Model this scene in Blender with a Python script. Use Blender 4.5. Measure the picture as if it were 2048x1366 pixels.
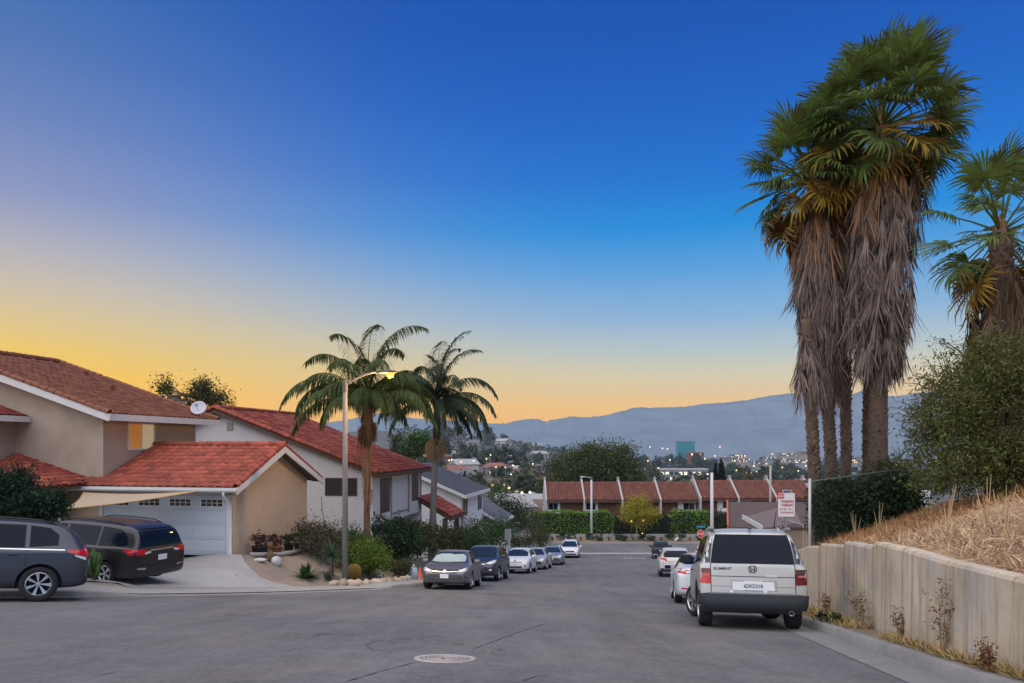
import bpy, bmesh, math, random
import numpy as np
from mathutils import Vector, Matrix
from mathutils.bvhtree import BVHTree
for o in list(bpy.data.objects): bpy.data.objects.remove(o)
SC = bpy.context.scene
COL = SC.collection
R = math.radians
# ------------------------------------------------------------------ camera
cd = bpy.data.cameras.new('camera'); cam = bpy.data.objects.new('camera', cd); COL.objects.link(cam)
cd.sensor_width = 36; cd.lens = 26.0; cd.shift_y = .101; cd.clip_start = .1; cd.clip_end = 30000
cam.location = (0, 0, 0); cam.rotation_euler = (R(90), 0, 0); SC.camera = cam
F = 1480.0
def at(px, py, D): return Vector(((px-1024)/F*D, D, (890-py)/F*D))
# ------------------------------------------------------------------ sky, sun, exposure
SUN_AZ = R(-38)
W = bpy.data.worlds.new('World'); SC.world = W; W.use_nodes = True
nt = W.node_tree; nt.nodes.clear()
def N(t, kind, **kw):
    n = t.nodes.new(kind)
    for k, v in kw.items(): setattr(n, k, v)
    return n
def mth(t, op, a, b=None, clamp=False):
    n = N(t, 'ShaderNodeMath', operation=op, use_clamp=clamp)
    for i, v in enumerate((a, b)):
        if v is None: continue
        if hasattr(v, 'links'): t.links.new(v, n.inputs[i])
        else: n.inputs[i].default_value = v
    return n.outputs[0]
def srgb(r, g, b):
    f = lambda c: (c/255/12.92) if c/255 <= .04045 else ((c/255+.055)/1.055)**2.4
    return (f(r), f(g), f(b), 1)
tc = N(nt, 'ShaderNodeTexCoord'); sep = N(nt, 'ShaderNodeSeparateXYZ'); nt.links.new(tc.outputs['Generated'], sep.inputs[0])
elev = mth(nt, 'MULTIPLY', mth(nt, 'ARCSINE', sep.outputs[2]), 2/math.pi)           # 0 horizon .. 1 zenith
hl = mth(nt, 'MAXIMUM', mth(nt, 'SQRT', mth(nt, 'ADD', mth(nt, 'MULTIPLY', sep.outputs[0], sep.outputs[0]), mth(nt, 'MULTIPLY', sep.outputs[1], sep.outputs[1]))), 1e-4)
dot = mth(nt, 'DIVIDE', mth(nt, 'ADD', mth(nt, 'MULTIPLY', sep.outputs[0], math.sin(SUN_AZ)), mth(nt, 'MULTIPLY', sep.outputs[1], math.cos(SUN_AZ))), hl)
def ramp(stops):
    n = N(nt, 'ShaderNodeValToRGB'); cr = n.color_ramp; cr.interpolation = 'LINEAR'
    while len(cr.elements) > 1: cr.elements.remove(cr.elements[-1])
    for i, (deg, c) in enumerate(stops):
        e = cr.elements[0] if i == 0 else cr.elements.new(deg/90)
        e.position = deg/90; e.color = c
    nt.links.new(elev, n.inputs[0]); return n.outputs[0]
HAZE_D, HAZE_H = 1.0e-4, (.20, .26, .38)          # air density and its own glow; the sky is seen through that air
def through(deg, c, far):
    p = min(292/math.sin(R(max(deg, .1))), far); T = math.exp(-HAZE_D*p)
    return tuple(max((c[i]-HAZE_H[i]*(1-T))/T, 0.0) for i in range(3))+(1,)
def sky_ramp(st, far): return ramp([(d, through(d, srgb(*c), far)) for d, c in st])
sunward = sky_ramp([(0,(250,178,56)),(3,(250,188,60)),(4.6,(240,191,78)),(6.2,(230,193,104)),(8.2,(216,192,140)),(10.2,(200,187,166)),(12.8,(176,174,184)),(16,(140,150,190)),(20.5,(108,132,186)),(24.5,(84,118,180)),(29,(60,106,176)),(40,(14,86,165)),(90,(0,74,150))], 2400)
away = sky_ramp([(0,(246,180,104)),(3,(234,192,130)),(5,(210,198,168)),(7,(178,192,196)),(9.5,(138,176,212)),(13,(88,158,218)),(16,(36,140,216)),(19.5,(0,115,206)),(24.3,(0,98,193)),(29.4,(0,84,178)),(40,(0,78,168)),(90,(0,74,155))], 3500)
mrf = mth(nt, 'POWER', mth(nt, 'DIVIDE', mth(nt, 'SUBTRACT', dot, .2), .8, True), mth(nt, 'ADD', 2.4, mth(nt, 'MULTIPLY', mth(nt, 'MAXIMUM', elev, 0.0), 30)))
mx = N(nt, 'ShaderNodeMix', data_type='RGBA'); nt.links.new(mrf, mx.inputs[0]); nt.links.new(away, mx.inputs[6]); nt.links.new(sunward, mx.inputs[7])
sky = N(nt, 'ShaderNodeTexSky', sky_type='NISHITA', sun_disc=False); sky.sun_elevation = R(1); sky.sun_rotation = SUN_AZ
b1 = N(nt, 'ShaderNodeBackground'); nt.links.new(mx.outputs[2], b1.inputs[0]); b1.inputs[1].default_value = 1.0
b2 = N(nt, 'ShaderNodeBackground'); nt.links.new(sky.outputs[0], b2.inputs[0]); b2.inputs[1].default_value = .003
ad = N(nt, 'ShaderNodeAddShader'); wo = N(nt, 'ShaderNodeOutputWorld')
nt.links.new(b1.outputs[0], ad.inputs[0]); nt.links.new(b2.outputs[0], ad.inputs[1]); nt.links.new(ad.outputs[0], wo.inputs[0])
sl = bpy.data.lights.new('fill_sun', 'SUN'); fill_sun = bpy.data.objects.new('fill_sun', sl); COL.objects.link(fill_sun)
sl.energy = 4.1; sl.angle = R(110); sl.color = (1.0, .94, .84)
_az, _el = R(-150), R(62)      # added wide fill from behind the camera, brighter than the dusk sky gives
fill_sun.rotation_euler = Vector((math.sin(_az)*math.cos(_el), math.cos(_az)*math.cos(_el), math.sin(_el))).to_track_quat('Z', 'Y').to_euler()
SC.view_settings.view_transform = 'Standard'; SC.view_settings.look = 'None'; SC.view_settings.exposure = 0; SC.view_settings.gamma = 1
SC.view_settings.use_curve_mapping = False
SC.render.engine = 'CYCLES'
SC.cycles.use_denoising = True; SC.cycles.max_bounces = 6; SC.cycles.diffuse_bounces = 3; SC.cycles.glossy_bounces = 3
SC.cycles.transparent_max_bounces = 4; SC.cycles.volume_bounces = 0; SC.cycles.sample_clamp_indirect = 4
# ------------------------------------------------------------------ helpers: materials
MATS = {}
def mat(name, col=(.5,.5,.5), rough=.7, var=0.0, scale=6.0, bump=0.0, bscale=40.0, metal=0.0, spec=.4, island=0.0, orand=0.0, emit=0.0, trans=0.0, var2=None, scale2=.6, coat=0.0, stretch=None, hue=0.0, alpha=None):
    """procedural principled material: colour varied by two noises, by mesh island and by object, with noise relief"""
    if name in MATS: return MATS[name]
    m = bpy.data.materials.new(name); m.use_nodes = True; t = m.node_tree; bs = t.nodes['Principled BSDF']
    c = (*col[:3], 1)
    bs.inputs['Roughness'].default_value = rough; bs.inputs['Metallic'].default_value = metal
    bs.inputs['Specular IOR Level'].default_value = spec
    if coat: bs.inputs['Coat Weight'].default_value = coat; bs.inputs['Coat Roughness'].default_value = .06
    rgb = N(t, 'ShaderNodeRGB'); rgb.outputs[0].default_value = c; out = rgb.outputs[0]
    geo = N(t, 'ShaderNodeNewGeometry'); pos = geo.outputs['Position']
    if stretch:
        mp = N(t, 'ShaderNodeMapping'); mp.inputs['Scale'].default_value = stretch; t.links.new(pos, mp.inputs[0]); pos = mp.outputs[0]
    def noise(s, det=4):
        n = N(t, 'ShaderNodeTexNoise'); n.inputs['Scale'].default_value = s; n.inputs['Detail'].default_value = det; n.inputs['Roughness'].default_value = .6
        t.links.new(pos, n.inputs['Vector']); return n.outputs[0]
    fac = None
    def addf(x, amp):     # fac += (x-.5)*2*amp
        nonlocal fac
        v = mth(t, 'MULTIPLY', mth(t, 'SUBTRACT', x, .5), 2*amp)
        fac = v if fac is None else mth(t, 'ADD', fac, v)
    if var: addf(noise(scale), var*1.6)
    if var2: addf(noise(scale2, 3), var2*1.6)
    if island: addf(geo.outputs['Random Per Island'], island)
    oi = None
    if orand:
        oi = N(t, 'ShaderNodeObjectInfo'); addf(oi.outputs['Random'], orand)
    if fac is not None:
        h = N(t, 'ShaderNodeHueSaturation'); t.links.new(out, h.inputs['Color'])
        t.links.new(mth(t, 'MAXIMUM', mth(t, 'ADD', fac, 1.0), .08), h.inputs['Value'])
        if hue:
            src = geo.outputs['Random Per Island'] if island else (oi.outputs['Random'] if oi else noise(scale*.7))
            t.links.new(mth(t, 'ADD', mth(t, 'MULTIPLY', mth(t, 'SUBTRACT', src, .5), hue), .5), h.inputs['Hue'])
        out = h.outputs[0]
    t.links.new(out, bs.inputs['Base Color'])
    if bump:
        b = N(t, 'ShaderNodeBump'); b.inputs['Strength'].default_value = bump; b.inputs['Distance'].default_value = .02
        t.links.new(noise(bscale, 5), b.inputs['Height']); t.links.new(b.outputs[0], bs.inputs['Normal'])
    if emit:
        t.links.new(out, bs.inputs['Emission Color']); bs.inputs['Emission Strength'].default_value = emit
    if trans:
        tr = N(t, 'ShaderNodeBsdfTranslucent'); t.links.new(out, tr.inputs[0])
        ms = N(t, 'ShaderNodeMixShader'); ms.inputs[0].default_value = trans
        t.links.new(bs.outputs[0], ms.inputs[1]); t.links.new(tr.outputs[0], ms.inputs[2])
        t.links.new(ms.outputs[0], t.nodes['Material Output'].inputs[0])
    MATS[name] = m; return m
# ------------------------------------------------------------------ helpers: objects
def tag(o, label=None, cat=None, group=None, kind=None):
    for k, v in (('label', label), ('category', cat), ('group', group), ('kind', kind)):
        if v: o[k] = v
    return o
def link(name, data, parent=None):
    o = bpy.data.objects.new(name, data); COL.objects.link(o)
    if parent is not None: o.parent = parent
    return o
def thing(name, label, cat, loc=(0,0,0), rz=0.0, group=None):
    o = link(name, None); o.location = loc; o.rotation_euler = (0, 0, rz); o.empty_display_size = .2
    return tag(o, label, cat, group)
def mesh_np(name, v, f, m=None, smooth=False):
    """numpy verts (n,3), faces (k,3|4)"""
    me = bpy.data.meshes.new(name); v = np.asarray(v, np.float32); f = np.asarray(f, np.int32); k = f.shape[1]
    me.vertices.add(len(v)); me.vertices.foreach_set('co', v.ravel())
    me.loops.add(f.size); me.loops.foreach_set('vertex_index', f.ravel())
    me.polygons.add(len(f)); me.polygons.foreach_set('loop_start', np.arange(0, f.size, k, dtype=np.int32))
    me.polygons.foreach_set('loop_total', np.full(len(f), k, np.int32))
    if smooth: me.polygons.foreach_set('use_smooth', np.ones(len(f), bool))
    me.update(calc_edges=True)
    if m: me.materials.append(m)
    return me
class MB:
    """collects simple solids and becomes one mesh"""
    def __init__(s): s.v = []; s.f = []
    def add(s, vs, fs):
        k = len(s.v); s.v += [tuple(p) for p in vs]; s.f += [tuple(i+k for i in q) for q in fs]; return s
    def box(s, x0, x1, y0, y1, z0, z1, M=None):
        p = [(x, y, z) for z in (z0, z1) for y in (y0, y1) for x in (x0, x1)]
        if M is not None: p = [M @ Vector(q) for q in p]
        return s.add(p, [(0,2,3,1), (4,5,7,6), (0,1,5,4), (2,6,7,3), (0,4,6,2), (1,3,7,5)])
    def prism(s, a, b):           # two equal polygons joined
        n = len(a)
        return s.add(list(a)+list(b), [tuple(range(n-1,-1,-1)), tuple(range(n,2*n))]+[(i,(i+1)%n,n+(i+1)%n,n+i) for i in range(n)])
    def slab(s, poly, off):       # polygon (3d) extruded by vector
        off = Vector(off); return s.prism([Vector(p) for p in poly], [Vector(p)+off for p in poly])
    def bar(s, a, b, w, h, up=(0,0,1)):
        a = Vector(a); b = Vector(b); d = (b-a).normalized(); sd = d.cross(Vector(up))
        if sd.length < 1e-4: sd = d.cross(Vector((0,1,0)))
        sd.normalize(); u = sd.cross(d).normalized()
        q = [sd*i*w/2+u*j*h/2 for i, j in ((-1,-1),(1,-1),(1,1),(-1,1))]
        return s.prism([a+x for x in q], [b+x for x in q])
    def tube(s, pts, r, n=8, cap=True):
        pts = [Vector(p) for p in pts]; rs = r if isinstance(r, (list, tuple)) else [r]*len(pts); k = len(s.v); vs = []; fs = []
        prev = None
        for i, p in enumerate(pts):
            d = (pts[min(i+1,len(pts)-1)]-pts[max(i-1,0)]).normalized()
            a = prev if prev is not None else (Vector((1,0,0)) if abs(d.x) < .8 else Vector((0,1,0)))
            a = (a-d*a.dot(d)).normalized(); b = d.cross(a); prev = a
            vs += [p+(a*math.cos(2*math.pi*j/n)+b*math.sin(2*math.pi*j/n))*rs[i] for j in range(n)]
        for i in range(len(pts)-1):
            fs += [(i*n+j, i*n+(j+1)%n, (i+1)*n+(j+1)%n, (i+1)*n+j) for j in range(n)]
        if cap: fs += [tuple(range(n-1,-1,-1)), tuple(range((len(pts)-1)*n, len(pts)*n))]
        return s.add(vs, fs)
    def lathe(s, prof, n=16, c=(0,0,0), axis='Z', cap=False):
        vs = []; fs = []
        for r, z in prof:
            for j in range(n):
                a = 2*math.pi*j/n
                p = (r*math.cos(a), r*math.sin(a), z) if axis == 'Z' else (r*math.cos(a), z, r*math.sin(a))
                vs.append((p[0]+c[0], p[1]+c[1], p[2]+c[2]))
        for i in range(len(prof)-1):
            q = [(i*n+j, i*n+(j+1)%n, (i+1)*n+(j+1)%n, (i+1)*n+j) for j in range(n)]
            fs += q if axis == 'Z' else [x[::-1] for x in q]
        if cap: fs += [tuple(range(n-1,-1,-1)), tuple(range((len(prof)-1)*n, len(prof)*n))]
        return s.add(vs, fs)
    def loft(s, rings, caps=True):
        n = len(rings[0]); m = len(rings); fs = [(i*n+j, i*n+(j+1)%n, (i+1)*n+(j+1)%n, (i+1)*n+j) for i in range(m-1) for j in range(n)]
        if caps: fs += [tuple(range(n-1,-1,-1)), tuple(range((m-1)*n, m*n))]
        return s.add([p for r in rings for p in r], fs)
    def quad(s, a, b, c, d): return s.add([a, b, c, d], [(0,1,2,3)])
    def mesh(s, name, m=None, smooth=False, bevel=0.0):
        me = bpy.data.meshes.new(name); me.from_pydata([tuple(p) for p in s.v], [], s.f)
        if bevel:
            bm = bmesh.new(); bm.from_mesh(me)
            bmesh.ops.bevel(bm, geom=bm.edges[:], offset=bevel, segments=2, affect='EDGES', profile=.6, clamp_overlap=True)
            bm.to_mesh(me); bm.free()
        if smooth: me.polygons.foreach_set('use_smooth', [True]*len(me.polygons))
        me.update()
        if m: me.materials.append(m)
        return me
    def obj(s, name, m, parent=None, smooth=False, bevel=0.0): return link(name, s.mesh(name, m, smooth, bevel), parent)
def adopt(o, root):      # o's mesh is in world coordinates
    M = Matrix.Translation(root.location) @ root.rotation_euler.to_matrix().to_4x4()
    o.parent = root; o.matrix_parent_inverse = M.inverted(); return o
def box(name, m, parent, *d, bevel=0.0): return MB().box(*d).obj(name, m, parent, bevel=bevel)
def text_mesh(body, size, depth=.004, bold=False, shear=0.0, align='CENTER'):
    c = bpy.data.curves.new('lettering', 'FONT'); c.body = body; c.size = size; c.align_x = align; c.align_y = 'CENTER'
    c.extrude = depth/2; c.shear = shear
    if bold: c.offset = size*.018
    o = bpy.data.objects.new('tmp', c); COL.objects.link(o)
    dg = bpy.context.evaluated_depsgraph_get(); me = bpy.data.meshes.new_from_object(o.evaluated_get(dg))
    bpy.data.objects.remove(o); bpy.data.curves.remove(c); return me
def lettering(body, size, m, parent, M, depth=.004, bold=False, shear=0.0, name='lettering', sx=1.0):
    me = text_mesh(body, size, depth, bold, shear); me.materials.clear(); me.materials.append(m)
    o = link(name, me, parent); o.matrix_local = M @ Matrix.Diagonal((sx,1,1,1)); return o
# ------------------------------------------------------------------ the lie of the land (camera at the origin, looking along +y, street runs down and slightly to the right)
UX, UY = .1736, .9848           # street direction; across the street (UY, -UX)
_py = np.array([-20,0,6,12.4,21,28,35,45,58,74,82,90,100,130.])
_pz = np.array([1.9,-1.05,-2.02,-3.05,-4.42,-5.5,-6.48,-7.80,-9.45,-11.35,-12.0,-12.15,-12.3,-12.6])
_yy = np.arange(-20, 130, .25); _zz = np.interp(_yy, _py, _pz); _k = np.hanning(33); _k /= _k.sum()
_zz = np.convolve(np.pad(_zz, 16, mode='reflect', reflect_type='odd'), _k, 'valid')
def zroad(x, y):
    return np.interp(y, _yy, _zz) - .022*np.asarray(x)*np.clip((50-np.asarray(y))/25, 0, 1)
LK = np.array([(-60,-6),(-50,-1),(-40,3.0),(-30,7.3),(-24,10.0),(-16,14.5),(-12,17.2),(-10.2,18.5),(-8.6,19.9),(-7.1,21.7),(-5.7,24.2),(-4.5,26.8),(-3.5,29.2),(-2.7,32),(-.4,45),(3.4,66.5),(5.2,76),(5.0,78),(3.8,80),(1,81.3),(-5,82),(-160,82.6)])
RK = np.array([(3.0,-8),(4.1,6),(5.22,12.4),(16.4,76),(17.2,79),(20,81),(28,82),(160,82.6)])
def lkx(y): return np.interp(y, LK[:,1], LK[:,0])
def rkx(y): return np.interp(y, RK[:,1], RK[:,0])
def resample(P, step):
    P = np.asarray(P, float); d = np.r_[0, np.cumsum(np.hypot(*np.diff(P, axis=0).T))]
    s = np.linspace(0, d[-1], max(2, int(d[-1]/step)+1)); Q = np.c_[np.interp(s, d, P[:,0]), np.interp(s, d, P[:,1])]
    return Q
def smooth_line(P, step=.5, w=9):
    Q = resample(P, step); k = np.hanning(w+2)[1:-1]; k /= k.sum(); h = w//2
    S = np.c_[np.convolve(np.pad(Q[:,0], h, mode='reflect', reflect_type='odd'), k, 'valid'), np.convolve(np.pad(Q[:,1], h, mode='reflect', reflect_type='odd'), k, 'valid')]
    return S
LKS = smooth_line(LK); RKS = smooth_line(RK)
_o = np.argsort(LKS[:,1]); _LX, _LY = LKS[_o,0], LKS[_o,1]
_o = np.argsort(RKS[:,1]); _RX, _RY = RKS[_o,0], RKS[_o,1]
def lkx(y): return np.interp(y, _LY, _LX)
def rkx(y): return np.interp(y, _RY, _RX)
# the lots on the downhill-left side: heights interpolated between known spots and the kerb
_ctl = [(-10.1,26.7,-3.97),(-15.5,27.6,-3.93),(-20,28.3,-3.9),(-22,20,-3.4),(-12.5,22,-3.85),(-16,20.5,-3.6),(-9.5,24.0,-4.15),(-9.0,32.8,-4.5),(-9.5,28.2,-4.1),(-9.1,30.0,-4.22),(-8.3,31,-4.4),(-12,40,-4.9),(-7.5,38.5,-5.5),(-8.6,29,-4.35),(-7.2,27.5,-4.75),(-6.6,30.5,-5.0),
        (-5.6,33,-5.5),(-7.8,40,-5.7),(-5.8,48.8,-7.5),(-4,45,-7.3),(-20,45,-5.0),(-4.0,58,-9.0),(-2.3,67,-10.2),(-30,60,-7.5),(-40,30,-3.2),(-40,10,-2),(-40,95,-13),(-10,80,-12),(-20,70,-10)]
_T = np.gradient(LKS, axis=0); _T /= np.linalg.norm(_T, axis=1)[:,None]; _B = LKS+np.c_[-_T[:,1], _T[:,0]]*1.5
_ctl += [(x, y, float(zroad(x, y))-.05) for x, y in LKS[::2]]
_ctl += [(b[0], b[1], float(zroad(p[0], p[1]))+(.015 if 19.0 < p[1] < 26.4 else .13)) for p, b in zip(LKS[::2], _B[::2]) if p[1] < 80]
_ctl += [(b[0], b[1], float(zroad(p[0], p[1]))-.05) for p, b in zip(LKS[::2], (LKS+(_B-LKS)*.55)[::2]) if p[1] < 80]
_C = np.array(_ctl)
def zland(x, y):
    x = np.asarray(x, float); y = np.asarray(y, float)
    d2 = (x[..., None]-_C[:,0])**2+(y[..., None]-_C[:,1])**2+.15
    w = d2**-2.0; return (w*_C[:,2]).sum(-1)/w.sum(-1)
# retaining wall on the right and the dry slope above it
def xw(y): y = np.asarray(y, float); return np.where(y < 6.2, 4.29+.18*(y-6.2), 4.29+.262*(y-6.2))
def wtop(y): return np.interp(y, [-6,6.2,10.4,14,19.6,26,31], [-.4,-1.17,-1.42,-1.87,-2.68,-4.0,-5.6])
def zhill(x, y):
    x = np.asarray(x, float); y = np.asarray(y, float); d = np.maximum(x-xw(y)-.2, 0)
    h = wtop(y)-.08+.33*np.minimum(d, 3.2)+.17*np.clip(d-3.2, 0, 14)
    low = zroad(x, y)+.25+.03*np.maximum(x-rkx(y), 0)
    t = np.clip((y-23)/14, 0, 1); t = t*t*(3-2*t); return h*(1-t)+low*t
def grid_obj(name, X, Y, Z, m, smooth=True, parent=None):
    n, k = X.shape; v = np.c_[X.ravel(), Y.ravel(), Z.ravel()]
    i = np.arange(n*k).reshape(n, k); f = np.c_[i[:-1,:-1].ravel(), i[:-1,1:].ravel(), i[1:,1:].ravel(), i[1:,:-1].ravel()]
    return link(name, mesh_np(name, v, f, m, smooth), parent)
def structure(o): o['kind'] = 'structure'; return o
# ---- materials of the ground
def asphalt_mat():
    m = bpy.data.materials.new('asphalt'); m.use_nodes = True; t = m.node_tree; bs = t.nodes['Principled BSDF']; MATS['asphalt'] = m
    geo = N(t, 'ShaderNodeNewGeometry'); pos = geo.outputs['Position']
    def noise(s, det=4, sc=None, off=None):
        p = pos
        if sc:
            mp = N(t, 'ShaderNodeMapping'); mp.inputs['Scale'].default_value = sc; mp.inputs['Rotation'].default_value = (0, 0, off or 0); t.links.new(pos, mp.inputs[0]); p = mp.outputs[0]
        n = N(t, 'ShaderNodeTexNoise'); n.inputs['Scale'].default_value = s; n.inputs['Detail'].default_value = det; n.inputs['Roughness'].default_value = .62; t.links.new(p, n.inputs['Vector']); return n.outputs[0]
    big = noise(.22, 5); streak = noise(.8, 4, (1.9,.22,1), R(10)); mid = noise(2.3, 5); fine = noise(60, 3); fine2 = noise(13, 4)
    v = mth(t, 'ADD', mth(t, 'MULTIPLY', mth(t, 'SUBTRACT', big, .5), .8), mth(t, 'MULTIPLY', mth(t, 'SUBTRACT', streak, .5), .75))
    v = mth(t, 'ADD', v, mth(t, 'MULTIPLY', mth(t, 'SUBTRACT', mid, .5), .55))
    v = mth(t, 'ADD', v, mth(t, 'MULTIPLY', mth(t, 'SUBTRACT', fine, .5), .7)); v = mth(t, 'ADD', v, mth(t, 'MULTIPLY', mth(t, 'SUBTRACT', fine2, .5), .95))
    # tar-filled cracks: thin lines where a warped noise crosses one half
    cr = noise(.17, 6, (1.1,.8,1), R(25)); line = mth(t, 'ABSOLUTE', mth(t, 'SUBTRACT', cr, .5))
    crack = mth(t, 'SUBTRACT', 1.0, mth(t, 'MULTIPLY', line, 200, True), True)
    msk = mth(t, 'MULTIPLY', mth(t, 'SUBTRACT', noise(.35, 2), .5), 8, True)
    crack = mth(t, 'MULTIPLY', crack, msk)
    val = mth(t, 'MAXIMUM', mth(t, 'MULTIPLY', mth(t, 'ADD', v, 1.0), mth(t, 'SUBTRACT', 1.0, mth(t, 'MULTIPLY', crack, .6))), .2)
    h = N(t, 'ShaderNodeHueSaturation'); wm = N(t, 'ShaderNodeMix', data_type='RGBA'); wm.inputs[6].default_value = (.162,.150,.138,1); wm.inputs[7].default_value = (.134,.133,.137,1); t.links.new(mth(t, 'MULTIPLY', mth(t, 'SUBTRACT', noise(.3, 4), .38), 4, True), wm.inputs[0]); t.links.new(wm.outputs[2], h.inputs['Color']); t.links.new(val, h.inputs['Value']); t.links.new(h.outputs[0], bs.inputs['Base Color'])
    bs.inputs['Roughness'].default_value = .85; bs.inputs['Specular IOR Level'].default_value = .25
    b = N(t, 'ShaderNodeBump'); b.inputs['Strength'].default_value = .5; b.inputs['Distance'].default_value = .012; t.links.new(fine, b.inputs['Height']); t.links.new(b.outputs[0], bs.inputs['Normal'])
    return m
ASPH = asphalt_mat()
CONC = mat('pale_concrete', (.30,.29,.275), .85, var=.14, scale=3, var2=.16, scale2=.5, bump=.25, bscale=60)
KERBM = mat('kerb_concrete', (.25,.24,.225), .85, var=.22, scale=4, var2=.16, scale2=.7, bump=.3, bscale=40)
GUTM = mat('gutter_concrete', (.20,.195,.19), .85, var=.18, scale=5, var2=.18, scale2=.6, bump=.2, bscale=50)
DRIVE = mat('driveway_concrete', (.32,.32,.32), .8, var=.10, scale=2.2, var2=.12, scale2=.35, bump=.15, bscale=70)
SOIL = mat('dry_soil', (.22,.165,.11), .95, var=.25, scale=5, var2=.2, scale2=.7, bump=.7, bscale=18)
STRAW_SOIL = mat('straw_covered_soil', (.36,.23,.12), .95, var=.32, scale=6, var2=.25, scale2=.8, bump=1.0, bscale=14)
BED = mat('planting_bed_gravel', (.25,.205,.165), .95, var=.25, scale=14, var2=.22, scale2=1.2, bump=.8, bscale=45)
# ---- road sheet
ys = np.concatenate([np.arange(-8, 76, .6), np.arange(76, 82.4, .35), np.arange(82.4, 99.3, 1.0)])
U = np.linspace(0, 1, 56)
xl = np.where(ys < 82.3, lkx(np.minimum(ys, 82.3)), -170); xr = np.where(ys < 82.3, rkx(np.minimum(ys, 82.3)), 170)
X = xl[:,None]*(1-U)+xr[:,None]*U; Y = np.repeat(ys[:,None], len(U), 1)
structure(grid_obj('road', X, Y, zroad(X, Y), ASPH))
# ---- sealed cracks and scuffs that wander over the asphalt
def crack(pts, w, m, dz, seed, name='road_crack'):
    rnd = random.Random(seed); P = resample(np.array(pts), .12); T = np.gradient(P, axis=0); T /= np.linalg.norm(T, axis=1)[:,None]; Nn = np.c_[-T[:,1], T[:,0]]
    wob = np.cumsum([rnd.gauss(0,.004) for _ in P]); wob -= np.linspace(0, wob[-1], len(P)); wv = np.array([w*max(.15, rnd.gauss(.8,.35)) for _ in P]); wv[0] = wv[-1] = .002
    A = P+Nn*(wob+wv/2)[:,None]; B = P+Nn*(wob-wv/2)[:,None]; X = np.stack([A[:,0],B[:,0]],1); Y = np.stack([A[:,1],B[:,1]],1); structure(grid_obj(name, X, Y, zroad(X, Y)+dz, m))
TARM = mat('crack_tar', (.075,.072,.07), .9)
def img(px, py):
    D = np.arange(5, 90, .05); x = (px-1024)/F*D; i = np.argmax((890-py)/F*D < zroad(x, D)); return (x[i], D[i])
for k, L_ in enumerate([[(690,1365),(760,1345),(830,1326)],[(945,1300),(990,1282),(1045,1262),(1100,1245)],[(880,1232),(930,1237),(985,1236)],[(930,1216),(960,1218),(1000,1217)],[(560,1305),(600,1297),(640,1299)],[(150,1360),(200,1352),(240,1345)],[(740,1280),(780,1284),(800,1290)],[(1040,1365),(1080,1352),(1110,1356)],[(620,1248),(700,1243),(790,1246)]]):
    crack([img(*p) for p in L_], .018 if k < 2 else .016, TARM, .005, k)
# ---- kerbs, gutters and pavements as swept strips
def sweep(name, P, prof, m, zf, side, hf=None, parent=None):
    """P polyline; prof list of (offset from the line, height); hf(i) scales the heights"""
    T = np.gradient(P, axis=0); T /= np.linalg.norm(T, axis=1)[:,None]; Nn = np.c_[-T[:,1], T[:,0]]*side
    X = np.stack([P[:,0]+Nn[:,0]*o for o, h in prof], 1); Y = np.stack([P[:,1]+Nn[:,1]*o for o, h in prof], 1)
    base = zf(P[:,0], P[:,1]); H = np.ones(len(P)) if hf is None else hf
    Z = np.stack([base+h*H for o, h in prof], 1); return grid_obj(name, X, Y, Z, m, smooth=False, parent=parent)
Pl = LKS[(LKS[:,1] < 81.5)]
dl = np.hypot(Pl[:,0]+9.4, Pl[:,1]-19.2); dr = np.hypot(Pl[:,0]+4.75, Pl[:,1]-26.2)
inside = (Pl[:,1] > 19.2) & (Pl[:,1] < 26.2)
hk = np.where(inside, .1, np.clip(np.minimum(dl, dr)/1.5, .1, 1))
structure(sweep('kerb', Pl, [(0,-.02),(.03,.13),(.05,.15),(.17,.155)], KERBM, zroad, 1, hk))
structure(sweep('sidewalk', Pl, [(.17,.155),(.6,.165),(1.4,.175),(1.42,.0)], CONC, zroad, 1, np.maximum(hk, .25)))
structure(sweep('gutter', Pl, [(-.42,.004),(-.02,.006),(.02,.006)], GUTM, zroad, 1))
Pr = RKS[(RKS[:,1] < 81.5)]
structure(sweep('kerb_right', Pr, [(0,-.02),(.03,.13),(.06,.15),(.2,.155),(.21,.0)], KERBM, zroad, -1))
structure(sweep('gutter_right', Pr, [(-.5,.004),(-.02,.006),(.02,.006)], GUTM, zroad, -1))
# ---- land left of the street
ys = np.concatenate([np.arange(-6, 16, 1.0), np.arange(16, 40, .4), np.arange(40, 99, 1.2)])
U = np.r_[0, np.geomspace(.004, 1, 60)]
e = np.where(ys < 82, lkx(np.minimum(ys, 82)), -9)-.05
X = e[:,None]-U*(90); Y = np.repeat(ys[:,None], len(U), 1)
Z = zland(X, Y); structure(grid_obj('front_yard_ground', X[:, ::-1], Y[:, ::-1], Z[:, ::-1], BED))
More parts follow.
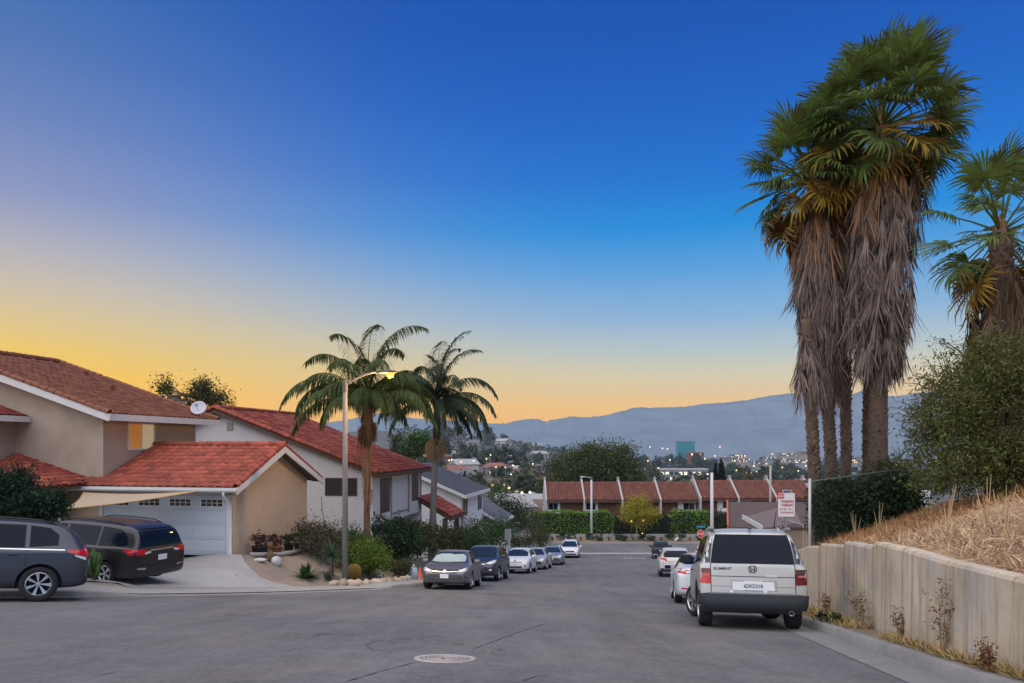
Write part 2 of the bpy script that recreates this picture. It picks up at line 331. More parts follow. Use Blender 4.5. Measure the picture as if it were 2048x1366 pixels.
# ---- driveway of the tan house
def poly_sheet(name, poly, zf, dz, m, step=.5):
    bm = bmesh.new(); bm.faces.new([bm.verts.new((x, y, 0)) for x, y in poly])
    P = np.array(poly); 
    for ax in (0, 1):
        for c in np.arange(P[:,ax].min()+step*.7, P[:,ax].max(), step):
            co = [0,0,0]; no = [0,0,0]; co[ax] = c; no[ax] = 1
            bmesh.ops.bisect_plane(bm, geom=bm.verts[:]+bm.edges[:]+bm.faces[:], plane_co=co, plane_no=no)
    for v in bm.verts: v.co.z = float(zf(v.co.x, v.co.y))+dz
    bmesh.ops.recalc_face_normals(bm, faces=bm.faces[:])
    if bm.faces and bm.faces[:][0].normal.z < 0: bmesh.ops.reverse_faces(bm, faces=bm.faces[:])
    me = bpy.data.meshes.new(name); bm.to_mesh(me); bm.free(); me.materials.append(m)
    me.polygons.foreach_set('use_smooth', [True]*len(me.polygons)); return link(name, me)
PD = LKS[(LKS[:,1] > 19.0) & (LKS[:,1] < 24.9)]
Tn = np.gradient(PD, axis=0); Tn /= np.linalg.norm(Tn, axis=1)[:,None]; PD = PD+np.c_[-Tn[:,1], Tn[:,0]]*1.3
drv = [tuple(p) for p in PD[::3]]+[(-7.6,25.0),(-8.6,25.4),(-9.4,26.0),(-9.75,26.62),(-18.0,28.06),(-18.0,22.0),(-12.6,19.9)]
structure(poly_sheet('driveway', drv, zland, .035, DRIVE))
# ---- slope right of the street
ys = np.concatenate([np.arange(-6, 30, .5), np.arange(30, 99, 1.5)])
kx = np.where(ys < 82, rkx(np.minimum(ys, 82)), 30.); wx = np.maximum(xw(ys), kx+.35); wx = np.where(ys > 31, kx+1.5, wx)
cols = [kx+.15, (kx+wx)/2, wx+.02]; zc = [zroad(c, ys)+h for c, h in zip(cols, (.12, .12, .14))]
structure(grid_obj('verge', np.stack(cols,1), np.repeat(ys[:,None],3,1), np.stack(zc,1), SOIL))
U = np.r_[0, np.geomspace(.01, 1, 40)]
X = (wx+.12)[:,None]+U*85; Y = np.repeat(ys[:,None], len(U), 1); Z = zhill(X, Y)
rs = np.random.RandomState(4)
Z = Z+(np.sin(X*2.3+Y*1.1)*np.cos(Y*1.9-X*.7)*.05+np.sin(X*5.1)*np.sin(Y*4.3)*.02)*np.clip((X-wx[:,None])/.6, 0, 1)*(Y < 40)
structure(grid_obj('hillside', X, Y, Z, STRAW_SOIL))
# ---- valley beyond the cross street, out to the mountains
def zfar(x, y):
    x = np.asarray(x, float); y = np.asarray(y, float)
    z = np.interp(y, [95,98,112,125,150,250,500,1000,2000,4000,9000], [-12.45,-12.4,-12.8,-15.5,-18.5,-26,-35,-44,-58,-78,-100])
    return z+68*np.exp(-((x+200)/330)**2-((y-1150)/330)**2)+26*np.exp(-((x+90)/110)**2-((y-520)/200)**2)
ys = np.r_[97.4, np.geomspace(104, 2900, 70)]; U = np.linspace(-1, 1, 61); U = np.sign(U)*np.abs(U)**1.6
hw = np.interp(ys, [98,200,1000,2900], [170,400,900,2400]); X = U[None]*hw[:,None]; X = np.clip(X, -1000, 2500); Y = np.repeat(ys[:,None], len(U), 1)
VALL = mat('valley_floor', (.11,.105,.095), .95, var=.3, scale=.05, var2=.3, scale2=.012)
structure(grid_obj('ground', X, Y, zfar(X, Y), VALL))
# base sheet under everything near, so no edge shows from the side
structure(grid_obj('terrain', *[a for a in (np.array([[-900,900],[-900,900.]]), np.array([[-300,-300],[99,99.]]), np.array([[-13.4,-13.4],[-13.4,-13.4]]))], SOIL))
# ---- mountains
ridge = np.array([(560,860),(655,845),(700,838),(760,826),(830,838),(900,842),(940,839),(975,846),(1010,847),(1050,838),(1075,838),(1090,843),(1140,833),(1180,835),(1220,829),(1270,815),(1300,816),(1370,814),(1430,805),(1490,799),(1540,790),(1590,785),(1625,788),(1660,800),(1700,786),(1730,775),(1760,790),(1780,793),(1830,786),(1900,780),(2080,776)], float)
DM = 3500.
us = np.linspace(585, 2080, 420); top = (890-np.interp(us, ridge[:,0], ridge[:,1]))/F*DM
rs = np.random.RandomState(2)
def rough1(n, a, seed):
    r = np.random.RandomState(seed); o = np.zeros(n)
    for s, k in ((5,1.),(11,.6),(24,.35),(60,.2)): o += np.interp(np.linspace(0, s, n), np.arange(s+1), r.randn(s+1))*k
    return o*a
top = top+rough1(420, 4.0, 3)*np.clip(top/200, .2, 1)+rs.randn(420)*1.3
V = np.array([0,.15,.3,.45,.6,.75,.88,1,1.1,1.3]); hv = np.array([0,.12,.3,.42,.6,.74,.9,1,.8,0])
xs = (us-1024)/F*DM
X = xs[:,None]*(.86+.14*V)[None]; Y = (DM-900)+V[None]*900+rough1(420, 25, 8)[:,None]*np.sin(V*math.pi*.8)[None]
Z = -75+(top[:,None]+75)*hv[None]
for j in range(1, 7): Z[:,j] += rough1(420, 9, 20+j)*(hv[j]*(1-hv[j])*3)
MOUNT = mat('haze_blue_mountain', (.15,.175,.21), .95, var=.25, scale=.01)  # bluish base colour carries part of the distance haze
structure(grid_obj('mountains', X, Y, Z, MOUNT))
us2 = np.linspace(560, 2080, 300); t2 = (890-np.interp(us2, [560,700,800,940,1000,1100,1200,1350,1500,1600,1700,1800,2080], [868,862,858,866,872,868,874,866,860,852,846,848,840]))/F*2900+rough1(300, 5, 77)+rs.randn(300)*.8
x2 = (us2-1024)/F*2900; X = x2[:,None]*np.array([.93,.97,1,1.04])[None]; Y = np.array([2620,2780,2900,3050.])[None]+0*X; Z = -75+(t2[:,None]+75)*np.array([0,.6,1,.5])[None]; Z[:,1] += rough1(300, 5, 78); structure(grid_obj('foothills', X, Y, Z, MOUNT))
# ---- haze: even pale air from just below the valley floor to just above the ridge
hz = MB().box(-1080, 2560, -250, 3900, -112, 292).obj('haze', None); tag(hz, kind='stuff')
hm = bpy.data.materials.new('haze_air'); hm.use_nodes = True; t = hm.node_tree; t.nodes.remove(t.nodes['Principled BSDF'])
pv = N(t, 'ShaderNodeVolumePrincipled'); pv.inputs['Color'].default_value = (.46,.74,1.0,1); pv.inputs['Density'].default_value = HAZE_D; pv.inputs['Anisotropy'].default_value = 0.0
t.links.new(pv.outputs[0], t.nodes['Material Output'].inputs['Volume']); hz.data.materials.append(hm)
# ---- retaining wall: cast panels with stepped tops
def wall_mat():
    m = bpy.data.materials.new('board_formed_concrete'); m.use_nodes = True; t = m.node_tree; bs = t.nodes['Principled BSDF']; geo = N(t, 'ShaderNodeNewGeometry')
    def noise(s, sc, det=4):
        mp = N(t, 'ShaderNodeMapping'); mp.inputs['Scale'].default_value = sc; t.links.new(geo.outputs['Position'], mp.inputs[0]); n = N(t, 'ShaderNodeTexNoise'); n.inputs['Scale'].default_value = s; n.inputs['Detail'].default_value = det; n.inputs['Roughness'].default_value = .65; t.links.new(mp.outputs[0], n.inputs['Vector']); return n.outputs[0]
    runs = mth(t, 'MULTIPLY', mth(t, 'SUBTRACT', noise(1.0, (6,6,.35)), .50), 4.2, True); runs2 = mth(t, 'MULTIPLY', mth(t, 'SUBTRACT', noise(1.0, (17,17,.5)), .53), 4.0, True); patch = noise(.8, (1,1,1.4), 5); pale = mth(t, 'MULTIPLY', mth(t, 'SUBTRACT', noise(.5, (1,1,1), 3), .5), 5, True)
    m1 = N(t, 'ShaderNodeMix', data_type='RGBA'); m1.inputs[6].default_value = (.58,.475,.34,1); m1.inputs[7].default_value = (.47,.44,.395,1); t.links.new(pale, m1.inputs[0])
    m2 = N(t, 'ShaderNodeMix', data_type='RGBA'); m2.inputs[7].default_value = (.155,.125,.085,1); t.links.new(m1.outputs[2], m2.inputs[6]); t.links.new(mth(t, 'MULTIPLY', mth(t, 'ADD', mth(t, 'MULTIPLY', runs, 1.0), mth(t, 'MULTIPLY', runs2, .7)), mth(t, 'MULTIPLY', patch, 1.5), True), m2.inputs[0])
    h = N(t, 'ShaderNodeHueSaturation'); t.links.new(m2.outputs[2], h.inputs['Color']); t.links.new(mth(t, 'ADD', .3, mth(t, 'MULTIPLY', patch, 1.4)), h.inputs['Value']); t.links.new(h.outputs[0], bs.inputs['Base Color']); bs.inputs['Roughness'].default_value = .92
    b = N(t, 'ShaderNodeBump'); b.inputs['Strength'].default_value = .35; b.inputs['Distance'].default_value = .02; t.links.new(noise(14, (1,1,1), 5), b.inputs['Height']); t.links.new(b.outputs[0], bs.inputs['Normal']); return m
WALLM = wall_mat()
wall = thing('retaining_wall', 'board-marked tan concrete retaining wall below the dry slope', 'wall', (xw(12.), 12, float(wtop(12.))))
edges = [(-3,3.2),(3.2,6.6),(6.6,10.3),(10.3,12.0),(12.0,14.5),(14.5,17.6),(17.6,22),(22,26),(26,30.5)]
for k, (a, b) in enumerate(edges):
    jog = (.012 if k % 2 else -.01) if k > 2 else 0
    n = 5; mb = MB(); yy = np.linspace(a, b-.012, n); ring = []
    step = .07 if 3 <= k else 0
    for i, y in enumerate(yy):
        kk = float(rkx(y)); x = max(float(xw(y)), kk+.35)+jog+(.03*(i/(n-1)) if k > 2 else 0); z1 = float(wtop(y))+step*(i/(n-1)-.25); z0 = float(zroad(x, y))-.3
        ring.append([(x, y, z0), (x+.02, y, z1-.05), (x+.045, y, z1-.01), (x+.07, y, z1), (x+.24, y, z1-.01), (x+.26, y, z1-.06), (x+.26, y, z0)])
    adopt(mb.loft(ring).obj('wall_panel', WALLM), wall)
# ------------------------------------------------------------------ houses
RZ = math.atan2(-UX, UY)
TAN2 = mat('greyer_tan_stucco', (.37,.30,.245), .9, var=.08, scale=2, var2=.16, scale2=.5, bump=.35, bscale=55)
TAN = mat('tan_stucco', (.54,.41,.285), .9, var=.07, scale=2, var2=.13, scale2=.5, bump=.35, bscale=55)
WHITE_ST = mat('white_stucco', (.62,.60,.60), .9, var=.05, scale=2.5, var2=.05, scale2=.5, bump=.3, bscale=50)
TRIM = mat('white_painted_trim', (.60,.60,.60), .6, var=.05, scale=3)
GDOOR = mat('pale_garage_door', (.46,.52,.60), .5, var=.03, scale=3)
TILE_A = mat('red_clay_tile', (.255,.055,.034), .8, var=.25, scale=7, orand=.34, island=.32, hue=.03, var2=.2, scale2=.8, bump=.3, bscale=50)
TILE_B = mat('brown_red_tile', (.20,.072,.04), .85, var=.2, scale=8, island=.22, hue=.015, bump=.3, bscale=50)
TILE_C = mat('townhouse_clay_tile', (.155,.055,.038), .85, var=.2, scale=1.2, island=.12, hue=.02)
UNDER = mat('roof_felt', (.12,.04,.025), .9, var=.2, scale=4)
SHINGLE = mat('grey_shingle', (.10,.105,.125), .9, var=.18, scale=18, var2=.15, scale2=1.2, bump=.4, bscale=30)
SHING_B = mat('brown_shingle', (.10,.07,.065), .9, var=.18, scale=16, var2=.15, scale2=1.0, bump=.4, bscale=30)
DKWOOD = mat('dark_brown_wood', (.09,.05,.035), .7, var=.2, scale=9)
SIDING = mat('brown_siding', (.13,.06,.035), .8, var=.2, scale=6)
GLASS = mat('dark_window_glass', (.015,.017,.02), .06, spec=.6)
BROWNGL = mat('brown_window_screen', (.045,.038,.036), .25, spec=.5)
DARK = mat('dark_recess', (.02,.018,.017), .9)
GREYMET = mat('galvanised_metal', (.42,.43,.45), .45, metal=.6, var=.08, scale=8)
def tile_shape(w=.33, L=.40, th=.02, amp=.045, n=7):
    """one S-tile: x across, y up the slope, z out of the roof"""
    xs = [w*i/(n-1)*1.08 for i in range(n)]; zs = [amp*(.5-.5*math.cos(2*math.pi*(i/(n-1))*1.0)) for i in range(n)]
    v = [(x, 0, z+.03) for x, z in zip(xs, zs)]+[(x, L, z) for x, z in zip(xs, zs)]+[(x, .0, z+.03-th-.012) for x, z in zip(xs, zs)]
    f = [(i, i+1, n+i+1, n+i) for i in range(n-1)]+[(2*n+i, 2*n+i+1, i+1, i) for i in range(n-1)]
    return v, f
def tile_field(root, O, ex, ey, w, h, m, individual=0, keep=None, tw=.33, te=.34, name='roof_tile', seed=1, part=None, amp=.045):
    """covers the rectangle O + a*ex + b*ey with tiles; the first `individual` (lowest, nearest) are objects, the rest one stuff part"""
    ex = Vector(ex).normalized(); ey = Vector(ey).normalized(); ez = ex.cross(ey).normalized(); O = Vector(O)
    v, f = tile_shape(tw, te*1.18, amp=amp); rnd = random.Random(seed)
    Mb = Matrix((ex, ey, ez)).transposed().to_4x4()
    spots = []
    for r in range(int(h/te)):
        for c in range(int(w/tw)):
            p = O+ex*(c*tw)+ey*(r*te)
            if keep is None or keep(c*tw+tw/2, r*te+te/2): spots.append(p)
    if individual:
        pm = bpy.data.meshes.new('roof_tile'); pm.from_pydata(v, [], f); pm.polygons.foreach_set('use_smooth', [True]*len(f)); pm.update(); pm.materials.append(m)
    va = np.array(v); fa = np.array(f); VV = []; FF = []; k = 0
    for i, p in enumerate(spots):
        J = Matrix.Translation(p+ez*rnd.uniform(0, .012)) @ Mb @ Matrix.Rotation(rnd.gauss(0, .012), 4, 'Z') @ Matrix.Rotation(rnd.gauss(0, .012), 4, 'X')
        if i < individual:
            o = link(name, pm, part if part is not None else root); o.matrix_local = J
        else:
            A = np.array(J); VV.append(va @ A[:3,:3].T+A[:3,3]); FF.append(fa+k); k += len(va)
    if VV:
        o = link(name+'s', mesh_np(name+'s', np.concatenate(VV), np.concatenate(FF), m, True), part if part is not None else root); o['kind'] = 'stuff'
def rake_tiles(parent, a, b, m, r=.10, step=.34, seed=3, drop=0.0):
    """barrel tiles overlapping along a rake or ridge, each a piece"""
    a = Vector(a); b = Vector(b); d = (b-a); L = d.length; d.normalize(); n = max(2, int(L/step)); rnd = random.Random(seed)
    mb = MB(); k = 9; ring = lambda rr, x: [(x, rr*math.cos(math.pi*1.25*(j/(k-1))-math.pi*.125), rr*math.sin(math.pi*1.25*(j/(k-1))-math.pi*.125)) for j in range(k)]
    A, B, C = ring(r*1.12, 0), ring(r*.92, step*1.15), ring(r*.95, 0.0)
    mb.add(A+B, [(j, j+1, k+j+1, k+j) for j in range(k-1)]); mb.add(A+C, [(k+j, k+j+1, j+1, j) for j in range(k-1)])
    me = mb.mesh('ridge_tile', m, smooth=True); sd = d.cross(Vector((0,0,1))).normalized(); up = sd.cross(d)
    for i in range(n):
        M = Matrix((d, -sd, up)).transposed().to_4x4(); M.translation = a+d*(i*L/n)+Vector((0,0,drop))
        o = link('ridge_tile', me, parent); o.matrix_local = M @ Matrix.Rotation(rnd.gauss(0, .03), 4, 'Y') @ Matrix.Rotation(rnd.gauss(0,.03), 4, 'Z')
def window(parent, O, ex, ez, w, h, frame, glass, fw=.06, depth=.07, mull=(), bars=(), name='window', sill=False, panes=True):
    """framed window lying on a wall: O lower corner, ex along the wall, ez up; frame stands proud, panes set back"""
    ex = Vector(ex).normalized(); ez = Vector(ez).normalized(); ey = ez.cross(ex).normalized(); M = Matrix((ex, ey, ez)).transposed().to_4x4(); M.translation = Vector(O)
    mb = MB()
    for d in ((0,w,0,fw),(0,w,h-fw,h),(0,fw,fw,h-fw),(w-fw,w,fw,h-fw)): mb.box(d[0], d[1], -.03, depth, d[2], d[3])
    for x in mull: mb.box(x-fw*.4, x+fw*.4, -.03, depth*.8, fw, h-fw)
    for z in bars: mb.box(fw, w-fw, -.03, depth*.7, z-fw*.3, z+fw*.3)
    if sill: mb.box(-.05, w+.05, -.02, depth+.05, -.06, 0)
    fo = mb.obj(name, frame, parent); fo.matrix_local = M
    if panes:
        xs = [fw]+list(mull)+[w-fw]; gl = glass if isinstance(glass, (list, tuple)) else [glass]*(len(xs)-1)
        for i in range(len(xs)-1): MB().box(xs[i], xs[i+1], -.02, .012, fw, h-fw).obj('pane', gl[i], fo)
    return fo
def gable_wall_poly(s0, s1, zb, ze, sr, zr): return [(s0,zb),(s1,zb),(s1,ze),(sr,zr),(s0,ze)]
# ================================================= tan two-storey house with the red garage roof
Z0 = -3.97
H1 = thing('tan_house', 'tan stucco two-storey house with red tile roofs and attached garage', 'house', (-10.08, 26.7, Z0), RZ)
GE, GR = 2.47, 3.93        # garage eave and ridge heights
mb = MB(); mb.box(-5.30, -.2, .02, .2, 2.16, 2.50); mb.box(-.2, 0, 0, .2, -.6, 2.50); mb.box(-9.4, -5.30, 0, .2, -.4, 2.5)
mb.prism([(0,.2,-1.5),(0,6,-1.5),(0,6,GE+.04),(0,3,GR-.12),(0,.2,GE+.04)], [(-.2,.2,-1.5),(-.2,6,-1.5),(-.2,6,GE+.04),(-.2,3,GR-.12),(-.2,.2,GE+.04)])
mb.box(-9.4, -.2, 5.8, 6, -1.5, 2.5)
mb.obj('garage_wall', TAN, H1)
box('garage_interior', DARK, H1, -5.28, -.22, .9, 1.0, -.1, 2.2)
# garage door
gd = MB().box(-5.28, -.22, .07, .13, -.05, 2.14).obj('garage_door', GDOOR, H1)
W4 = 5.06/4
for r in range(4):
    z0 = .0+r*.535
    MB().box(-5.275, -.225, .05, .075, z0+.008, z0+.528).obj('door_section', GDOOR, gd)
    if r < 3:
        for c in range(4): MB().box(-5.28+c*W4+.10, -5.28+(c+1)*W4-.10, .036, .052, z0+.09, z0+.45).obj('raised_panel', GDOOR, gd, bevel=.012)
for c in range(4):
    x0 = -5.28+c*W4+.2; ww = W4-.4
    fr = MB().box(x0-.04, x0+ww+.04, .03, .052, 1.70, 2.02).obj('window_frame', TRIM, gd)
    for i in range(4):
        for j in range(2):
            MB().box(x0+.01+i*ww/4+.012, x0+(i+1)*ww/4-.012, .024, .033, 1.73+j*.13+.01, 1.73+(j+1)*.13-.01).obj('pane', GLASS, gd)
mb = MB(); mb.box(-5.42, -5.28, -.03, .06, -.05, 2.25); mb.box(-.22, -.10, -.03, .06, -.05, 2.25); mb.box(-5.42, -.10, -.03, .06, 2.15, 2.28); mb.obj('door_trim', TRIM, H1)
# garage roof: deck, tiles, fascia, gutter
pit = (GR-GE)/3.5; sl = math.hypot(3.5, GR-GE)
rf = MB(); rf.slab([(-5.38,-.5,GE),(.45,-.5,GE),(.45,3,GR),(-5.38,3,GR)], (0,0,-.09)); rf.slab([(-9.3,-.5,GE),(-5.38,-.5,GE),(-5.38,.16,GE+.66*pit),(-9.3,.16,GE+.66*pit)], (0,0,-.09))
rf.slab([(-5.38,3,GR),(.45,3,GR),(.45,6.5,GE),(-5.38,6.5,GE)], (0,0,-.09))
gro = rf.obj('garage_roof', UNDER, H1)
sx = Vector((1,0,0)); sy = Vector((0,3.5,GR-GE))
tile_field(H1, (-9.3,-.55,GE-.01), sx, sy, 9.75, sl+.02, TILE_A, individual=290, keep=lambda a, b: (a > 3.95) or (b/sl*3.5 < .62), seed=5, part=gro)
tile_field(H1, (.45,6.55,GE-.01), -sx, (0,-3.5,GR-GE), 5.8, sl, TILE_A, seed=6, part=gro)
rake_tiles(gro, (.42,-.52,GE+.03), (.42,3,GR+.05), TILE_A, seed=1); rake_tiles(gro, (.42,6.5,GE+.03), (.42,3,GR+.05), TILE_A, seed=2)
rake_tiles(gro, (-5.3,3,GR+.06), (.5,3,GR+.06), TILE_A, r=.12, seed=3)
mb = MB(); mb.slab([(.46,-.55,GE-.02),(.46,3,GR-.02),(.46,3,GR-.27),(.46,-.55,GE-.25)], (.06,0,0)); mb.slab([(.46,3,GR-.02),(.46,6.55,GE-.02),(.46,6.55,GE-.25),(.46,3,GR-.27)], (.06,0,0)); mb.obj('rake_board', TRIM, H1)
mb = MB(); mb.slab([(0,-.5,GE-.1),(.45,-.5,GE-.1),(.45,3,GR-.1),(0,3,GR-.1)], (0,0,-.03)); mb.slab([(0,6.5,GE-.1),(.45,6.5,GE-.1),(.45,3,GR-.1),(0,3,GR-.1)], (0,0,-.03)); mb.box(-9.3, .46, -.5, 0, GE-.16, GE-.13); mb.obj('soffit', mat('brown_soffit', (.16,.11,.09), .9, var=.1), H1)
mb = MB(); mb.prism([(-9.3,-.52,GE-.02),(-9.3,-.66,GE-.02),(-9.3,-.66,GE-.12),(-9.3,-.60,GE-.18),(-9.3,-.52,GE-.18)], [(.5,-.52,GE-.02),(.5,-.66,GE-.02),(.5,-.66,GE-.12),(.5,-.60,GE-.18),(.5,-.52,GE-.18)]); mb.obj('gutter', TRIM, H1)
MB().tube([(-.02,-.58,GE-.16),(-.02,-.58,GE-.30),(-.05,-.12,GE-.58),(-.05,-.06,GE-.7),(-.05,-.06,0.02),(-.05,-.16,-.06)], .045, 8).obj('downspout', TRIM, H1, smooth=True)
# upper storey
UE, UR, US = 5.12, 7.93, -13.1
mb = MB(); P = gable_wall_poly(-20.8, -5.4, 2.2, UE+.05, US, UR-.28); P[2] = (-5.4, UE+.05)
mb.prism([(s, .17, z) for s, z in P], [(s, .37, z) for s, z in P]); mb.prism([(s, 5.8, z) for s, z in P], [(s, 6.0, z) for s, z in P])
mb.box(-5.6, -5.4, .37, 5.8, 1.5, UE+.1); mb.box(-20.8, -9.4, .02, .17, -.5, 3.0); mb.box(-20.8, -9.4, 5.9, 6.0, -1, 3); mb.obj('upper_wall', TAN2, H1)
dS = -4.75-US; pu = (UR-UE)/dS
rf = MB(); rf.slab([(-4.75,-.35,UE),(-4.75,6.75,UE),(US,6.75,UR),(US,-.35,UR)], (0,0,-.10)); rf.slab([(US,-.35,UR),(US,6.75,UR),(-21.45,6.75,UE),(-21.45,-.35,UE)], (0,0,-.10)); uro = rf.obj('upper_roof', UNDER, H1)
slu = math.hypot(dS, UR-UE)
tile_field(H1, (-4.70,-.35,UE-.01), (0,1,0), (-dS,0,UR-UE), 7.12, slu, TILE_B, seed=8, part=uro)
rake_tiles(uro, (-4.72,-.35,UE+.04), (US,-.35,UR+.05), TILE_B, r=.11, seed=9); rake_tiles(uro, (US,-.4,UR+.06), (US,6.8,UR+.06), TILE_B, r=.12, seed=10); rake_tiles(uro, (-4.72,6.75,UE+.04), (US,6.75,UR+.05), TILE_B, r=.11, seed=11)
mb = MB(); mb.slab([(-4.72,-.36,UE-.02),(US,-.36,UR-.02),(US,-.36,UR-.30),(-4.72,-.36,UE-.28)], (0,-.06,0)); mb.box(-4.74, -4.66, -.42, 6.8, UE-.25, UE-.0); mb.obj('fascia', TRIM, H1)
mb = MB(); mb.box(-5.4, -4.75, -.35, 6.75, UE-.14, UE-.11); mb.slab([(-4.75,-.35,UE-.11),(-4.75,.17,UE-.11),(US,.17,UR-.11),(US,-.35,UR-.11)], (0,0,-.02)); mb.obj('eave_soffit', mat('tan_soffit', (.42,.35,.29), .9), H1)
# lit bedroom window
LIT1 = mat('amber_lit_curtain', (.62,.30,.07), .8, var=.35, scale=3, stretch=(6,6,.2), emit=.2)
LIT2 = mat('cream_lit_curtain', (.62,.52,.33), .8, var=.12, scale=3, stretch=(6,6,.2), emit=.3)
window(H1, (-5.39,1.5,3.76), (0,1,0), (0,0,1), 1.62, 1.12, TRIM, [LIT1, LIT2], fw=.07, mull=(.81,), name='bedroom_window')
# left wing with its own roof, low porch roof in front
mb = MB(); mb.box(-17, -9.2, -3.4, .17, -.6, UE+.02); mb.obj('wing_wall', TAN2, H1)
wr = MB(); wr.slab([(-8.55,-4.0,UE-.05),(-8.55,.14,UE-.05),(-13.1,.14,UE+1.45),(-13.1,-4.0,UE+1.45)], (0,0,-.1)); wr.slab([(-13.1,-4.0,UE+1.45),(-13.1,.14,UE+1.45),(-17.6,.14,UE-.05),(-17.6,-4.0,UE-.05)], (0,0,-.1)); wro = wr.obj('wing_roof', UNDER, H1)
tile_field(H1, (-8.5,-4.0,UE-.05), (0,1,0), (-4.55,0,1.5), 4.15, 4.75, TILE_A, seed=12, part=wro)
box('wing_fascia', TRIM, H1, -8.56, -8.49, -4.05, .16, UE-.28, UE-.06)
def in_poly(p, poly):
    c = False; n = len(poly)
    for i in range(n):
        a, b = poly[i], poly[i-1]
        if (a[1] > p[1]) != (b[1] > p[1]) and p[0] < (b[0]-a[0])*(p[1]-a[1])/(b[1]-a[1])+a[0]: c = not c
    return c
zP = lambda s_: 3.62-.2986*(s_+9.18); PA = [(-9.18,.16,3.62),(-6.3,.16,zP(-6.3)),(-5.6,-.5,zP(-5.6)),(-5.6,-2.7,zP(-5.6))]; PQ = [(-9.18,.16,3.62),(-5.6,-2.7,zP(-5.6)),(-11.5,-2.7,2.45),(-11.5,.16,3.62)]
pr = MB(); pr.slab(PA, (0,0,-.1)); pr.slab(PQ, (0,0,-.1)); pro = pr.obj('porch_roof', UNDER, H1)
O_ = Vector((-5.55,-2.7,zP(-5.55))); e1 = Vector((0,1,0)); e2 = Vector((-1,0,.2986)).normalized()
tile_field(H1, O_, e1, e2, 3.0, 4.0, TILE_A, keep=lambda a, b: in_poly((lambda q: (q.x, q.y))(O_+e1*a+e2*b), [(x, y) for x, y, z in PA]), seed=13, part=pro)
O3 = Vector((-11.5,-2.75,2.44)); e3 = Vector((1,0,0)); e4 = Vector((0,2.86,1.17)).normalized()
tile_field(H1, O3, e3, e4, 6.0, 3.1, TILE_A, keep=lambda a, b: in_poly((lambda q: (q.x, q.y))(O3+e3*a+e4*b), [(x, y) for x, y, z in PQ]), seed=14, part=pro)
box('porch_gutter', TRIM, H1, -11.5, -5.5, -2.84, -2.70, 2.28, 2.44)
box('porch_wall', TAN, H1, -11.5, -6.4, -1.2, -1.0, -.6, 2.4)
# chimney, vents, dish
ch = MB().box(-7.7, -6.9, 6.95, 7.5, 3.0, 6.05).obj('chimney', WHITE_ST, H1); mb = MB(); mb.box(-7.8,-6.8,6.85,7.6,6.05,6.12); mb.box(-7.55,-7.05,7.05,7.4,6.12,6.26); mb.box(-7.62,-6.98,6.98,7.47,6.29,6.34); mb.obj('chimney_cap', mat('dark_metal_cap', (.12,.10,.09), .7), ch)
for s, t_ in ((-11.4,.8),(-8.4,4.3),(-10.8,5.6)):
    zz = UE+pu*(-4.75-s); MB().box(s-.14, s+.14, t_-.14, t_+.14, zz-.05, zz+.22).obj('roof_vent', TILE_B, H1)
dish = thing('satellite_dish', 'pale grey satellite dish on the eave of the tan house', 'satellite dish', at(400, 836, 33.2), R(-12))
mb = MB(); mb.lathe([(.0,.0),(.12,.008),(.24,.035),(.30,.06),(.34,.085),(.33,.09),(.27,.06),(.15,.02),(.0,.012)], 24)
dm = mb.obj('reflector', mat('dish_paint', (.45,.48,.55), .5), dish, smooth=True); dm.rotation_euler = (R(62), 0, R(18)); dm.location = (0,-.1,.42)
MB().tube([(0,.05,-.1),(0,.05,.42),(0,-.05,.5)], .025, 8).tube([(0,-.1,.3),(.1,-.45,.52)], .015, 6).box(.05,.17,-.52,-.42,.5,.6).obj('mast', GREYMET, dish)
# shade sail hung under the garage gutter
sail = thing('shade_sail', 'tan triangular shade sail stretched in front of the garage', 'shade sail', at(165, 988, 26.4))
Pa, Pb, Pc = at(166, 985, 26.9), at(120, 1019, 22.8), at(398, 982, 25.9); n = 16; vs = []; fs = []; idx = {}
for i in range(n+1):
    for j in range(n+1-i):
        a, b = i/n, j/n; c = 1-a-b; p = Pa*c+Pb*a+Pc*b
        sag = (a*b+b*c+a*c)*3; cen = (Pa+Pb+Pc)/3; pull = (a*b+b*c+a*c)-(3*a*b*c); p = p+(cen-p)*pull*.30; p.z -= sag*.10
        idx[i,j] = len(vs); vs.append(p)
for i in range(n):
    for j in range(n-i):
        fs.append((idx[i,j], idx[i+1,j], idx[i,j+1]))
        if j < n-i-1: fs.append((idx[i+1,j], idx[i+1,j+1], idx[i,j+1]))
so = MB().add(vs, fs).obj('cloth', mat('sail_cloth', (.55,.43,.30), .8, var=.05, scale=3, trans=.3), None, smooth=True); adopt(so, sail)
adopt(MB().tube([vs[idx[i,0]] for i in range(n+1)], .015, 5).tube([vs[idx[n-j,j]] for j in range(n+1)], .02, 5).tube([vs[idx[0,j]] for j in range(n+1)], .015, 5).obj('hem', mat('sail_hem', (.45,.28,.08), .8), None), sail)
MB().tube([at(120,1019,22.8)-sail.location, at(120,1019,22.8)-sail.location+Vector((-.05,-.2,-2.2))], .04, 8).obj('pole', GREYMET, sail)
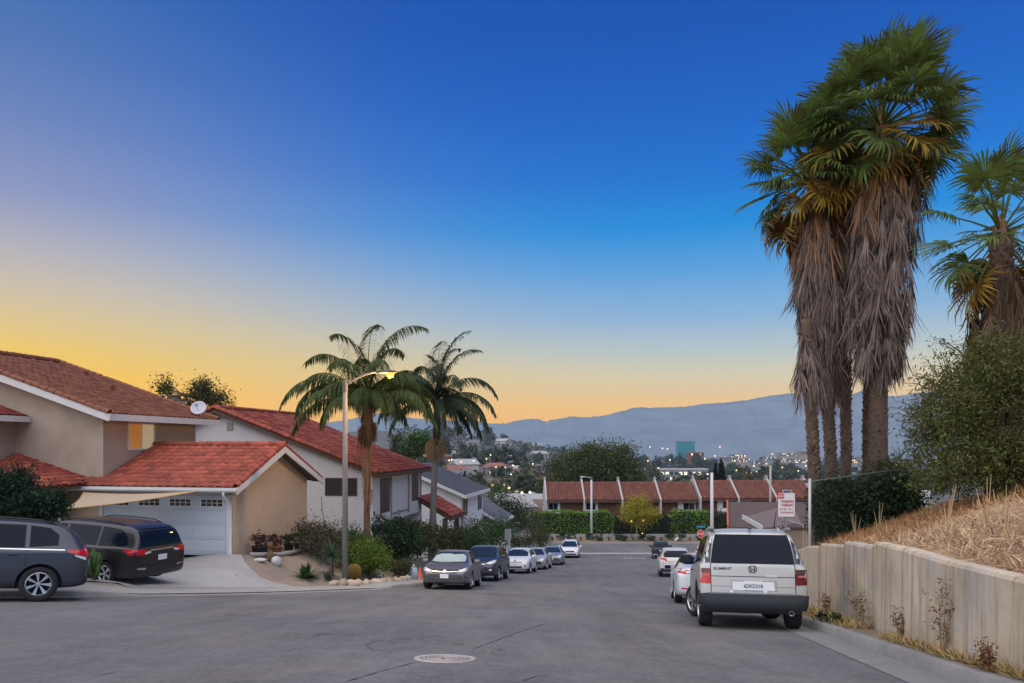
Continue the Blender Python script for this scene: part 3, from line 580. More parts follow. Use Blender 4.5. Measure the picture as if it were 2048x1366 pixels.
# ================================================= white house with red roof
Z2 = -5.8
H2 = thing('white_house', 'white stucco two-storey house with long red roof behind the palms', 'house', (-7.54, 40, Z2), RZ)
E2, RR2, S2 = 4.30, 7.85, -9.0
mb = MB(); P = gable_wall_poly(-18, -.0, -1.0, E2+.15, S2, RR2-.2)
mb.prism([(s,0,z) for s,z in P], [(s,.2,z) for s,z in P]); mb.prism([(s,8.8,z) for s,z in P], [(s,9.0,z) for s,z in P])
mb.box(-.2, 0, .2, 8.8, 1.55, E2+.2); mb.box(-1.0, 0, .2, 8.8, 1.42, 1.55); mb.box(-1.0, -.8, .2, 8.8, -3.5, 1.42); mb.obj('wall', WHITE_ST, H2)
p2 = (RR2-E2)/(-S2+.5); sl2 = math.hypot(-S2+.5, RR2-E2)
rf = MB(); rf.slab([(.5,-.5,E2),(.5,9.6,E2),(S2,9.6,RR2),(S2,-.5,RR2)], (0,0,-.10)); rf.slab([(S2,-.5,RR2),(S2,9.6,RR2),(-18.5,9.6,E2),(-18.5,-.5,E2)], (0,0,-.1)); r2 = rf.obj('roof', UNDER, H2)
tile_field(H2, (.55,-.5,E2-.01), (0,1,0), (S2-.5,0,RR2-E2), 10.1, sl2, TILE_A, individual=0, seed=21, part=r2, tw=.40, te=.38)
tile_field(H2, (-18.5,9.6,E2-.01), (0,-1,0), (9.5,0,RR2-E2), 10.1, sl2, TILE_A, individual=0, seed=22, part=r2, tw=.40, te=.38)
rake_tiles(r2, (.5,-.5,E2+.04), (S2,-.5,RR2+.05), TILE_A, r=.12, seed=23, step=.36); rake_tiles(r2, (-18.4,-.5,E2+.04), (S2,-.5,RR2+.05), TILE_A, r=.12, seed=24, step=.36); rake_tiles(r2, (S2,-.55,RR2+.06), (S2,9.6,RR2+.06), TILE_A, r=.13, seed=25, step=.36)
mb = MB(); mb.slab([(.5,-.5,E2-.1),(S2,-.5,RR2-.1),(S2,-.5,RR2-.28),(.5,-.5,E2-.26)], (0,-.05,0)); mb.slab([(-18.5,-.5,E2-.1),(S2,-.5,RR2-.1),(S2,-.5,RR2-.28),(-18.5,-.5,E2-.26)], (0,-.05,0)); mb.box(.5,.56,-.5,9.6,E2-.26,E2-.03); mb.obj('fascia', DKWOOD, H2)
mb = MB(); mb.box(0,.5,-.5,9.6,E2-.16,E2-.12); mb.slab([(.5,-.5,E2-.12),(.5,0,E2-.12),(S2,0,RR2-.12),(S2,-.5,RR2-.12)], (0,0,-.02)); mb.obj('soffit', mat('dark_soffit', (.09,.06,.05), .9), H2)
window(H2, (-2.73,-.005,3.02), (1,0,0), (0,0,1), 1.85, .98, DKWOOD, BROWNGL, fw=.05, depth=.05, mull=(.93,), name='side_window').rotation_euler
v2 = MB().box(-8.58,-8.2,-.03,0,6.60,7.05).obj('gable_vent', mat('vent_paint', (.30,.27,.25), .8), H2)
for k in range(7): MB().box(-8.56,-8.22,-.055,-.028,6.63+k*.058,6.665+k*.058).obj('louvre', mat('vent_louvre', (.42,.39,.36), .8), v2)
MB().box(-3.05,-2.6,-.05,.0,.98,1.12).obj('crawl_vent', DKWOOD, H2)
MB().tube([(-2.95,-.02,3.0),(-2.9,-.02,2.2),(-2.75,-.02,1.6),(-2.7,-.02,1.1)], .012, 5).obj('cable', DKWOOD, H2)
# street-facing upper bay: dark battens, tall windows
window(H2, (.0,1.15,1.98), (0,1,0), (0,0,1), 1.55, 1.95, DKWOOD, BROWNGL, fw=.10, depth=.06, mull=(.78,), name='tall_window')
window(H2, (.0,6.9,2.25), (0,1,0), (0,0,1), 1.35, 1.75, DKWOOD, BROWNGL, fw=.10, depth=.06, mull=(.68,), name='tall_window')
for t_ in (2.95, 6.2, 8.75): MB().box(.0,.05,t_-.1,t_+.1,1.62,E2-.15).obj('batten', mat('grey_batten', (.26,.22,.20), .8), H2)
MB().box(.0,.04,3.05,6.1,1.75,1.85).obj('trim_band', mat('grey_batten', (.26,.22,.20)), H2)
MB().box(-.80,-.76,1.2,6.2,-2.2,.55).obj('garage_door', TRIM, H2)
# entry porch of the white house
po = MB(); po.slab([(-.1,8.3,2.45),(-.1,12.2,2.45),(2.2,12.2,1.15),(2.2,8.3,1.15)], (0,0,-.12)); po2 = po.obj('porch_roof', UNDER, H2)
tile_field(H2, (2.25,8.3,1.16), (0,1,0), (-2.3,0,1.3), 3.9, 2.6, TILE_A, seed=27, part=po2, tw=.40, te=.34)
mb = MB(); mb.box(2.2,2.27,8.25,12.2,.92,1.14); mb.slab([(2.2,8.3,1.03),(-.1,8.3,2.33),(-.1,8.3,2.15),(2.2,8.3,.86)], (0,-.05,0)); mb.obj('porch_fascia', DKWOOD, H2)
for t_ in (8.7, 11.8): MB().box(1.55,1.83,t_-.14,t_+.14,-3.5,1.0).obj('porch_post', mat('brown_post', (.16,.12,.11), .85, var=.1), H2)
MB().tube([(-6.5,5.0,6.9),(-6.5,5.0,7.75)], .05, 8).lathe([(.05,7.55),(.11,7.62),(.11,7.75),(.0,7.8)], 10, (-6.5,5.0,0)).obj('flue', mat('rust_flue', (.14,.07,.05), .8), H2)
# ================================================= white house with grey roof
Z3 = -9.2
H3 = thing('grey_roofed_house', 'white two-storey house with grey shingle roof farther down the street', 'house', (-4.0, 58, Z3), RZ)
E3, RR3, S3 = 5.3, 7.6, -5.0
mb = MB(); P = gable_wall_poly(-10, 0, -1.0, E3+.15, S3, RR3-.15)
mb.prism([(s,0,z) for s,z in P], [(s,.2,z) for s,z in P]); mb.prism([(s,7.9,z) for s,z in P], [(s,8.1,z) for s,z in P]); mb.box(-.2,0,.2,7.9,-2.5,E3+.2); mb.obj('wall', mat('white_siding', (.66,.66,.67), .8, var=.04, scale=3), H3)
rf = MB(); rf.slab([(.5,-.5,E3),(.5,8.6,E3),(S3,8.6,RR3),(S3,-.5,RR3)], (0,0,-.12)); rf.slab([(S3,-.5,RR3),(S3,8.6,RR3),(-10.5,8.6,E3),(-10.5,-.5,E3)], (0,0,-.12)); r3 = rf.obj('roof', SHINGLE, H3)
tile_field(H3, (.5,-.5,E3), (0,1,0), (S3-.5,0,RR3-E3), 9.1, 5.95, SHINGLE, part=r3, tw=.35, te=.2, amp=.003, seed=31, name='shingle')
mb = MB(); mb.slab([(.5,-.5,E3-.02),(S3,-.5,RR3-.02),(S3,-.5,RR3-.3),(.5,-.5,E3-.28)], (0,-.05,0)); mb.box(.5,.57,-.55,8.6,E3-.26,E3+.02); mb.box(0,.5,-.5,8.6,E3-.2,E3-.13); mb.obj('fascia', TRIM, H3)
GREENGL = mat('greenish_window_glass', (.03,.06,.055), .1, spec=.6)
window(H3, (0,.5,3.55), (0,1,0), (0,0,1), 1.7, 1.55, TRIM, [BROWNGL, GREENGL], fw=.06, mull=(.85,), name='tall_window'); window(H3, (0,5.9,3.5), (0,1,0), (0,0,1), 1.7, 1.6, TRIM, [BROWNGL, GREENGL], fw=.06, mull=(.85,), name='tall_window')
gw = MB(); gw.box(-4, 1.0, 8.1, 14, -3.0, 2.3); gw.obj('garage_wall', MATS['white_siding'], H3)
gr3 = MB(); gr3.slab([(-1.2,7.9,4.1),(1.6,7.9,2.35),(1.6,14.5,2.35),(-1.2,14.5,4.1)], (0,0,-.12)); gr3.slab([(-1.2,7.9,4.1),(-1.2,14.5,4.1),(-4.4,14.5,2.2),(-4.4,7.9,2.2)], (0,0,-.12)); gr3.obj('garage_roof', SHINGLE, H3)
mb = MB(); mb.slab([(1.6,7.85,2.38),(-1.2,7.85,4.12),(-1.2,7.85,3.9),(1.6,7.85,2.12)], (0,-.06,0)); mb.box(1.6,1.67,7.8,14.5,2.1,2.36); mb.obj('garage_fascia', TRIM, H3)
# low front wall of that house with an arch
mb = MB(); mb.box(-.1, 2.6, 3.4, 3.6, -1.5, 1.15); mb.box(2.4,2.6,3.6,7.5,-2.0,.9); mb.obj('front_wall', MATS['white_siding'], H3)
# ================================================= brown-roofed house right of the street
H4 = thing('brown_roofed_house', 'low house with brown shingle roof and orange-trimmed gable behind the silver boxy car', 'house', (15.2, 52, -8.6), R(-4))
ORANGE = mat('orange_trim', (.50,.13,.04), .7)
near = Vector((-1.05,-5,3.36)); far = Vector((1.2,5,3.2)); apex = Vector((0,0,4.6)); off = Vector((10,.6,0))
rf = MB(); rf.slab([apex, apex+off, near+off, near], (0,0,-.12)); rf.slab([apex, far, far+off, apex+off], (0,0,-.12)); rf.obj('roof', SHING_B, H4)
q = [at(1487,1034,44), at(1585,1008,47), at(1602,1046,40), at(1526,1056,40)]; adopt(MB().slab(q, (0,0,-.1)).obj('front_roof', mat('light_brown_shingle', (.16,.12,.11), .9, var=.2, scale=16, bump=.4, bscale=30)), H4)
adopt(MB().bar(q[0]+Vector((-.05,0,0)), q[3]+Vector((-.05,0,0)), .08, .26).obj('white_fascia', TRIM), H4)
adopt(MB().slab([q[0]+Vector((.3,0,-.1)), q[3]+Vector((.3,.3,-.1)), Vector((q[3].x+.3,q[3].y+.3,-8.5)), Vector((q[0].x+.3,q[0].y,-8.5))], (.15,0,0)).obj('front_wall', mat('beige_wall', (.34,.27,.20), .9, var=.06)), H4)
mb = MB(); mb.bar(apex+Vector((-.06,0,0)), near+Vector((-.06,0,0)), .1, .3); mb.bar(apex+Vector((-.06,0,0)), far+Vector((-.06,0,0)), .1, .3); mb.obj('orange_fascia', ORANGE, H4)
mb = MB(); mb.prism([apex+Vector((.3,0,-.2)), near+Vector((.3,.4,-.2)), Vector((near.x+.3,near.y+.4,-1.5)), Vector((far.x+.3,far.y-.4,-1.5)), far+Vector((.3,-.4,-.2))], [apex+Vector((.5,0,-.2)), near+Vector((.5,.4,-.2)), Vector((near.x+.5,near.y+.4,-1.5)), Vector((far.x+.5,far.y-.4,-1.5)), far+Vector((.5,-.4,-.2))]); mb.box(-.3,9.5,-4.6,-4.4,-1.5,3.2); mb.obj('wall', mat('beige_wall', (.34,.27,.20), .9, var=.06), H4)
MB().box(1.5,3.0,-4.66,-4.58,.6,2.0).obj('window', BROWNGL, H4)
# ================================================= townhouse row beyond the cross street
tw = 5.75; TZ = -14.0
names = ['leftmost unit of the red-tiled townhouse row, beside the big dark tree', 'red-tiled townhouse unit behind the slim street light pole', 'red-tiled townhouse unit behind the yellow-leaved young tree', 'red-tiled townhouse unit right of the yellow-leaved young tree', 'red-tiled townhouse unit below the dark conifer, behind the tall pole', 'red-tiled townhouse unit left of the wooden pole above the brown roof', 'red-tiled townhouse unit behind the no parking sign', 'rightmost red-tiled townhouse unit beside the chain-link fence post']
PARAP = mat('parapet_stucco', (.40,.37,.36), .9, var=.1, scale=2)
for k in range(8):
    x0 = at(1092, 0, 112).x+k*tw+(.25 if k > 3 else 0); H = thing('townhouse', names[k], 'townhouse', (x0, 112, TZ+(.25 if k > 3 else 0)), 0, 'red-tiled townhouses in a row')
    E, RD = 5.65, 8.25; y1 = 4.2
    mb = MB(); mb.box(.15, tw-.15, .8, 1.0, 0, E-.1); mb.obj('wall', SIDING, H)
    wx0 = .3 if k % 2 == 0 else tw*.60
    mb = MB(); mb.box(.2 if k not in (3,4) else tw*.5, (tw*.38 if k not in (3,4) else tw-.2), .55, .8, 0, E-.1); mb.obj('bay_wall', WHITE_ST, H)
    bx0, bx1 = (.1, tw*.36) if k not in (3, 4) else (tw*.58, tw-.1)
    MB().box(bx0, bx1, -.2, .5, 3.2, 4.15).obj('balcony', TRIM, H)
    window(H, (bx0+.3,.55,3.9), (1,0,0), (0,0,1), bx1-bx0-.5, 1.3, TRIM, GLASS, mull=((bx1-bx0-.5)/2,), name='window')
    rf = MB(); rf.slab([(.1,-.6,E),(tw-.1,-.6,E),(tw-.1,y1,RD),(.1,y1,RD)], (0,0,-.15)); rf.slab([(.1,y1,RD),(tw-.1,y1,RD),(tw-.1,9,E),(.1,9,E)], (0,0,-.15)); ro = rf.obj('roof', UNDER, H)
    tile_field(H, (.12,-.62,E), (1,0,0), (0,y1+.6,RD-E), tw-.2, math.hypot(y1+.6, RD-E), TILE_C, part=ro, tw=.46, te=.55, amp=.17, seed=40+k)
    box('eave_board', DKWOOD, H, .1, tw-.1, -.66, -.58, E-.3, E-.05)
    def parapet(x):
        pr = [(-.8,0),(-.8,E+.15),(y1,RD+.55),(9.2,E+.2),(9.2,0)]
        MB().prism([(x-.13,a,b) for a,b in pr], [(x+.13,a,b) for a,b in pr]).obj('party_wall', PARAP, H)
        MB().box(x-.17,x+.17,y1-.3,y1+.3,RD+.5,RD+.72).obj('wall_cap', PARAP, H)
    parapet(0 if k else .0)
    if k == 7: parapet(tw)
H = thing('rear_townhouse', 'small red roof peeking over the townhouse row before the big tree', 'townhouse', (at(1208,0,126).x, 126, -14))
tile_field(H, (0,0,5.6), (1,0,0), (0,4.5,2.35), 5.8, 5.0, TILE_C, tw=.30, te=.55, amp=.1, seed=60)
mb = MB(); mb.prism([(-.2,-.3,0),(-.2,-.3,5.9),(-.2,4.6,8.8),(-.2,9,5.8),(-.2,9,0)], [(.05,-.3,0),(.05,-.3,5.9),(.05,4.6,8.8),(.05,9,5.8),(.05,9,0)]); mb.prism([(5.8,-.3,0),(5.8,-.3,5.9),(5.8,4.6,8.4),(5.8,9,5.8),(5.8,9,0)], [(6.05,-.3,0),(6.05,-.3,5.9),(6.05,4.6,8.4),(6.05,9,5.8),(6.05,9,0)]); mb.box(0,5.8,.2,.4,0,5.6); mb.obj('wall', PARAP, H)
# ------------------------------------------------------------------ vehicles
CARGL = mat('car_glass', (.006,.010,.020), .05, spec=.12); WSHIELD = mat('windshield_glass', (.02,.03,.045), .05, spec=.3)
RUBBER = mat('tyre_rubber', (.018,.018,.019), .85)
BLACKP = mat('black_plastic', (.028,.029,.032), .6)
GREYP = mat('dark_grey_plastic', (.032,.036,.044), .55, var=.05, scale=10)
ALLOY = mat('alloy', (.55,.56,.58), .3, metal=.8)
CHROME = mat('chrome', (.75,.76,.78), .12, metal=1.0)
REDL = mat('red_lamp_lens', (.50,.006,.008), .15, spec=.6)
REDD = mat('dark_red_lens', (.12,.012,.012), .15, spec=.6)
CLEAR = mat('clear_lamp_lens', (.62,.64,.64), .12, spec=.7)
SEAM = mat('panel_gap', (.01,.01,.011), .8)
PLATE = mat('plate_white', (.68,.69,.72), .5)
INK = mat('plate_ink', (.03,.04,.10), .6)
def paint(name, c, metal=.35, rough=.32): return mat(name, c, rough, metal=metal, coat=.4, spec=.4)
P_SILVER = paint('silver_paint', (.47,.465,.45), .3); P_WHITE = paint('white_paint', (.70,.71,.72), 0, .3); P_GREY = paint('grey_paint', (.048,.055,.072), .4)
P_DARK = paint('dark_grey_paint', (.055,.055,.062), .4); P_BLACK = paint('black_paint', (.015,.016,.02), .2); P_BRONZE = paint('grey_bronze_paint', (.14,.135,.14), .4)
P_NAVY = paint('dark_blue_paint', (.035,.042,.065), .35); P_WARMW = paint('pale_silver_paint', (.60,.58,.55), .2); P_SGREY = paint('light_grey_paint', (.30,.32,.36), .4)
def cage(st, W):
    """st: (x, zbottom, zbelt, ztop, half width at belt, half width at top), rear to front"""
    rows = []
    for x, zb, zl, zt, w, wt in st:
        zm = zb+(zl-zb)*.45
        half = [(0, zb), (w*.62, zb), (w*.93, zb+.015), (w*.985, zb+.10), (w, zm), (w*.995, zl-.06), (w*.975, zl), (w*.93, min(zl+.03, zt-.01)), (wt+(w*.93-wt)*.10, zt-.075*min(1, (zt-zl)/.2)), (wt*.93, zt-.012), (wt*.6, zt+.006), (0, zt+.012)]
        rows.append([(x, y, z) for y, z in half])
    n = len(rows[0]); v = []; R_ = []; L_ = []
    for r in rows:
        a = []; b = []
        for j, p in enumerate(r):
            v.append(p); a.append(len(v)-1)
            if j in (0, n-1): b.append(len(v)-1)
            else: v.append((p[0], -p[1], p[2])); b.append(len(v)-1)
        R_.append(a); L_.append(b)
    f = []
    for i in range(len(rows)-1):
        for j in range(n-1):
            f.append((R_[i][j], R_[i+1][j], R_[i+1][j+1], R_[i][j+1])); f.append((L_[i][j+1], L_[i+1][j+1], L_[i+1][j], L_[i][j]))
    for i, flip in ((0, False), (len(rows)-1, True)):
        for j in range(n-1):
            q = []
            for k in (R_[i][j], R_[i][j+1], L_[i][j+1], L_[i][j]):
                if k not in q: q.append(k)
            f.append(tuple(q[::-1] if flip else q))
    me = bpy.data.meshes.new('cage'); me.from_pydata(v, [], f); me.update(); return me
def wheel_meshes(Rw, wd, spokes, two=False):
    r = Rw*.67
    t = MB().lathe([(r*.97,-wd/2+.02),(r*1.02,-wd/2),(Rw*.93,-wd/2),(Rw*.985,-wd/2+.025),(Rw,-wd/4),(Rw,wd/4),(Rw*.985,wd/2-.025),(Rw*.93,wd/2),(r*1.02,wd/2),(r*.97,wd/2-.02)], 28, axis='Y')
    tm = t.mesh('wheel', RUBBER, smooth=True)
    m = MB(); o = wd/2
    m.lathe([(r*1.0,-wd/2),(r*1.0,o-.006),(r*.955,o+.002),(r*.90,o-.02),(r*.88,-wd/4)], 28, axis='Y')
    for k in range(spokes):
        a = 2*math.pi*k/spokes; da = .42*math.pi/spokes; c = lambda rr, an, y: (rr*math.cos(an), y, rr*math.sin(an))
        m.prism([c(r*.2,a-da*1.3,o-.022), c(r*.92,a-da*.8,o-.012), c(r*.92,a+da*.8,o-.012), c(r*.2,a+da*1.3,o-.022)], [c(r*.2,a-da*1.3,o-.07), c(r*.92,a-da*.8,o-.06), c(r*.92,a+da*.8,o-.06), c(r*.2,a+da*1.3,o-.07)])
    m.lathe([(0,o-.008),(r*.16,o-.01),(r*.2,o-.03),(r*.2,o-.08)], 14, axis='Y')
    rm = m.mesh('rim', ALLOY)
    hub = MB().lathe([(0,-wd/4+.015),(r*.9,-wd/4+.015)], 20, axis='Y').mesh('brake', SEAM)
    return tm, rm, hub
class Car:
    def __init__(s, name, label, cat, st, W, wheels, Rw, pt, group=None, spokes=5, arch=1.16, tw=.21):
        s.root = thing(name, label, cat, group=group); s.L = st[-1][0]; s.W = W; s.wh = wheels; s.Rw = Rw
        me = cage(st, W); o = bpy.data.objects.new('tmp', me); COL.objects.link(o)
        m = o.modifiers.new('s', 'SUBSURF'); m.levels = m.render_levels = 2
        cm = MB()
        for x in wheels:
            for sg in (-1, 1): cm.lathe([(0.0001,-.14),(Rw*arch,-.14),(Rw*arch,.5),(0.0001,.5)], 28, (x, sg*(W/2-.16) if sg > 0 else -W/2-.2, Rw), axis='Y') if False else cm.box(0,0,0,0,0,0) if False else None
        cuts = []
        for x in wheels:
            for sg in (-1, 1):
                y0, y1 = (W/2-.30, W/2+.3) if sg > 0 else (-W/2-.3, -W/2+.30)
                c = MB().lathe([(Rw*arch,y0),(Rw*arch,y1)], 30, (x,0,Rw), axis='Y', cap=True)
                cme = c.mesh('cut', BLACKP); bm = bmesh.new(); bm.from_mesh(cme); bmesh.ops.recalc_face_normals(bm, faces=bm.faces[:]); bm.to_mesh(cme); bm.free()
                co = bpy.data.objects.new('cut', cme); COL.objects.link(co); cuts.append(co)
                b = o.modifiers.new('b', 'BOOLEAN'); b.operation = 'DIFFERENCE'; b.object = co; b.solver = 'EXACT'; b.material_mode = 'TRANSFER'
        me.materials.append(pt)
        dg = bpy.context.evaluated_depsgraph_get(); fm = bpy.data.meshes.new_from_object(o.evaluated_get(dg))
        for c in cuts: bpy.data.objects.remove(c)
        bpy.data.objects.remove(o)
        fm.polygons.foreach_set('use_smooth', [True]*len(fm.polygons)); fm.name = 'body'
        fm.set_sharp_from_angle(angle=R(40))
        s.body = link('body', fm, s.root)
        bm = bmesh.new(); bm.from_mesh(fm); s.bvh = BVHTree.FromBMesh(bm); bm.free()
        tm, rm, hm = wheel_meshes(Rw, tw, spokes)
        s.wheels = []
        for x in wheels:
            for sg in (-1, 1):
                w = link('wheel', tm, s.root); w.location = (x, sg*(W/2-tw/2-.03), Rw); w.rotation_euler = (0, random.random()*.6, 0 if sg > 0 else math.pi)
                link('rim', rm, w); link('brake_disc', hm, w); s.wheels.append(w)
    def proj(s, name, d, poly, m, off=.004, step=.09, parent=None, thick=0.0):
        """a 2-D outline thrown onto the body along d ('F' front,'R' rear,'S' right side,'P' left side,'T' top) as a thin fitted panel"""
        bm = bmesh.new(); bm.faces.new([bm.verts.new((a, b, 0)) for a, b in poly]); P = np.array(poly)
        for ax in (0, 1):
            lo, hi = P[:,ax].min(), P[:,ax].max(); k = int((hi-lo)/step)
            for i in range(k):
                co = [0,0,0]; no = [0,0,0]; co[ax] = lo+(hi-lo)*(i+1)/(k+1); no[ax] = 1
                bmesh.ops.bisect_plane(bm, geom=bm.verts[:]+bm.edges[:]+bm.faces[:], plane_co=co, plane_no=no)
        dirs = {'F': ((8,0,0),(-1,0,0)), 'R': ((-4,0,0),(1,0,0)), 'S': ((0,-4,0),(0,1,0)), 'P': ((0,4,0),(0,-1,0)), 'T': ((0,0,5),(0,0,-1))}
        o0, dv = dirs[d]; dv = Vector(dv); last = None; nm = []
        for v in bm.verts:
            a, b = v.co.x, v.co.y
            st = Vector((o0[0], a, b)) if d in 'FR' else (Vector((a, o0[1], b)) if d in 'SP' else Vector((a, b, o0[2])))
            h, nn, i, dist = s.bvh.ray_cast(st, dv)
            if h is None or nn.dot(dv) > -.05:
                q = st+dv*(4 if last is None else last); h, nn, i, dd = s.bvh.find_nearest(q)
                if nn.dot(dv) > 0 : nn = -dv
            else: last = dist
            v.co = h+nn*off; nm.append(nn)
        bmesh.ops.recalc_face_normals(bm, faces=bm.faces[:])
        if sum((f.normal.dot(dv)*f.calc_area() for f in bm.faces)) > 0: bmesh.ops.reverse_faces(bm, faces=bm.faces[:])
        me = bpy.data.meshes.new(name); bm.to_mesh(me); bm.free(); me.materials.append(m)
        me.polygons.foreach_set('use_smooth', [True]*len(me.polygons))
        return link(name, me, parent if parent is not None else s.root)
    def both(s, name, poly, m, **k):
        for d in 'SP': s.proj(name, d, poly, m, **k)
    def mir2(s, name, d, poly, m, **k):
        s.proj(name, d, poly, m, **k); s.proj(name, d, [(-a, b) for a, b in poly][::-1], m, **k)
    def line(s, name, d, pts, m, w=.014, **k):
        for (a, b) in zip(pts[:-1], pts[1:]):
            a = Vector(a); b = Vector(b); t = (b-a).normalized(); n_ = Vector((-t.y, t.x))*w/2
            s.proj(name, d, [tuple(a-n_), tuple(b-n_), tuple(b+n_), tuple(a+n_)], m, step=.12, off=.003, **k)
    def mirror(s, x, z, m, size=1.0):
        for sg in (-1, 1):
            o = MB().box(-.07,.08,-.12,.11,-.075,.085).obj('side_mirror', m, s.root, bevel=.035, smooth=True); o.location = (x, sg*(s.W/2+.10), z); o.scale = (size,size,size)
            MB().box(-.085,-.07,-.095,.085,-.055,.065).obj('mirror_glass', CARGL, o)
            MB().bar((0,-sg*.08,-.05), (.03,-sg*.2,-.09), .05, .04).obj('mirror_arm', m, o)
    def rails(s, x0, x1, y, z0, m=BLACKP):
        for sg in (-1, 1):
            n = 8; pts = []
            for i in range(n+1):
                x = x0+(x1-x0)*i/n; h = s.bvh.ray_cast(Vector((x, sg*y, 5)), Vector((0,0,-1)))[0]; e = min(i, n-i)
                pts.append((x, sg*y, h.z+(.0 if e == 0 else .055)))
            MB().tube(pts, .022, 6).obj('roof_rail', m, s.root, smooth=True)
    def plate(s, d, z, y=0, text=None, w=.31, h=.155):
        hit = s.bvh.ray_cast(Vector((8 if d == 'F' else -4, y, z)), Vector((-1 if d == 'F' else 1, 0, 0)))[0]; sg = 1 if d == 'F' else -1
        x0 = hit.x+sg*.012; o = MB().box(min(x0, x0+sg*.012), max(x0, x0+sg*.012), y-w/2, y+w/2, z-h/2, z+h/2).obj('license_plate', PLATE, s.root)
        if text:
            M = Matrix.Translation((x0+sg*.014, y, z-.012)) @ Matrix(((0,0,1*sg,0),(1*sg,0,0,0),(0,1,0,0),(0,0,0,1)))
            lettering(text, .088, INK, o, M, depth=.002, bold=True, sx=.86)
        return o
    def handles(s, xs, z, m):
        for x in xs:
            for sg in (-1, 1):
                h = s.bvh.ray_cast(Vector((x, sg*4, z)), Vector((0,-sg,0)))[0]
                o = MB().box(-.10,.10,-.018,.018,-.016,.016).obj('door_handle', m, s.root, bevel=.008); o.location = (x, h.y+sg*.018, z)
    def place(s, x, y, ang, zf, steer=0.0):
        """wheels on the ground: ang = heading from +x, zf ground height; (x, y) is the centre of the wheelbase"""
        c, sn = math.cos(ang), math.sin(ang); xm = sum(s.wh)/2; wb = abs(s.wh[1]-s.wh[0]); tr = s.W-.3
        g = lambda a, b: float(zf(x+c*a-sn*b, y+sn*a+c*b))
        zf_, zb_, zl_, zr_ = g(wb/2,0), g(-wb/2,0), g(0,tr/2), g(0,-tr/2)
        fw = Vector((c*wb, sn*wb, zf_-zb_)).normalized(); lf = Vector((-sn*tr, c*tr, zl_-zr_)).normalized(); up = fw.cross(lf).normalized(); lf = up.cross(fw)
        M = Matrix((fw, lf, up)).transposed().to_4x4(); pos = Vector((x, y, (zf_+zb_)/2+.006))-fw*xm
        s.root.matrix_world = Matrix.Translation(pos) @ M
        if steer:
            for w in s.wheels:
                if abs(w.location.x-s.wh[1]) < .01: w.rotation_euler.z += steer
def rect(a0, a1, b0, b1): return [(a0,b0),(a1,b0),(a1,b1),(a0,b1)]
def st_scale(st, L, H, W):
    k = L/st[-1][0]; h = H/max(r[3] for r in st); w = W/2/max(r[4] for r in st)
    return [(a*k, b*h, c*h, d*h, e*w, f*w) for a, b, c, d, e, f in st]
SEDAN = [(0,.36,.76,.84,.74,.60),(.05,.27,.84,1.00,.82,.68),(.22,.22,.90,1.07,.87,.70),(.70,.2,.93,1.10,.905,.69),(1.00,.2,.94,1.21,.91,.64),(1.50,.2,.95,1.41,.91,.58),(2.05,.2,.94,1.465,.91,.585),(2.70,.2,.93,1.455,.91,.59),(3.08,.2,.91,1.36,.91,.61),(3.50,.2,.90,1.16,.91,.68),(3.85,.2,.89,1.00,.905,.74),(4.25,.2,.84,.91,.89,.72),(4.62,.22,.74,.80,.84,.68),(4.78,.24,.62,.68,.77,.60),(4.85,.34,.55,.60,.66,.50)]
SUV = [(0,.42,.86,.95,.78,.66),(.05,.34,.98,1.14,.87,.72),(.18,.30,1.05,1.33,.915,.70),(.45,.27,1.07,1.60,.93,.66),(.85,.26,1.07,1.68,.94,.66),(1.6,.25,1.06,1.71,.945,.67),(2.5,.25,1.05,1.70,.945,.67),(3.0,.25,1.04,1.62,.945,.68),(3.38,.25,1.03,1.38,.94,.72),(3.68,.25,1.02,1.17,.935,.77),(4.1,.26,.97,1.07,.92,.76),(4.45,.28,.86,.97,.88,.72),(4.60,.30,.74,.82,.81,.64),(4.68,.40,.62,.70,.70,.54)]
VAN = [(0,.36,.92,1.02,.82,.70),(.05,.28,1.04,1.28,.91,.74),(.20,.24,1.08,1.58,.95,.72),(.55,.22,1.08,1.71,.975,.70),(1.6,.2,1.06,1.74,.985,.70),(2.8,.2,1.04,1.73,.985,.70),(3.3,.2,1.02,1.66,.985,.71),(3.75,.2,1.0,1.42,.98,.76),(4.15,.2,.98,1.16,.97,.81),(4.55,.22,.92,1.03,.95,.79),(4.92,.24,.80,.92,.89,.72),(5.08,.26,.68,.76,.81,.62),(5.15,.36,.58,.66,.70,.52)]
HATCH = [(0,.38,.80,.90,.72,.62),(.04,.28,.90,1.10,.80,.66),(.16,.24,.96,1.30,.84,.64),(.42,.22,.97,1.46,.855,.61),(1.0,.2,.96,1.51,.86,.60),(1.8,.2,.95,1.51,.86,.60),(2.3,.2,.93,1.43,.86,.61),(2.72,.2,.92,1.20,.86,.67),(3.02,.2,.91,1.03,.855,.72),(3.45,.22,.85,.94,.83,.70),(3.75,.24,.74,.84,.78,.62),(3.88,.26,.62,.70,.71,.54),(3.94,.36,.55,.60,.62,.46)]
BOXY = [(0,.44,.98,1.08,.86,.78),(.035,.40,1.08,1.25,.895,.77),(.10,.34,1.12,1.58,.905,.72),(.22,.30,1.12,1.71,.905,.69),(.6,.27,1.11,1.765,.905,.69),(1.5,.26,1.10,1.775,.905,.69),(2.4,.26,1.09,1.77,.905,.69),(2.85,.26,1.08,1.70,.905,.69),(3.15,.26,1.07,1.48,.905,.72),(3.42,.26,1.06,1.20,.90,.77),(3.8,.28,1.02,1.11,.88,.76),(4.12,.30,.92,1.00,.85,.70),(4.24,.32,.80,.86,.79,.62),(4.30,.42,.68,.74,.70,.52)]
GRP = 'cars parked on the street'
def doors(c, xs, z0, z1): 
    for x in xs:
        for d in 'SP': c.line('door_seam', d, [(x, z0), (x, z1)], SEAM)
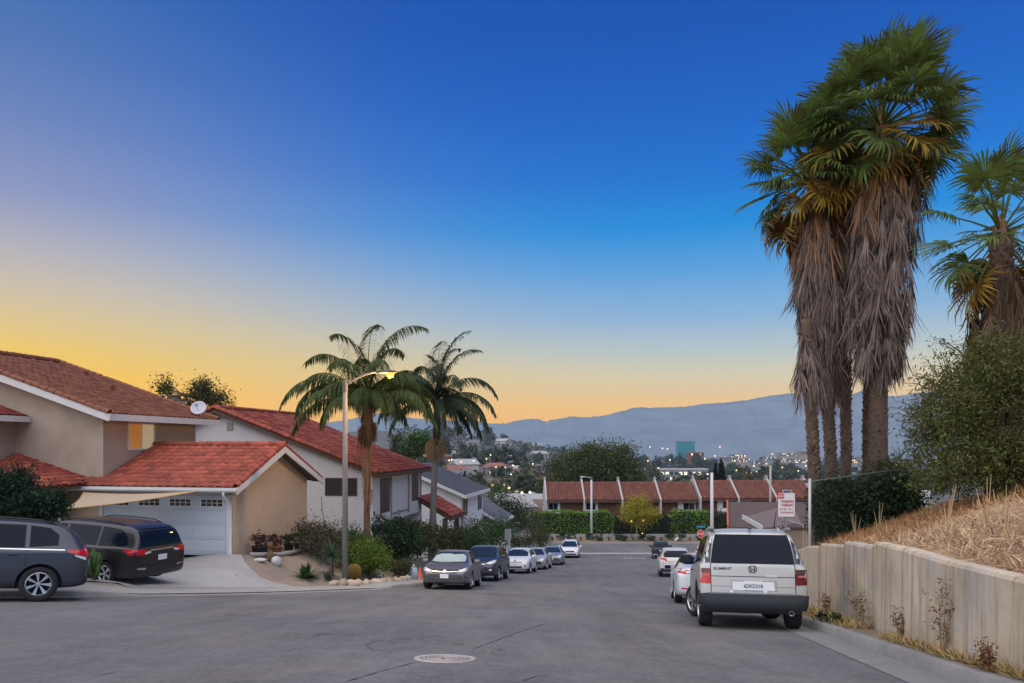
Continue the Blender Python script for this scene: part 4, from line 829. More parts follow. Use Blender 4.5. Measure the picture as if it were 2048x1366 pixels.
# ---- sedan seen from the front
def sedan(name, label, pt, L=4.85, H=1.465, W=1.82, front=True, plate=True, shade=False, chrome=False):
    st = st_scale(SEDAN, L, H, W); k = L/4.85; h = H/1.465
    c = Car(name, label, 'car', st, W, (1.02*k, 3.80*k), .325, pt, GRP)
    q = lambda P: [(x*k, z*h) for x, z in P]; f = lambda P: [(y*W/1.82, z*h) for y, z in P]
    c.both('side_window', q([(2.20,.98),(3.38,.965),(3.02,1.30),(2.75,1.385),(2.22,1.40)]), CARGL); c.both('side_window', q([(1.36,1.02),(2.12,.985),(2.14,1.40),(1.88,1.385),(1.58,1.31)]), CARGL)
    c.proj('windshield', 'F', f([(-.70,.985),(.70,.985),(.60,1.37),(-.60,1.37)]), WSHIELD)
    c.proj('rear_window', 'R', f([(-.66,1.12),(.66,1.12),(.56,1.385),(-.56,1.385)]), CARGL)
    if shade: c.proj('sunshade', 'F', f([(-.66,1.02),(-.3,.99),(.05,.99),(.2,1.0),(.62,1.02),(.60,1.20),(.46,1.30),(.1,1.28),(-.02,1.31),(-.4,1.30),(-.58,1.22)]), mat('sunshade_foil', (.45,.55,.50), .35, metal=.3, var=.15, scale=6), off=.009)
    c.mir2('headlight', 'F', f([(.44,.66),(.60,.655),(.80,.70),(.82,.80),(.74,.80),(.56,.73)]), CLEAR, off=.006)
    c.proj('grille', 'F', f([(-.42,.60),(.42,.60),(.50,.70),(.46,.73),(-.46,.73),(-.50,.70)]), BLACKP, off=.006)
    c.proj('grille_bar', 'F', f([(-.46,.648),(0,.628),(.46,.648),(.46,.672),(0,.655),(-.46,.672)]), CHROME, off=.016)
    c.proj('badge', 'F', f([(.065*math.cos(a*math.pi/6), .665+.05*math.sin(a*math.pi/6)) for a in range(12)]), CHROME, off=.022)
    c.proj('lower_grille', 'F', f([(-.62,.36),(.62,.36),(.66,.50),(.58,.555),(-.58,.555),(-.66,.50)]), BLACKP, off=.006)
    for z in (.40,.44,.48,.52): c.proj('grille_slat', 'F', f([(-.62,z),(.62,z),(.62,z+.012),(-.62,z+.012)]), mat('dark_chrome', (.16,.16,.17), .3, metal=.8), off=.014)
    c.mir2('fog_lamp', 'F', f([(.68,.42),(.80,.43),(.80,.50),(.72,.50)]), BLACKP, off=.006)
    c.mir2('taillight', 'R', f([(.42,.86),(.60,.84),(.82,.88),(.84,.98),(.70,1.0),(.50,.95)]), REDL, off=.006)
    c.mir2('reverse_lamp', 'R', f([(.44,.875),(.58,.865),(.58,.93),(.48,.925)]), CLEAR, off=.011)
    c.mir2('reflector', 'R', f([(.52,.42),(.72,.43),(.72,.47),(.54,.46)]), REDL, off=.006)
    c.line('trunk_seam', 'R', f([(-.48,.95),(-.44,.74),(-.3,.68),(.3,.68),(.44,.74),(.48,.95)]), SEAM)
    c.line('hood_seam', 'F', f([(-.80,.82),(-.48,.745),(.48,.745),(.80,.82)]), SEAM)
    doors(c, [2.17*k, 3.30*k, 1.22*k], .34, .92*h); c.handles([2.4*k, 1.55*k], .86*h, pt); c.mirror(3.22*k, 1.02*h, pt); c.both('sill', q([(1.4,.22),(3.4,.22),(3.4,.29),(1.4,.29)]), BLACKP)
    c.plate('F', .50*h); c.plate('R', .78*h); return c
def suv(name, label, pt, L=4.68, H=1.71, W=1.89, rails=True, clad=True, Rw=.36, spokes=5, lights=0, cat='SUV', st=SUV):
    S = st_scale(st, L, H, W); k = L/4.68; h = H/1.71
    c = Car(name, label, cat, S, W, (.90*k, 3.62*k), Rw, pt, GRP, spokes=spokes)
    q = lambda P: [(x*k, z*h) for x, z in P]; f = lambda P: [(y*W/1.89, z*h) for y, z in P]
    c.both('side_window', q([(2.22,1.11),(3.32,1.09),(2.95,1.50),(2.70,1.575),(2.24,1.60)]), CARGL); c.both('side_window', q([(1.22,1.12),(2.14,1.11),(2.16,1.60),(1.24,1.60)]), CARGL)
    c.both('quarter_window', q([(.62,1.18),(1.14,1.13),(1.16,1.59),(.80,1.55),(.62,1.40)]), CARGL)
    c.proj('windshield', 'F', f([(-.74,1.14),(.74,1.14),(.64,1.59),(-.64,1.59)]), WSHIELD)
    c.proj('rear_window', 'R', f([(-.70,1.15),(.70,1.15),(.62,1.54),(-.62,1.54)]), CARGL)
    c.mir2('headlight', 'F', f([(.42,.84),(.62,.82),(.84,.88),(.85,1.0),(.76,1.02),(.55,.92)]), CLEAR, off=.006)
    c.proj('grille', 'F', f([(-.36,.74),(.36,.74),(.42,.90),(-.42,.90)]), BLACKP, off=.006)
    c.proj('grille_bar', 'F', f([(-.40,.80),(.40,.80),(.40,.83),(-.40,.83)]), CHROME, off=.014)
    c.proj('lower_grille', 'F', f([(-.70,.44),(.70,.44),(.74,.60),(.55,.68),(-.55,.68),(-.74,.60)]), BLACKP, off=.006)
    c.mir2('fog_lamp', 'F', f([(.60,.52),(.74,.53),(.72,.60),(.61,.59)]), CLEAR, off=.012)
    if clad:
        c.proj('bumper_cladding', 'R', f([(-.84,.36),(.84,.36),(.86,.52),(.5,.55),(-.5,.55),(-.86,.52)]), GREYP, off=.012); c.both('sill_cladding', q([(1.34,.25),(3.18,.25),(3.18,.40),(1.34,.40)]), GREYP, off=.01)
    if lights == 0: c.mir2('taillight', 'R', f([(.56,.98),(.70,.95),(.86,1.0),(.88,1.12),(.74,1.13),(.60,1.08)]), REDL, off=.006)
    if lights == 1: c.mir2('taillight', 'R', f([(.46,.98),(.52,.91),(.60,.98),(.78,1.0),(.80,.93),(.88,.95),(.88,1.10),(.70,1.13),(.52,1.10)]), REDL, off=.006)
    if lights == 2: c.mir2('taillight', 'R', f([(.74,1.02),(.86,.98),(.87,1.16),(.76,1.50),(.68,1.52),(.70,1.2)]), REDD, off=.006)
    c.line('tailgate_seam', 'R', f([(-.72,1.12),(-.66,.62),(.66,.62),(.72,1.12)]), SEAM); c.line('hood_seam', 'F', f([(-.80,1.03),(-.45,.93),(.45,.93),(.80,1.03)]), SEAM)
    doors(c, [2.18*k, 3.22*k, 1.18*k], .42*h, 1.05*h); c.handles([2.4*k, 1.42*k], .98*h, pt); c.mirror(3.14*k, 1.16*h, pt, 1.1)
    if rails: c.rails(.7*k, 2.75*k, .60*W/1.89, 0)
    c.plate('R', .82*h); return c
car_up = math.atan2(UY, UX); car_dn = car_up     # heading down the street; cars left of the centre face up it
# ---- nearest: boxy silver car with plastic bumpers, seen from behind
c = Car('boxy_car', 'silver boxy car with dark plastic rear bumper parked by the retaining wall', 'car', BOXY, 1.815, (.80, 3.38), .335, P_SILVER, GRP, spokes=5, tw=.23)
f = lambda P: P
c.proj('rear_window', 'R', [(-.70,1.135),(.70,1.135),(.655,1.45),(.605,1.63),(-.605,1.63),(-.655,1.45)], CARGL, off=.008)
c.mir2('rear_pillar', 'R', [(.708,1.135),(.85,1.13),(.70,1.60),(.645,1.62)], P_SILVER if False else mat('smoked_pillar', (.05,.055,.06), .25), off=.007)
c.both('side_window', [(.36,1.16),(1.28,1.16),(1.30,1.63),(.48,1.63)], CARGL); c.both('side_window', [(1.36,1.15),(2.12,1.14),(2.14,1.63),(1.38,1.64)], CARGL); c.both('side_window', [(2.18,1.13),(3.05,1.12),(2.80,1.56),(2.62,1.62),(2.20,1.63)], CARGL)
c.proj('windshield', 'F', [(-.76,1.16),(.76,1.16),(.66,1.66),(-.66,1.66)], WSHIELD)
for sg in (1, -1):
    g = lambda P: P if sg > 0 else [(-a, b) for a, b in P][::-1]
    tl = c.proj('taillight', 'R', g([(.705,.775),(.885,.785),(.895,.99),(.88,1.04),(.71,1.04)]), REDL if sg > 0 else REDD, off=.010)
    c.proj('turn_lens', 'R', g([(.712,.965),(.86,.965),(.86,1.03),(.712,1.03)]), mat('smoked_lens', (.07,.05,.045), .15), off=.014, parent=tl)
    c.proj('reverse_lens', 'R', g([(.74,.905),(.86,.91),(.85,.945),(.75,.94)]), mat('pink_lens', (.5,.14,.12), .2), off=.016, parent=tl)
c.proj('rear_bumper', 'R', [(-.89,.32),(.89,.32),(.905,.60),(.70,.625),(-.70,.625),(-.905,.60)], GREYP, off=.045, step=.06)
c.proj('bumper_step', 'R', [(-.74,.60),(.74,.60),(.74,.625),(-.74,.625)], mat('grey_plastic_edge', (.12,.13,.15), .6), off=.055)
c.both('fender_flare', [(.04,.34),(.40,.34),(.47,.55),(.62,.68),(.80,.73),(1.0,.69),(1.16,.56),(1.22,.36),(1.40,.36),(1.34,.62),(1.1,.79),(.80,.84),(.5,.79),(.30,.66),(.04,.66)], GREYP, off=.008)
c.both('side_sill', [(1.36,.26),(2.84,.26),(2.84,.42),(1.36,.42)], GREYP, off=.008)
c.line('tailgate_seam', 'R', [(-.70,1.13),(-.70,.63)], SEAM); c.line('tailgate_seam', 'R', [(.70,1.13),(.70,.63)], SEAM); c.line('tailgate_split', 'R', [(-.70,.905),(.70,.905)], SEAM, w=.012); c.line('tailgate_crease', 'R', [(-.70,.735),(-.36,.735)], SEAM, w=.006); c.line('tailgate_crease', 'R', [(.36,.735),(.70,.735)], SEAM, w=.006); c.line('window_seam', 'R', [(-.70,1.128),(.70,1.128)], SEAM, w=.01)
c.proj('plate_recess', 'R', [(-.40,.665),(.33,.665),(.36,.70),(.36,.84),(-.40,.84)], mat('plate_recess_shade', (.34,.34,.335), .4, metal=.3), off=.006)
c.proj('plate_surround', 'R', [(-.36,.67),(.32,.67),(.345,.70),(.345,.82),(-.345,.82)], P_WHITE, off=.012)
c.plate('R', .755, 0.0, '6DKD318')
o = MB().box(-.03,.0,-.42,-.22,.895,.935).obj('tailgate_handle', P_SILVER, c.root, bevel=.012); o.location = (.02, 0, 0)
M = Matrix(((0,0,-1,-.0),(-1,0,0,0),(0,1,0,0),(0,0,0,1)))
hx = lambda y, z: c.bvh.ray_cast(Vector((-4,y,z)), Vector((1,0,0)))[0].x
lettering('ELEMENT', .060, INK if False else mat('badge_black', (.015,.015,.017), .4), c.root, Matrix.Translation((hx(.50,1.03)-.006,.50,1.035)) @ M, depth=.006, bold=True, sx=1.25, name='model_lettering')
mb = MB(); X0 = hx(0,1.03)-.012
for sg in (-1, 1): mb.bar((X0, sg*.026, .985), (X0, sg*.038, 1.085), .012, .016, up=(1,0,0))
mb.bar((X0,-.03,1.03), (X0,.03,1.03), .012, .016, up=(1,0,0))
ring = [(X0, .062*math.copysign(abs(math.cos(a))**.6, math.cos(a)), 1.035+.056*math.copysign(abs(math.sin(a))**.6, math.sin(a))) for a in np.linspace(0, 2*math.pi, 25)]
mb.tube(ring, .006, 5, cap=False); mb.obj('emblem', MATS['badge_black'], c.root)
MB().lathe([(.030,-.10),(.042,-.10),(.044,0),(.036,0),(.034,-.08)], 16, (0,0,0), axis='Y').obj('exhaust_tip', CHROME, c.root).matrix_local = Matrix.Translation((.02,-.62,.30)) @ Matrix.Rotation(R(90), 4, 'Z') @ Matrix.Rotation(R(0), 4, 'X')
for y in (.36, -.2): MB().lathe([(0,-.008),(.03,-.006),(.032,0)], 12, (0,0,0), axis='Y').obj('bumper_cap', P_WHITE, c.root).matrix_local = Matrix.Translation((hx(y,.645)-.01,y,.645)) @ Matrix.Rotation(R(-90), 4, 'Z')
c.mirror(2.98, 1.22, BLACKP, 1.15); doors(c, [2.16, 3.1, 1.33], .46, 1.1); c.handles([2.3], 1.0, BLACKP)
MB().tube([(.30,-.42,1.765),(.12,-.44,2.05)], [.012,.005], 6).lathe([(.045,0),(.03,.03),(.0,.035)], 10, (.30,-.42,1.755)).obj('antenna', BLACKP, c.root)
for sg in (-1, 1):
    o = MB().box(.16,.70,-.035,.035,-.03,.035).obj('roof_corner_cap', mat('grey_roof_cap', (.22,.22,.22), .55), c.root, bevel=.03, smooth=True); o.location = (0, sg*.645, 1.735)
MB().box(.16,.30,-.02,.02,-.01,.012).obj('roof_lamp', BLACKP, c.root).location = (.0,0,1.74)
c.rails(1.0, 2.6, .62, 0, P_SILVER)
cx, cy = 4.24+.178*1.6, 12.3+2.35
c.place(cx, cy, car_up-.015, zroad, steer=.42)
# ---- the rest of the right-hand row
c = sedan('silver_sedan', 'pale silver sedan parked just ahead of the boxy car', paint('bright_silver_paint', (.58,.60,.63), .25), L=4.6, H=1.46, W=1.76); c.place(5.42+.178*2.4, 21+1.9, car_up, zroad)
c = suv('white_crossover', 'pale crossover with hooked red tail lights parked down the row', P_WARMW, L=4.8, H=1.62, W=1.90, rails=False, lights=1); c.place(9.45, 43.0, car_up, zroad)
c = suv('black_wagon', 'black SUV at the far end of the wall-side row', P_BLACK, L=4.5, H=1.68, W=1.82, lights=2); c.place(14.9, 74, car_up, zroad)
c = suv('white_suv', 'white SUV roof showing beyond the pale silver sedan', P_WHITE, L=4.7, H=1.78, W=1.9); c.place(14.2, 51, R(60), lambda x, y: zhill(x, y))
# ---- left-hand row, all facing up the hill
c = sedan('bronze_sedan', 'grey-bronze sedan with a sunshade behind its windshield', P_BRONZE, shade=True); c.place(-2.3, 29.3, car_up+math.pi+.10, zroad, steer=-.15)
c = suv('dark_blue_suv', 'dark blue-grey SUV parked behind the sedan with the sunshade', P_NAVY, L=4.57, H=1.69, W=1.84, rails=False); c.place(-1.3, 36.8, car_up+math.pi+.02, zroad)
S = st_scale(HATCH, 3.94, 1.51, 1.72); c = Car('white_hatchback', 'small white hatchback between the dark SUV and a silver sedan', 'car', S, 1.72, (.72, 3.18), .31, P_WHITE, GRP)
c.proj('windshield', 'F', [(-.66,1.02),(.66,1.02),(.58,1.42),(-.58,1.42)], WSHIELD); c.both('side_window', [(.95,1.0),(1.72,.99),(1.74,1.42),(1.0,1.41)], CARGL); c.both('side_window', [(1.80,.99),(2.62,.98),(2.32,1.32),(2.1,1.40),(1.82,1.42)], CARGL)
c.mir2('headlight', 'F', [(.46,.74),(.66,.70),(.78,.80),(.70,.90),(.58,.86)], CLEAR, off=.006); c.proj('grille', 'F', rect(-.42,.42,.66,.70), BLACKP, off=.006); c.proj('lower_grille', 'F', [(-.42,.34),(.42,.34),(.46,.44),(-.46,.44)], BLACKP, off=.006); c.mir2('fog_lamp', 'F', [(.55,.40),(.68,.42),(.66,.52),(.57,.50)], BLACKP, off=.006)
c.proj('badge', 'F', [(.05*math.cos(a*math.pi/5), .775+.05*math.sin(a*math.pi/5)) for a in range(10)], BLACKP, off=.008); c.plate('F', .56); c.plate('R', .8); c.mirror(2.52, 1.02, P_WHITE); c.handles([1.95], .86, P_WHITE); c.proj('rear_window', 'R', [(-.60,1.05),(.60,1.05),(.54,1.38),(-.54,1.38)], CARGL); c.mir2('taillight', 'R', [(.62,.74),(.76,.76),(.78,1.0),(.68,1.02)], REDL, off=.006); doors(c, [1.76, .92], .34, .95)
c.place(.5, 45.8, car_up+math.pi, zroad)
c = sedan('silver_compact_sedan', 'silver sedan half hidden behind the small white hatchback', P_SILVER, L=4.5, H=1.46, W=1.76); c.place(1.75, 51.6, car_up+math.pi, zroad)
c = sedan('light_grey_sedan', 'light grey sedan second from the end of the left row', P_SGREY, L=4.7, H=1.47, W=1.8); c.place(3.35, 60, car_up+math.pi+.05, zroad)
S = st_scale(VAN, 5.05, 1.75, 1.96)
def minivan(name, label, pt, L, H, W):
    S = st_scale(VAN, L, H, W); k = L/5.15; h = H/1.74
    c = Car(name, label, 'minivan', S, W, (1.08*k, 4.12*k), .34, pt, GRP, spokes=5)
    q = lambda P: [(x*k, z*h) for x, z in P]
    c.both('side_window', q([(2.72,1.08),(3.80,1.06),(3.35,1.52),(3.05,1.60),(2.74,1.61)]), CARGL); c.both('side_window', q([(1.46,1.10),(2.64,1.08),(2.66,1.61),(1.48,1.62)]), CARGL); c.both('quarter_window', q([(.36,1.20),(.5,1.13),(1.38,1.10),(1.40,1.62),(.75,1.58),(.50,1.45)]), CARGL)
    c.proj('windshield', 'F', [(-.80,1.10*h),(.80,1.10*h),(.68,1.62*h),(-.68,1.62*h)], WSHIELD); c.proj('rear_window', 'R', [(-.74,1.12*h),(.74,1.12*h),(.66,1.60*h),(-.66,1.60*h)], CARGL)
    c.mir2('taillight', 'R', [(.42,.98),(.70,.90),(.93,.92),(.95,1.07),(.80,1.08),(.60,1.06)], REDL, off=.008); 
    for sg in 'SP': c.proj('taillight', sg, q([(.02,.90),(.20,.92),(.42,1.02),(.40,1.06),(.02,1.08)]), REDL, off=.006)
    c.mir2('reverse_lamp', 'R', [(.40,.965),(.60,.92),(.64,.97),(.46,1.02)], CLEAR, off=.013); c.proj('chrome_bar', 'R', [(-.44,1.01),(.44,1.01),(.44,1.045),(-.44,1.045)], CHROME, off=.01)
    c.mir2('headlight', 'F', [(.46,.72),(.66,.70),(.86,.78),(.87,.92),(.78,.92),(.60,.82)], CLEAR, off=.006); c.proj('grille', 'F', [(-.44,.62),(.44,.62),(.52,.76),(-.52,.76)], BLACKP, off=.006); c.proj('lower_grille', 'F', [(-.66,.36),(.66,.36),(.70,.48),(-.70,.48)], BLACKP, off=.006)
    c.line('tailgate_seam', 'R', [(-.76,1.1),(-.70,.62),(.70,.62),(.76,1.1)], SEAM); c.line('bumper_seam', 'R', [(-.92,.60),(.92,.60)], SEAM)
    c.mir2('bumper_trim', 'R', [(.55,.50),(.86,.53),(.86,.57),(.60,.56)], CHROME, off=.008); doors(c, [2.68*k, 3.72*k, 1.42*k], .36, 1.04*h); c.line('slide_track', 'S', [(.45*k,.98),(1.42*k,.98)], SEAM, w=.02); c.line('slide_track', 'P', [(.45*k,.98),(1.42*k,.98)], SEAM, w=.02)
    c.handles([2.9*k, 2.45*k], .94, pt); c.mirror(3.6*k, 1.12*h, pt, 1.1); c.rails(.7*k, 2.9*k, .64, 0); c.plate('R', .80); return c
c = minivan('white_minivan', 'white minivan at the far end of the left row', P_WHITE, 5.05, 1.75, 1.96); c.place(6.0, 76, car_up+math.pi+.05, zroad)
# ---- in and beside the driveway
P_VAN = paint('dark_bronze_paint', (.024,.022,.026), .3)
c = minivan('dark_minivan', 'dark grey minivan with roof rails parked across the driveway', P_VAN, 5.15, 1.74, 2.0); c.place(-12.5, 22.0, R(180-19), zland)
c = suv('grey_suv', 'blue-grey SUV cut off by the picture edge, parked before the driveway', P_GREY, L=4.79, H=1.76, W=1.91, Rw=.375, spokes=7); c.both('belt_trim', [(.5,1.105),(3.4,1.10),(3.4,1.12),(.5,1.125)], CHROME, off=.006)
for sg in 'SP': c.proj('taillight', sg, [(.06,.98),(.36,1.04),(.46,1.09),(.40,1.12),(.10,1.12)], REDL, off=.008); c.proj('lamp_chrome', sg, [(.08,.90),(.30,.99),(.30,1.02),(.08,.97)], CLEAR, off=.008)
c.place(-11.95, 16.05, R(180+31), zroad)
c = sedan('dark_sedan', 'dark sedan mostly hidden behind the minivan and the juniper', P_DARK); c.place(-17.8, 24.0, R(175), zland)
# ------------------------------------------------------------------ plants
def hit(px, py, zf, d0=5., d1=120.):
    """where the sight line through a picture point meets the ground zf"""
    D = np.arange(d0, d1, .05); x = (px-1024)/F*D; z = (890-py)/F*D; g = zf(x, D); i = np.argmax(z < g)
    return Vector((x[i], D[i], g[i]))
def gz(x, y, zf=zland): return float(zf(x, y))
def leaf_cloud(P, size, rs, aspect=.45, up=.3, dirs=None, droop=0.0):
    """diamond leaves at points P; returns verts, quads"""
    n = len(P); d = rs.randn(n, 3) if dirs is None else dirs+rs.randn(n, 3)*.5; d[:,2] -= droop; d /= np.linalg.norm(d, axis=1)[:,None]
    nn = rs.randn(n, 3); nn[:,2] += up*2; s = np.cross(d, nn); s /= np.linalg.norm(s, axis=1)[:,None]+1e-6
    L = (size*rs.uniform(.6, 1.35, n))[:,None]; w = L*aspect*.5; bend = np.cross(s, d)*L*.12
    V = np.stack([P-d*L*.5, P+s*w+bend, P+d*L*.5, P-s*w+bend], 1).reshape(-1, 3); F_ = np.arange(4*n).reshape(n, 4); return V, F_
def clumps(blobs, ncl, nlf, rc, rs, shell=.55, zsq=1.0):
    """leaf positions: clumps on the outer part of ellipsoid blobs"""
    B = np.array(blobs, float); vol = B[:,3]*B[:,4]*B[:,5]; k = rs.choice(len(B), ncl, p=vol/vol.sum())
    d = rs.randn(ncl, 3); d /= np.linalg.norm(d, axis=1)[:,None]; r = shell+(1-shell)*rs.rand(ncl)**.6
    C = B[k,:3]+d*B[k,3:6]*r[:,None]; rr = rc*rs.uniform(.5, 1.3, ncl)
    P = np.repeat(C, nlf, 0)+rs.randn(ncl*nlf, 3)*np.repeat(rr, nlf)[:,None]*np.array([1,1,zsq]); return P, np.repeat(d, nlf, 0), C
def foliage(name, blobs, m, parent, ncl=200, nlf=40, rc=.2, size=.1, seed=1, aspect=.45, shell=.55, droop=0.0, zsq=1.0, out=0.0, up=.3):
    rs = np.random.RandomState(seed); P, d, C = clumps(blobs, ncl, nlf, rc, rs, shell, zsq)
    V, F_ = leaf_cloud(P, size, rs, aspect, up, d*out if out else None, droop); return adopt(link(name, mesh_np(name, V, F_, m)), parent), C
LEAF = {}
def leafm(name, c, tr=.3, isl=.45, hue=.05, rough=.6): return mat(name, c, rough, island=isl, hue=hue, trans=tr, spec=.25, var=.28, scale=3.5, var2=.26, scale2=1.1)
L_DARK = leafm('dark_green_leaf', (.028,.055,.020)); L_MID = leafm('mid_green_leaf', (.058,.105,.03)); L_OLIVE = leafm('olive_leaf', (.075,.085,.028)); L_YEL = leafm('yellow_green_leaf', (.34,.30,.03), .4, .35); L_LIME = leafm('lime_leaf', (.11,.17,.025)); L_DRY = leafm('dry_brown_leaf', (.15,.095,.045)); L_RED = leafm('dark_red_leaf', (.07,.03,.03)); L_HEDGE = leafm('hedge_leaf', (.16,.29,.035), .4, .35); L_FAR = leafm('distant_leaf', (.045,.06,.03)); L_BLUE = leafm('blue_green_leaf', (.045,.10,.055))
BARK = mat('grey_brown_bark', (.12,.09,.065), .95, var=.35, scale=12, bump=1, bscale=25)
def limbs(trunk, base, targets, r0, rnd, m=BARK, name='trunk', parent=None, bend=.15, n=7):
    """trunk and limbs reaching into the crown"""
    mb = MB(); base = Vector(base); top = Vector(trunk); mid = (base+top)/2+Vector((rnd.gauss(0,bend), rnd.gauss(0,bend), 0))
    mb.tube([base, mid, top], [r0*1.15, r0*.85, r0*.65], n)
    for t in targets:
        t = Vector(t); k = base.lerp(top, rnd.uniform(.6, 1.0)); m1 = k.lerp(t, .5)+Vector((rnd.gauss(0,bend), rnd.gauss(0,bend), rnd.uniform(0,bend)))
        mb.tube([k, m1, t], [r0*.5, r0*.3, r0*.1], 5)
    return adopt(mb.obj(name, m, smooth=True), parent)
def shrub(name, label, base, w, h, m, size=.1, n=3500, seed=1, cat='shrub', group=None, d=None, blobs=None, rc=None, droop=0.0, shell=.5, zsq=1., aspect=.45, stems=5, lift=.5, core=True):
    base = Vector(base); d = d or w; t = thing(name, label, cat, base, group=group); rnd = random.Random(seed)
    if blobs is None:
        blobs = [(base.x, base.y, base.z+h*lift, w*.42, d*.42, h*.45)]
        for k in range(6): a = rnd.uniform(0, 6.28); blobs.append((base.x+math.cos(a)*w*.28, base.y+math.sin(a)*d*.28, base.z+h*rnd.uniform(.35,.8), w*.25, d*.25, h*.24))
    ncl = max(20, n//30); o, C = foliage('foliage', blobs, m, t, ncl, 30, rc or w*.09, size, seed, aspect=aspect, droop=droop, shell=shell, zsq=zsq)
    if stems: limbs(base+Vector((0,0,h*.3)), base-Vector((0,0,.1)), [C[rnd.randrange(len(C))] for _ in range(stems)], max(.02, w*.03), rnd, parent=t, name='stem', bend=w*.04)
    return t
def blade_rosette(mb, c, n, L, w, e0, e1, rnd, curl=.4, segs=3, az0=0, az1=6.283):
    c = Vector(c)
    for k in range(n):
        a = rnd.uniform(az0, az1); e = rnd.uniform(e0, e1); l = L*rnd.uniform(.7, 1.15); d = Vector((math.cos(a)*math.cos(e), math.sin(a)*math.cos(e), math.sin(e))); s = Vector((-math.sin(a), math.cos(a), 0)); p = c.copy(); pts = []
        for i in range(segs+1):
            f = i/segs; ww = w*(1-f)**.6*(.6+.4*min(1, f*4)) if i < segs else 0.002; pts.append((p-s*ww/2, p+s*ww/2)); d = (d+Vector((0,0,-curl/segs))).normalized(); p = p+d*l/segs
        for i in range(segs): mb.quad(pts[i][0], pts[i][1], pts[i+1][1], pts[i+1][0])
    return mb
def rosette(name, label, base, n, L, w, m, seed, trunk=0.0, e0=.1, e1=1.4, curl=.5, cat='plant', group=None):
    t = thing(name, label, cat, base, group=group); rnd = random.Random(seed)
    if trunk: MB().tube([(0,0,-.1),(0,0,trunk)], [.07,.055], 8).obj('trunk', BARK, t)
    blade_rosette(MB(), (0,0,trunk), n, L, w, e0, e1, rnd, curl).obj('leaves', m, t); return t
# ================================================= fan palms
FANG = leafm('fan_palm_leaf', (.10,.14,.032), .38, .5, .08); FANY = leafm('yellowing_fan_leaf', (.30,.19,.03), .3, .45, .05); FANB = leafm('fresh_dead_fan', (.20,.10,.045), .2, .5, .03); THATCH = mat('grey_thatch', (.19,.15,.13), .95, island=.6, var=.35, scale=2.6, var2=.25, scale2=1.0); THATCH2 = mat('red_brown_thatch', (.22,.125,.07), .95, island=.6, var2=.25, scale2=1.0)
THATCH3 = mat('dark_brown_thatch', (.12,.075,.045), .95, island=.6, var=.3, scale=2.6); PTRUNK = mat('fan_palm_trunk', (.12,.088,.066), .95, var=.35, scale=9, bump=1, bscale=20, stretch=(1,1,2.2)); BOOT = mat('leaf_base_stub', (.14,.095,.07), .95, island=.45)
def fan_mesh(seed, droop, m, fold=.25, pet=1.0, rad=.95, nseg=34, span=2.3):
    rnd = random.Random(seed); mb = MB(); mb.tube([(0,0,0),(pet*.5,0,.03),(pet,0,0)], [.03,.02,.014], 5)
    hub = Vector((pet, 0, 0))
    for k in range(nseg):
        a = -span+2*span*k/(nseg-1); r = rad*(1-.25*(abs(a)/span)**2)*rnd.uniform(.72, 1.12); d = Vector((math.cos(a), math.sin(a), fold*abs(math.sin(a))-.05)); p = hub.copy(); pts = []; wid = rad*2*span/nseg*.62
        for i in range(5):
            f = i/4; s = Vector((-math.sin(a), math.cos(a), (k % 2-.5)*.5)); w = wid*min(f*1.5, 1, (1.04-f)*2.0)
            pts.append((p-s*w/2, p+s*w/2)); dd = d+Vector((0,0,-droop*(f**2.6)*4.2)); p = p+dd.normalized()*r/4
        for i in range(4): mb.quad(pts[i][0], pts[i][1], pts[i+1][1], pts[i+1][0])
    return mb.mesh('frond', m)
FANS = {'g': [fan_mesh(k, .22+.26*(k % 3), FANG, rad=.84, pet=1.25) for k in range(6)], 'y': [fan_mesh(10+k, .55, FANY, fold=.4) for k in range(3)], 'b': [fan_mesh(20+k, .9, FANB, fold=.7, span=1.9) for k in range(3)]}
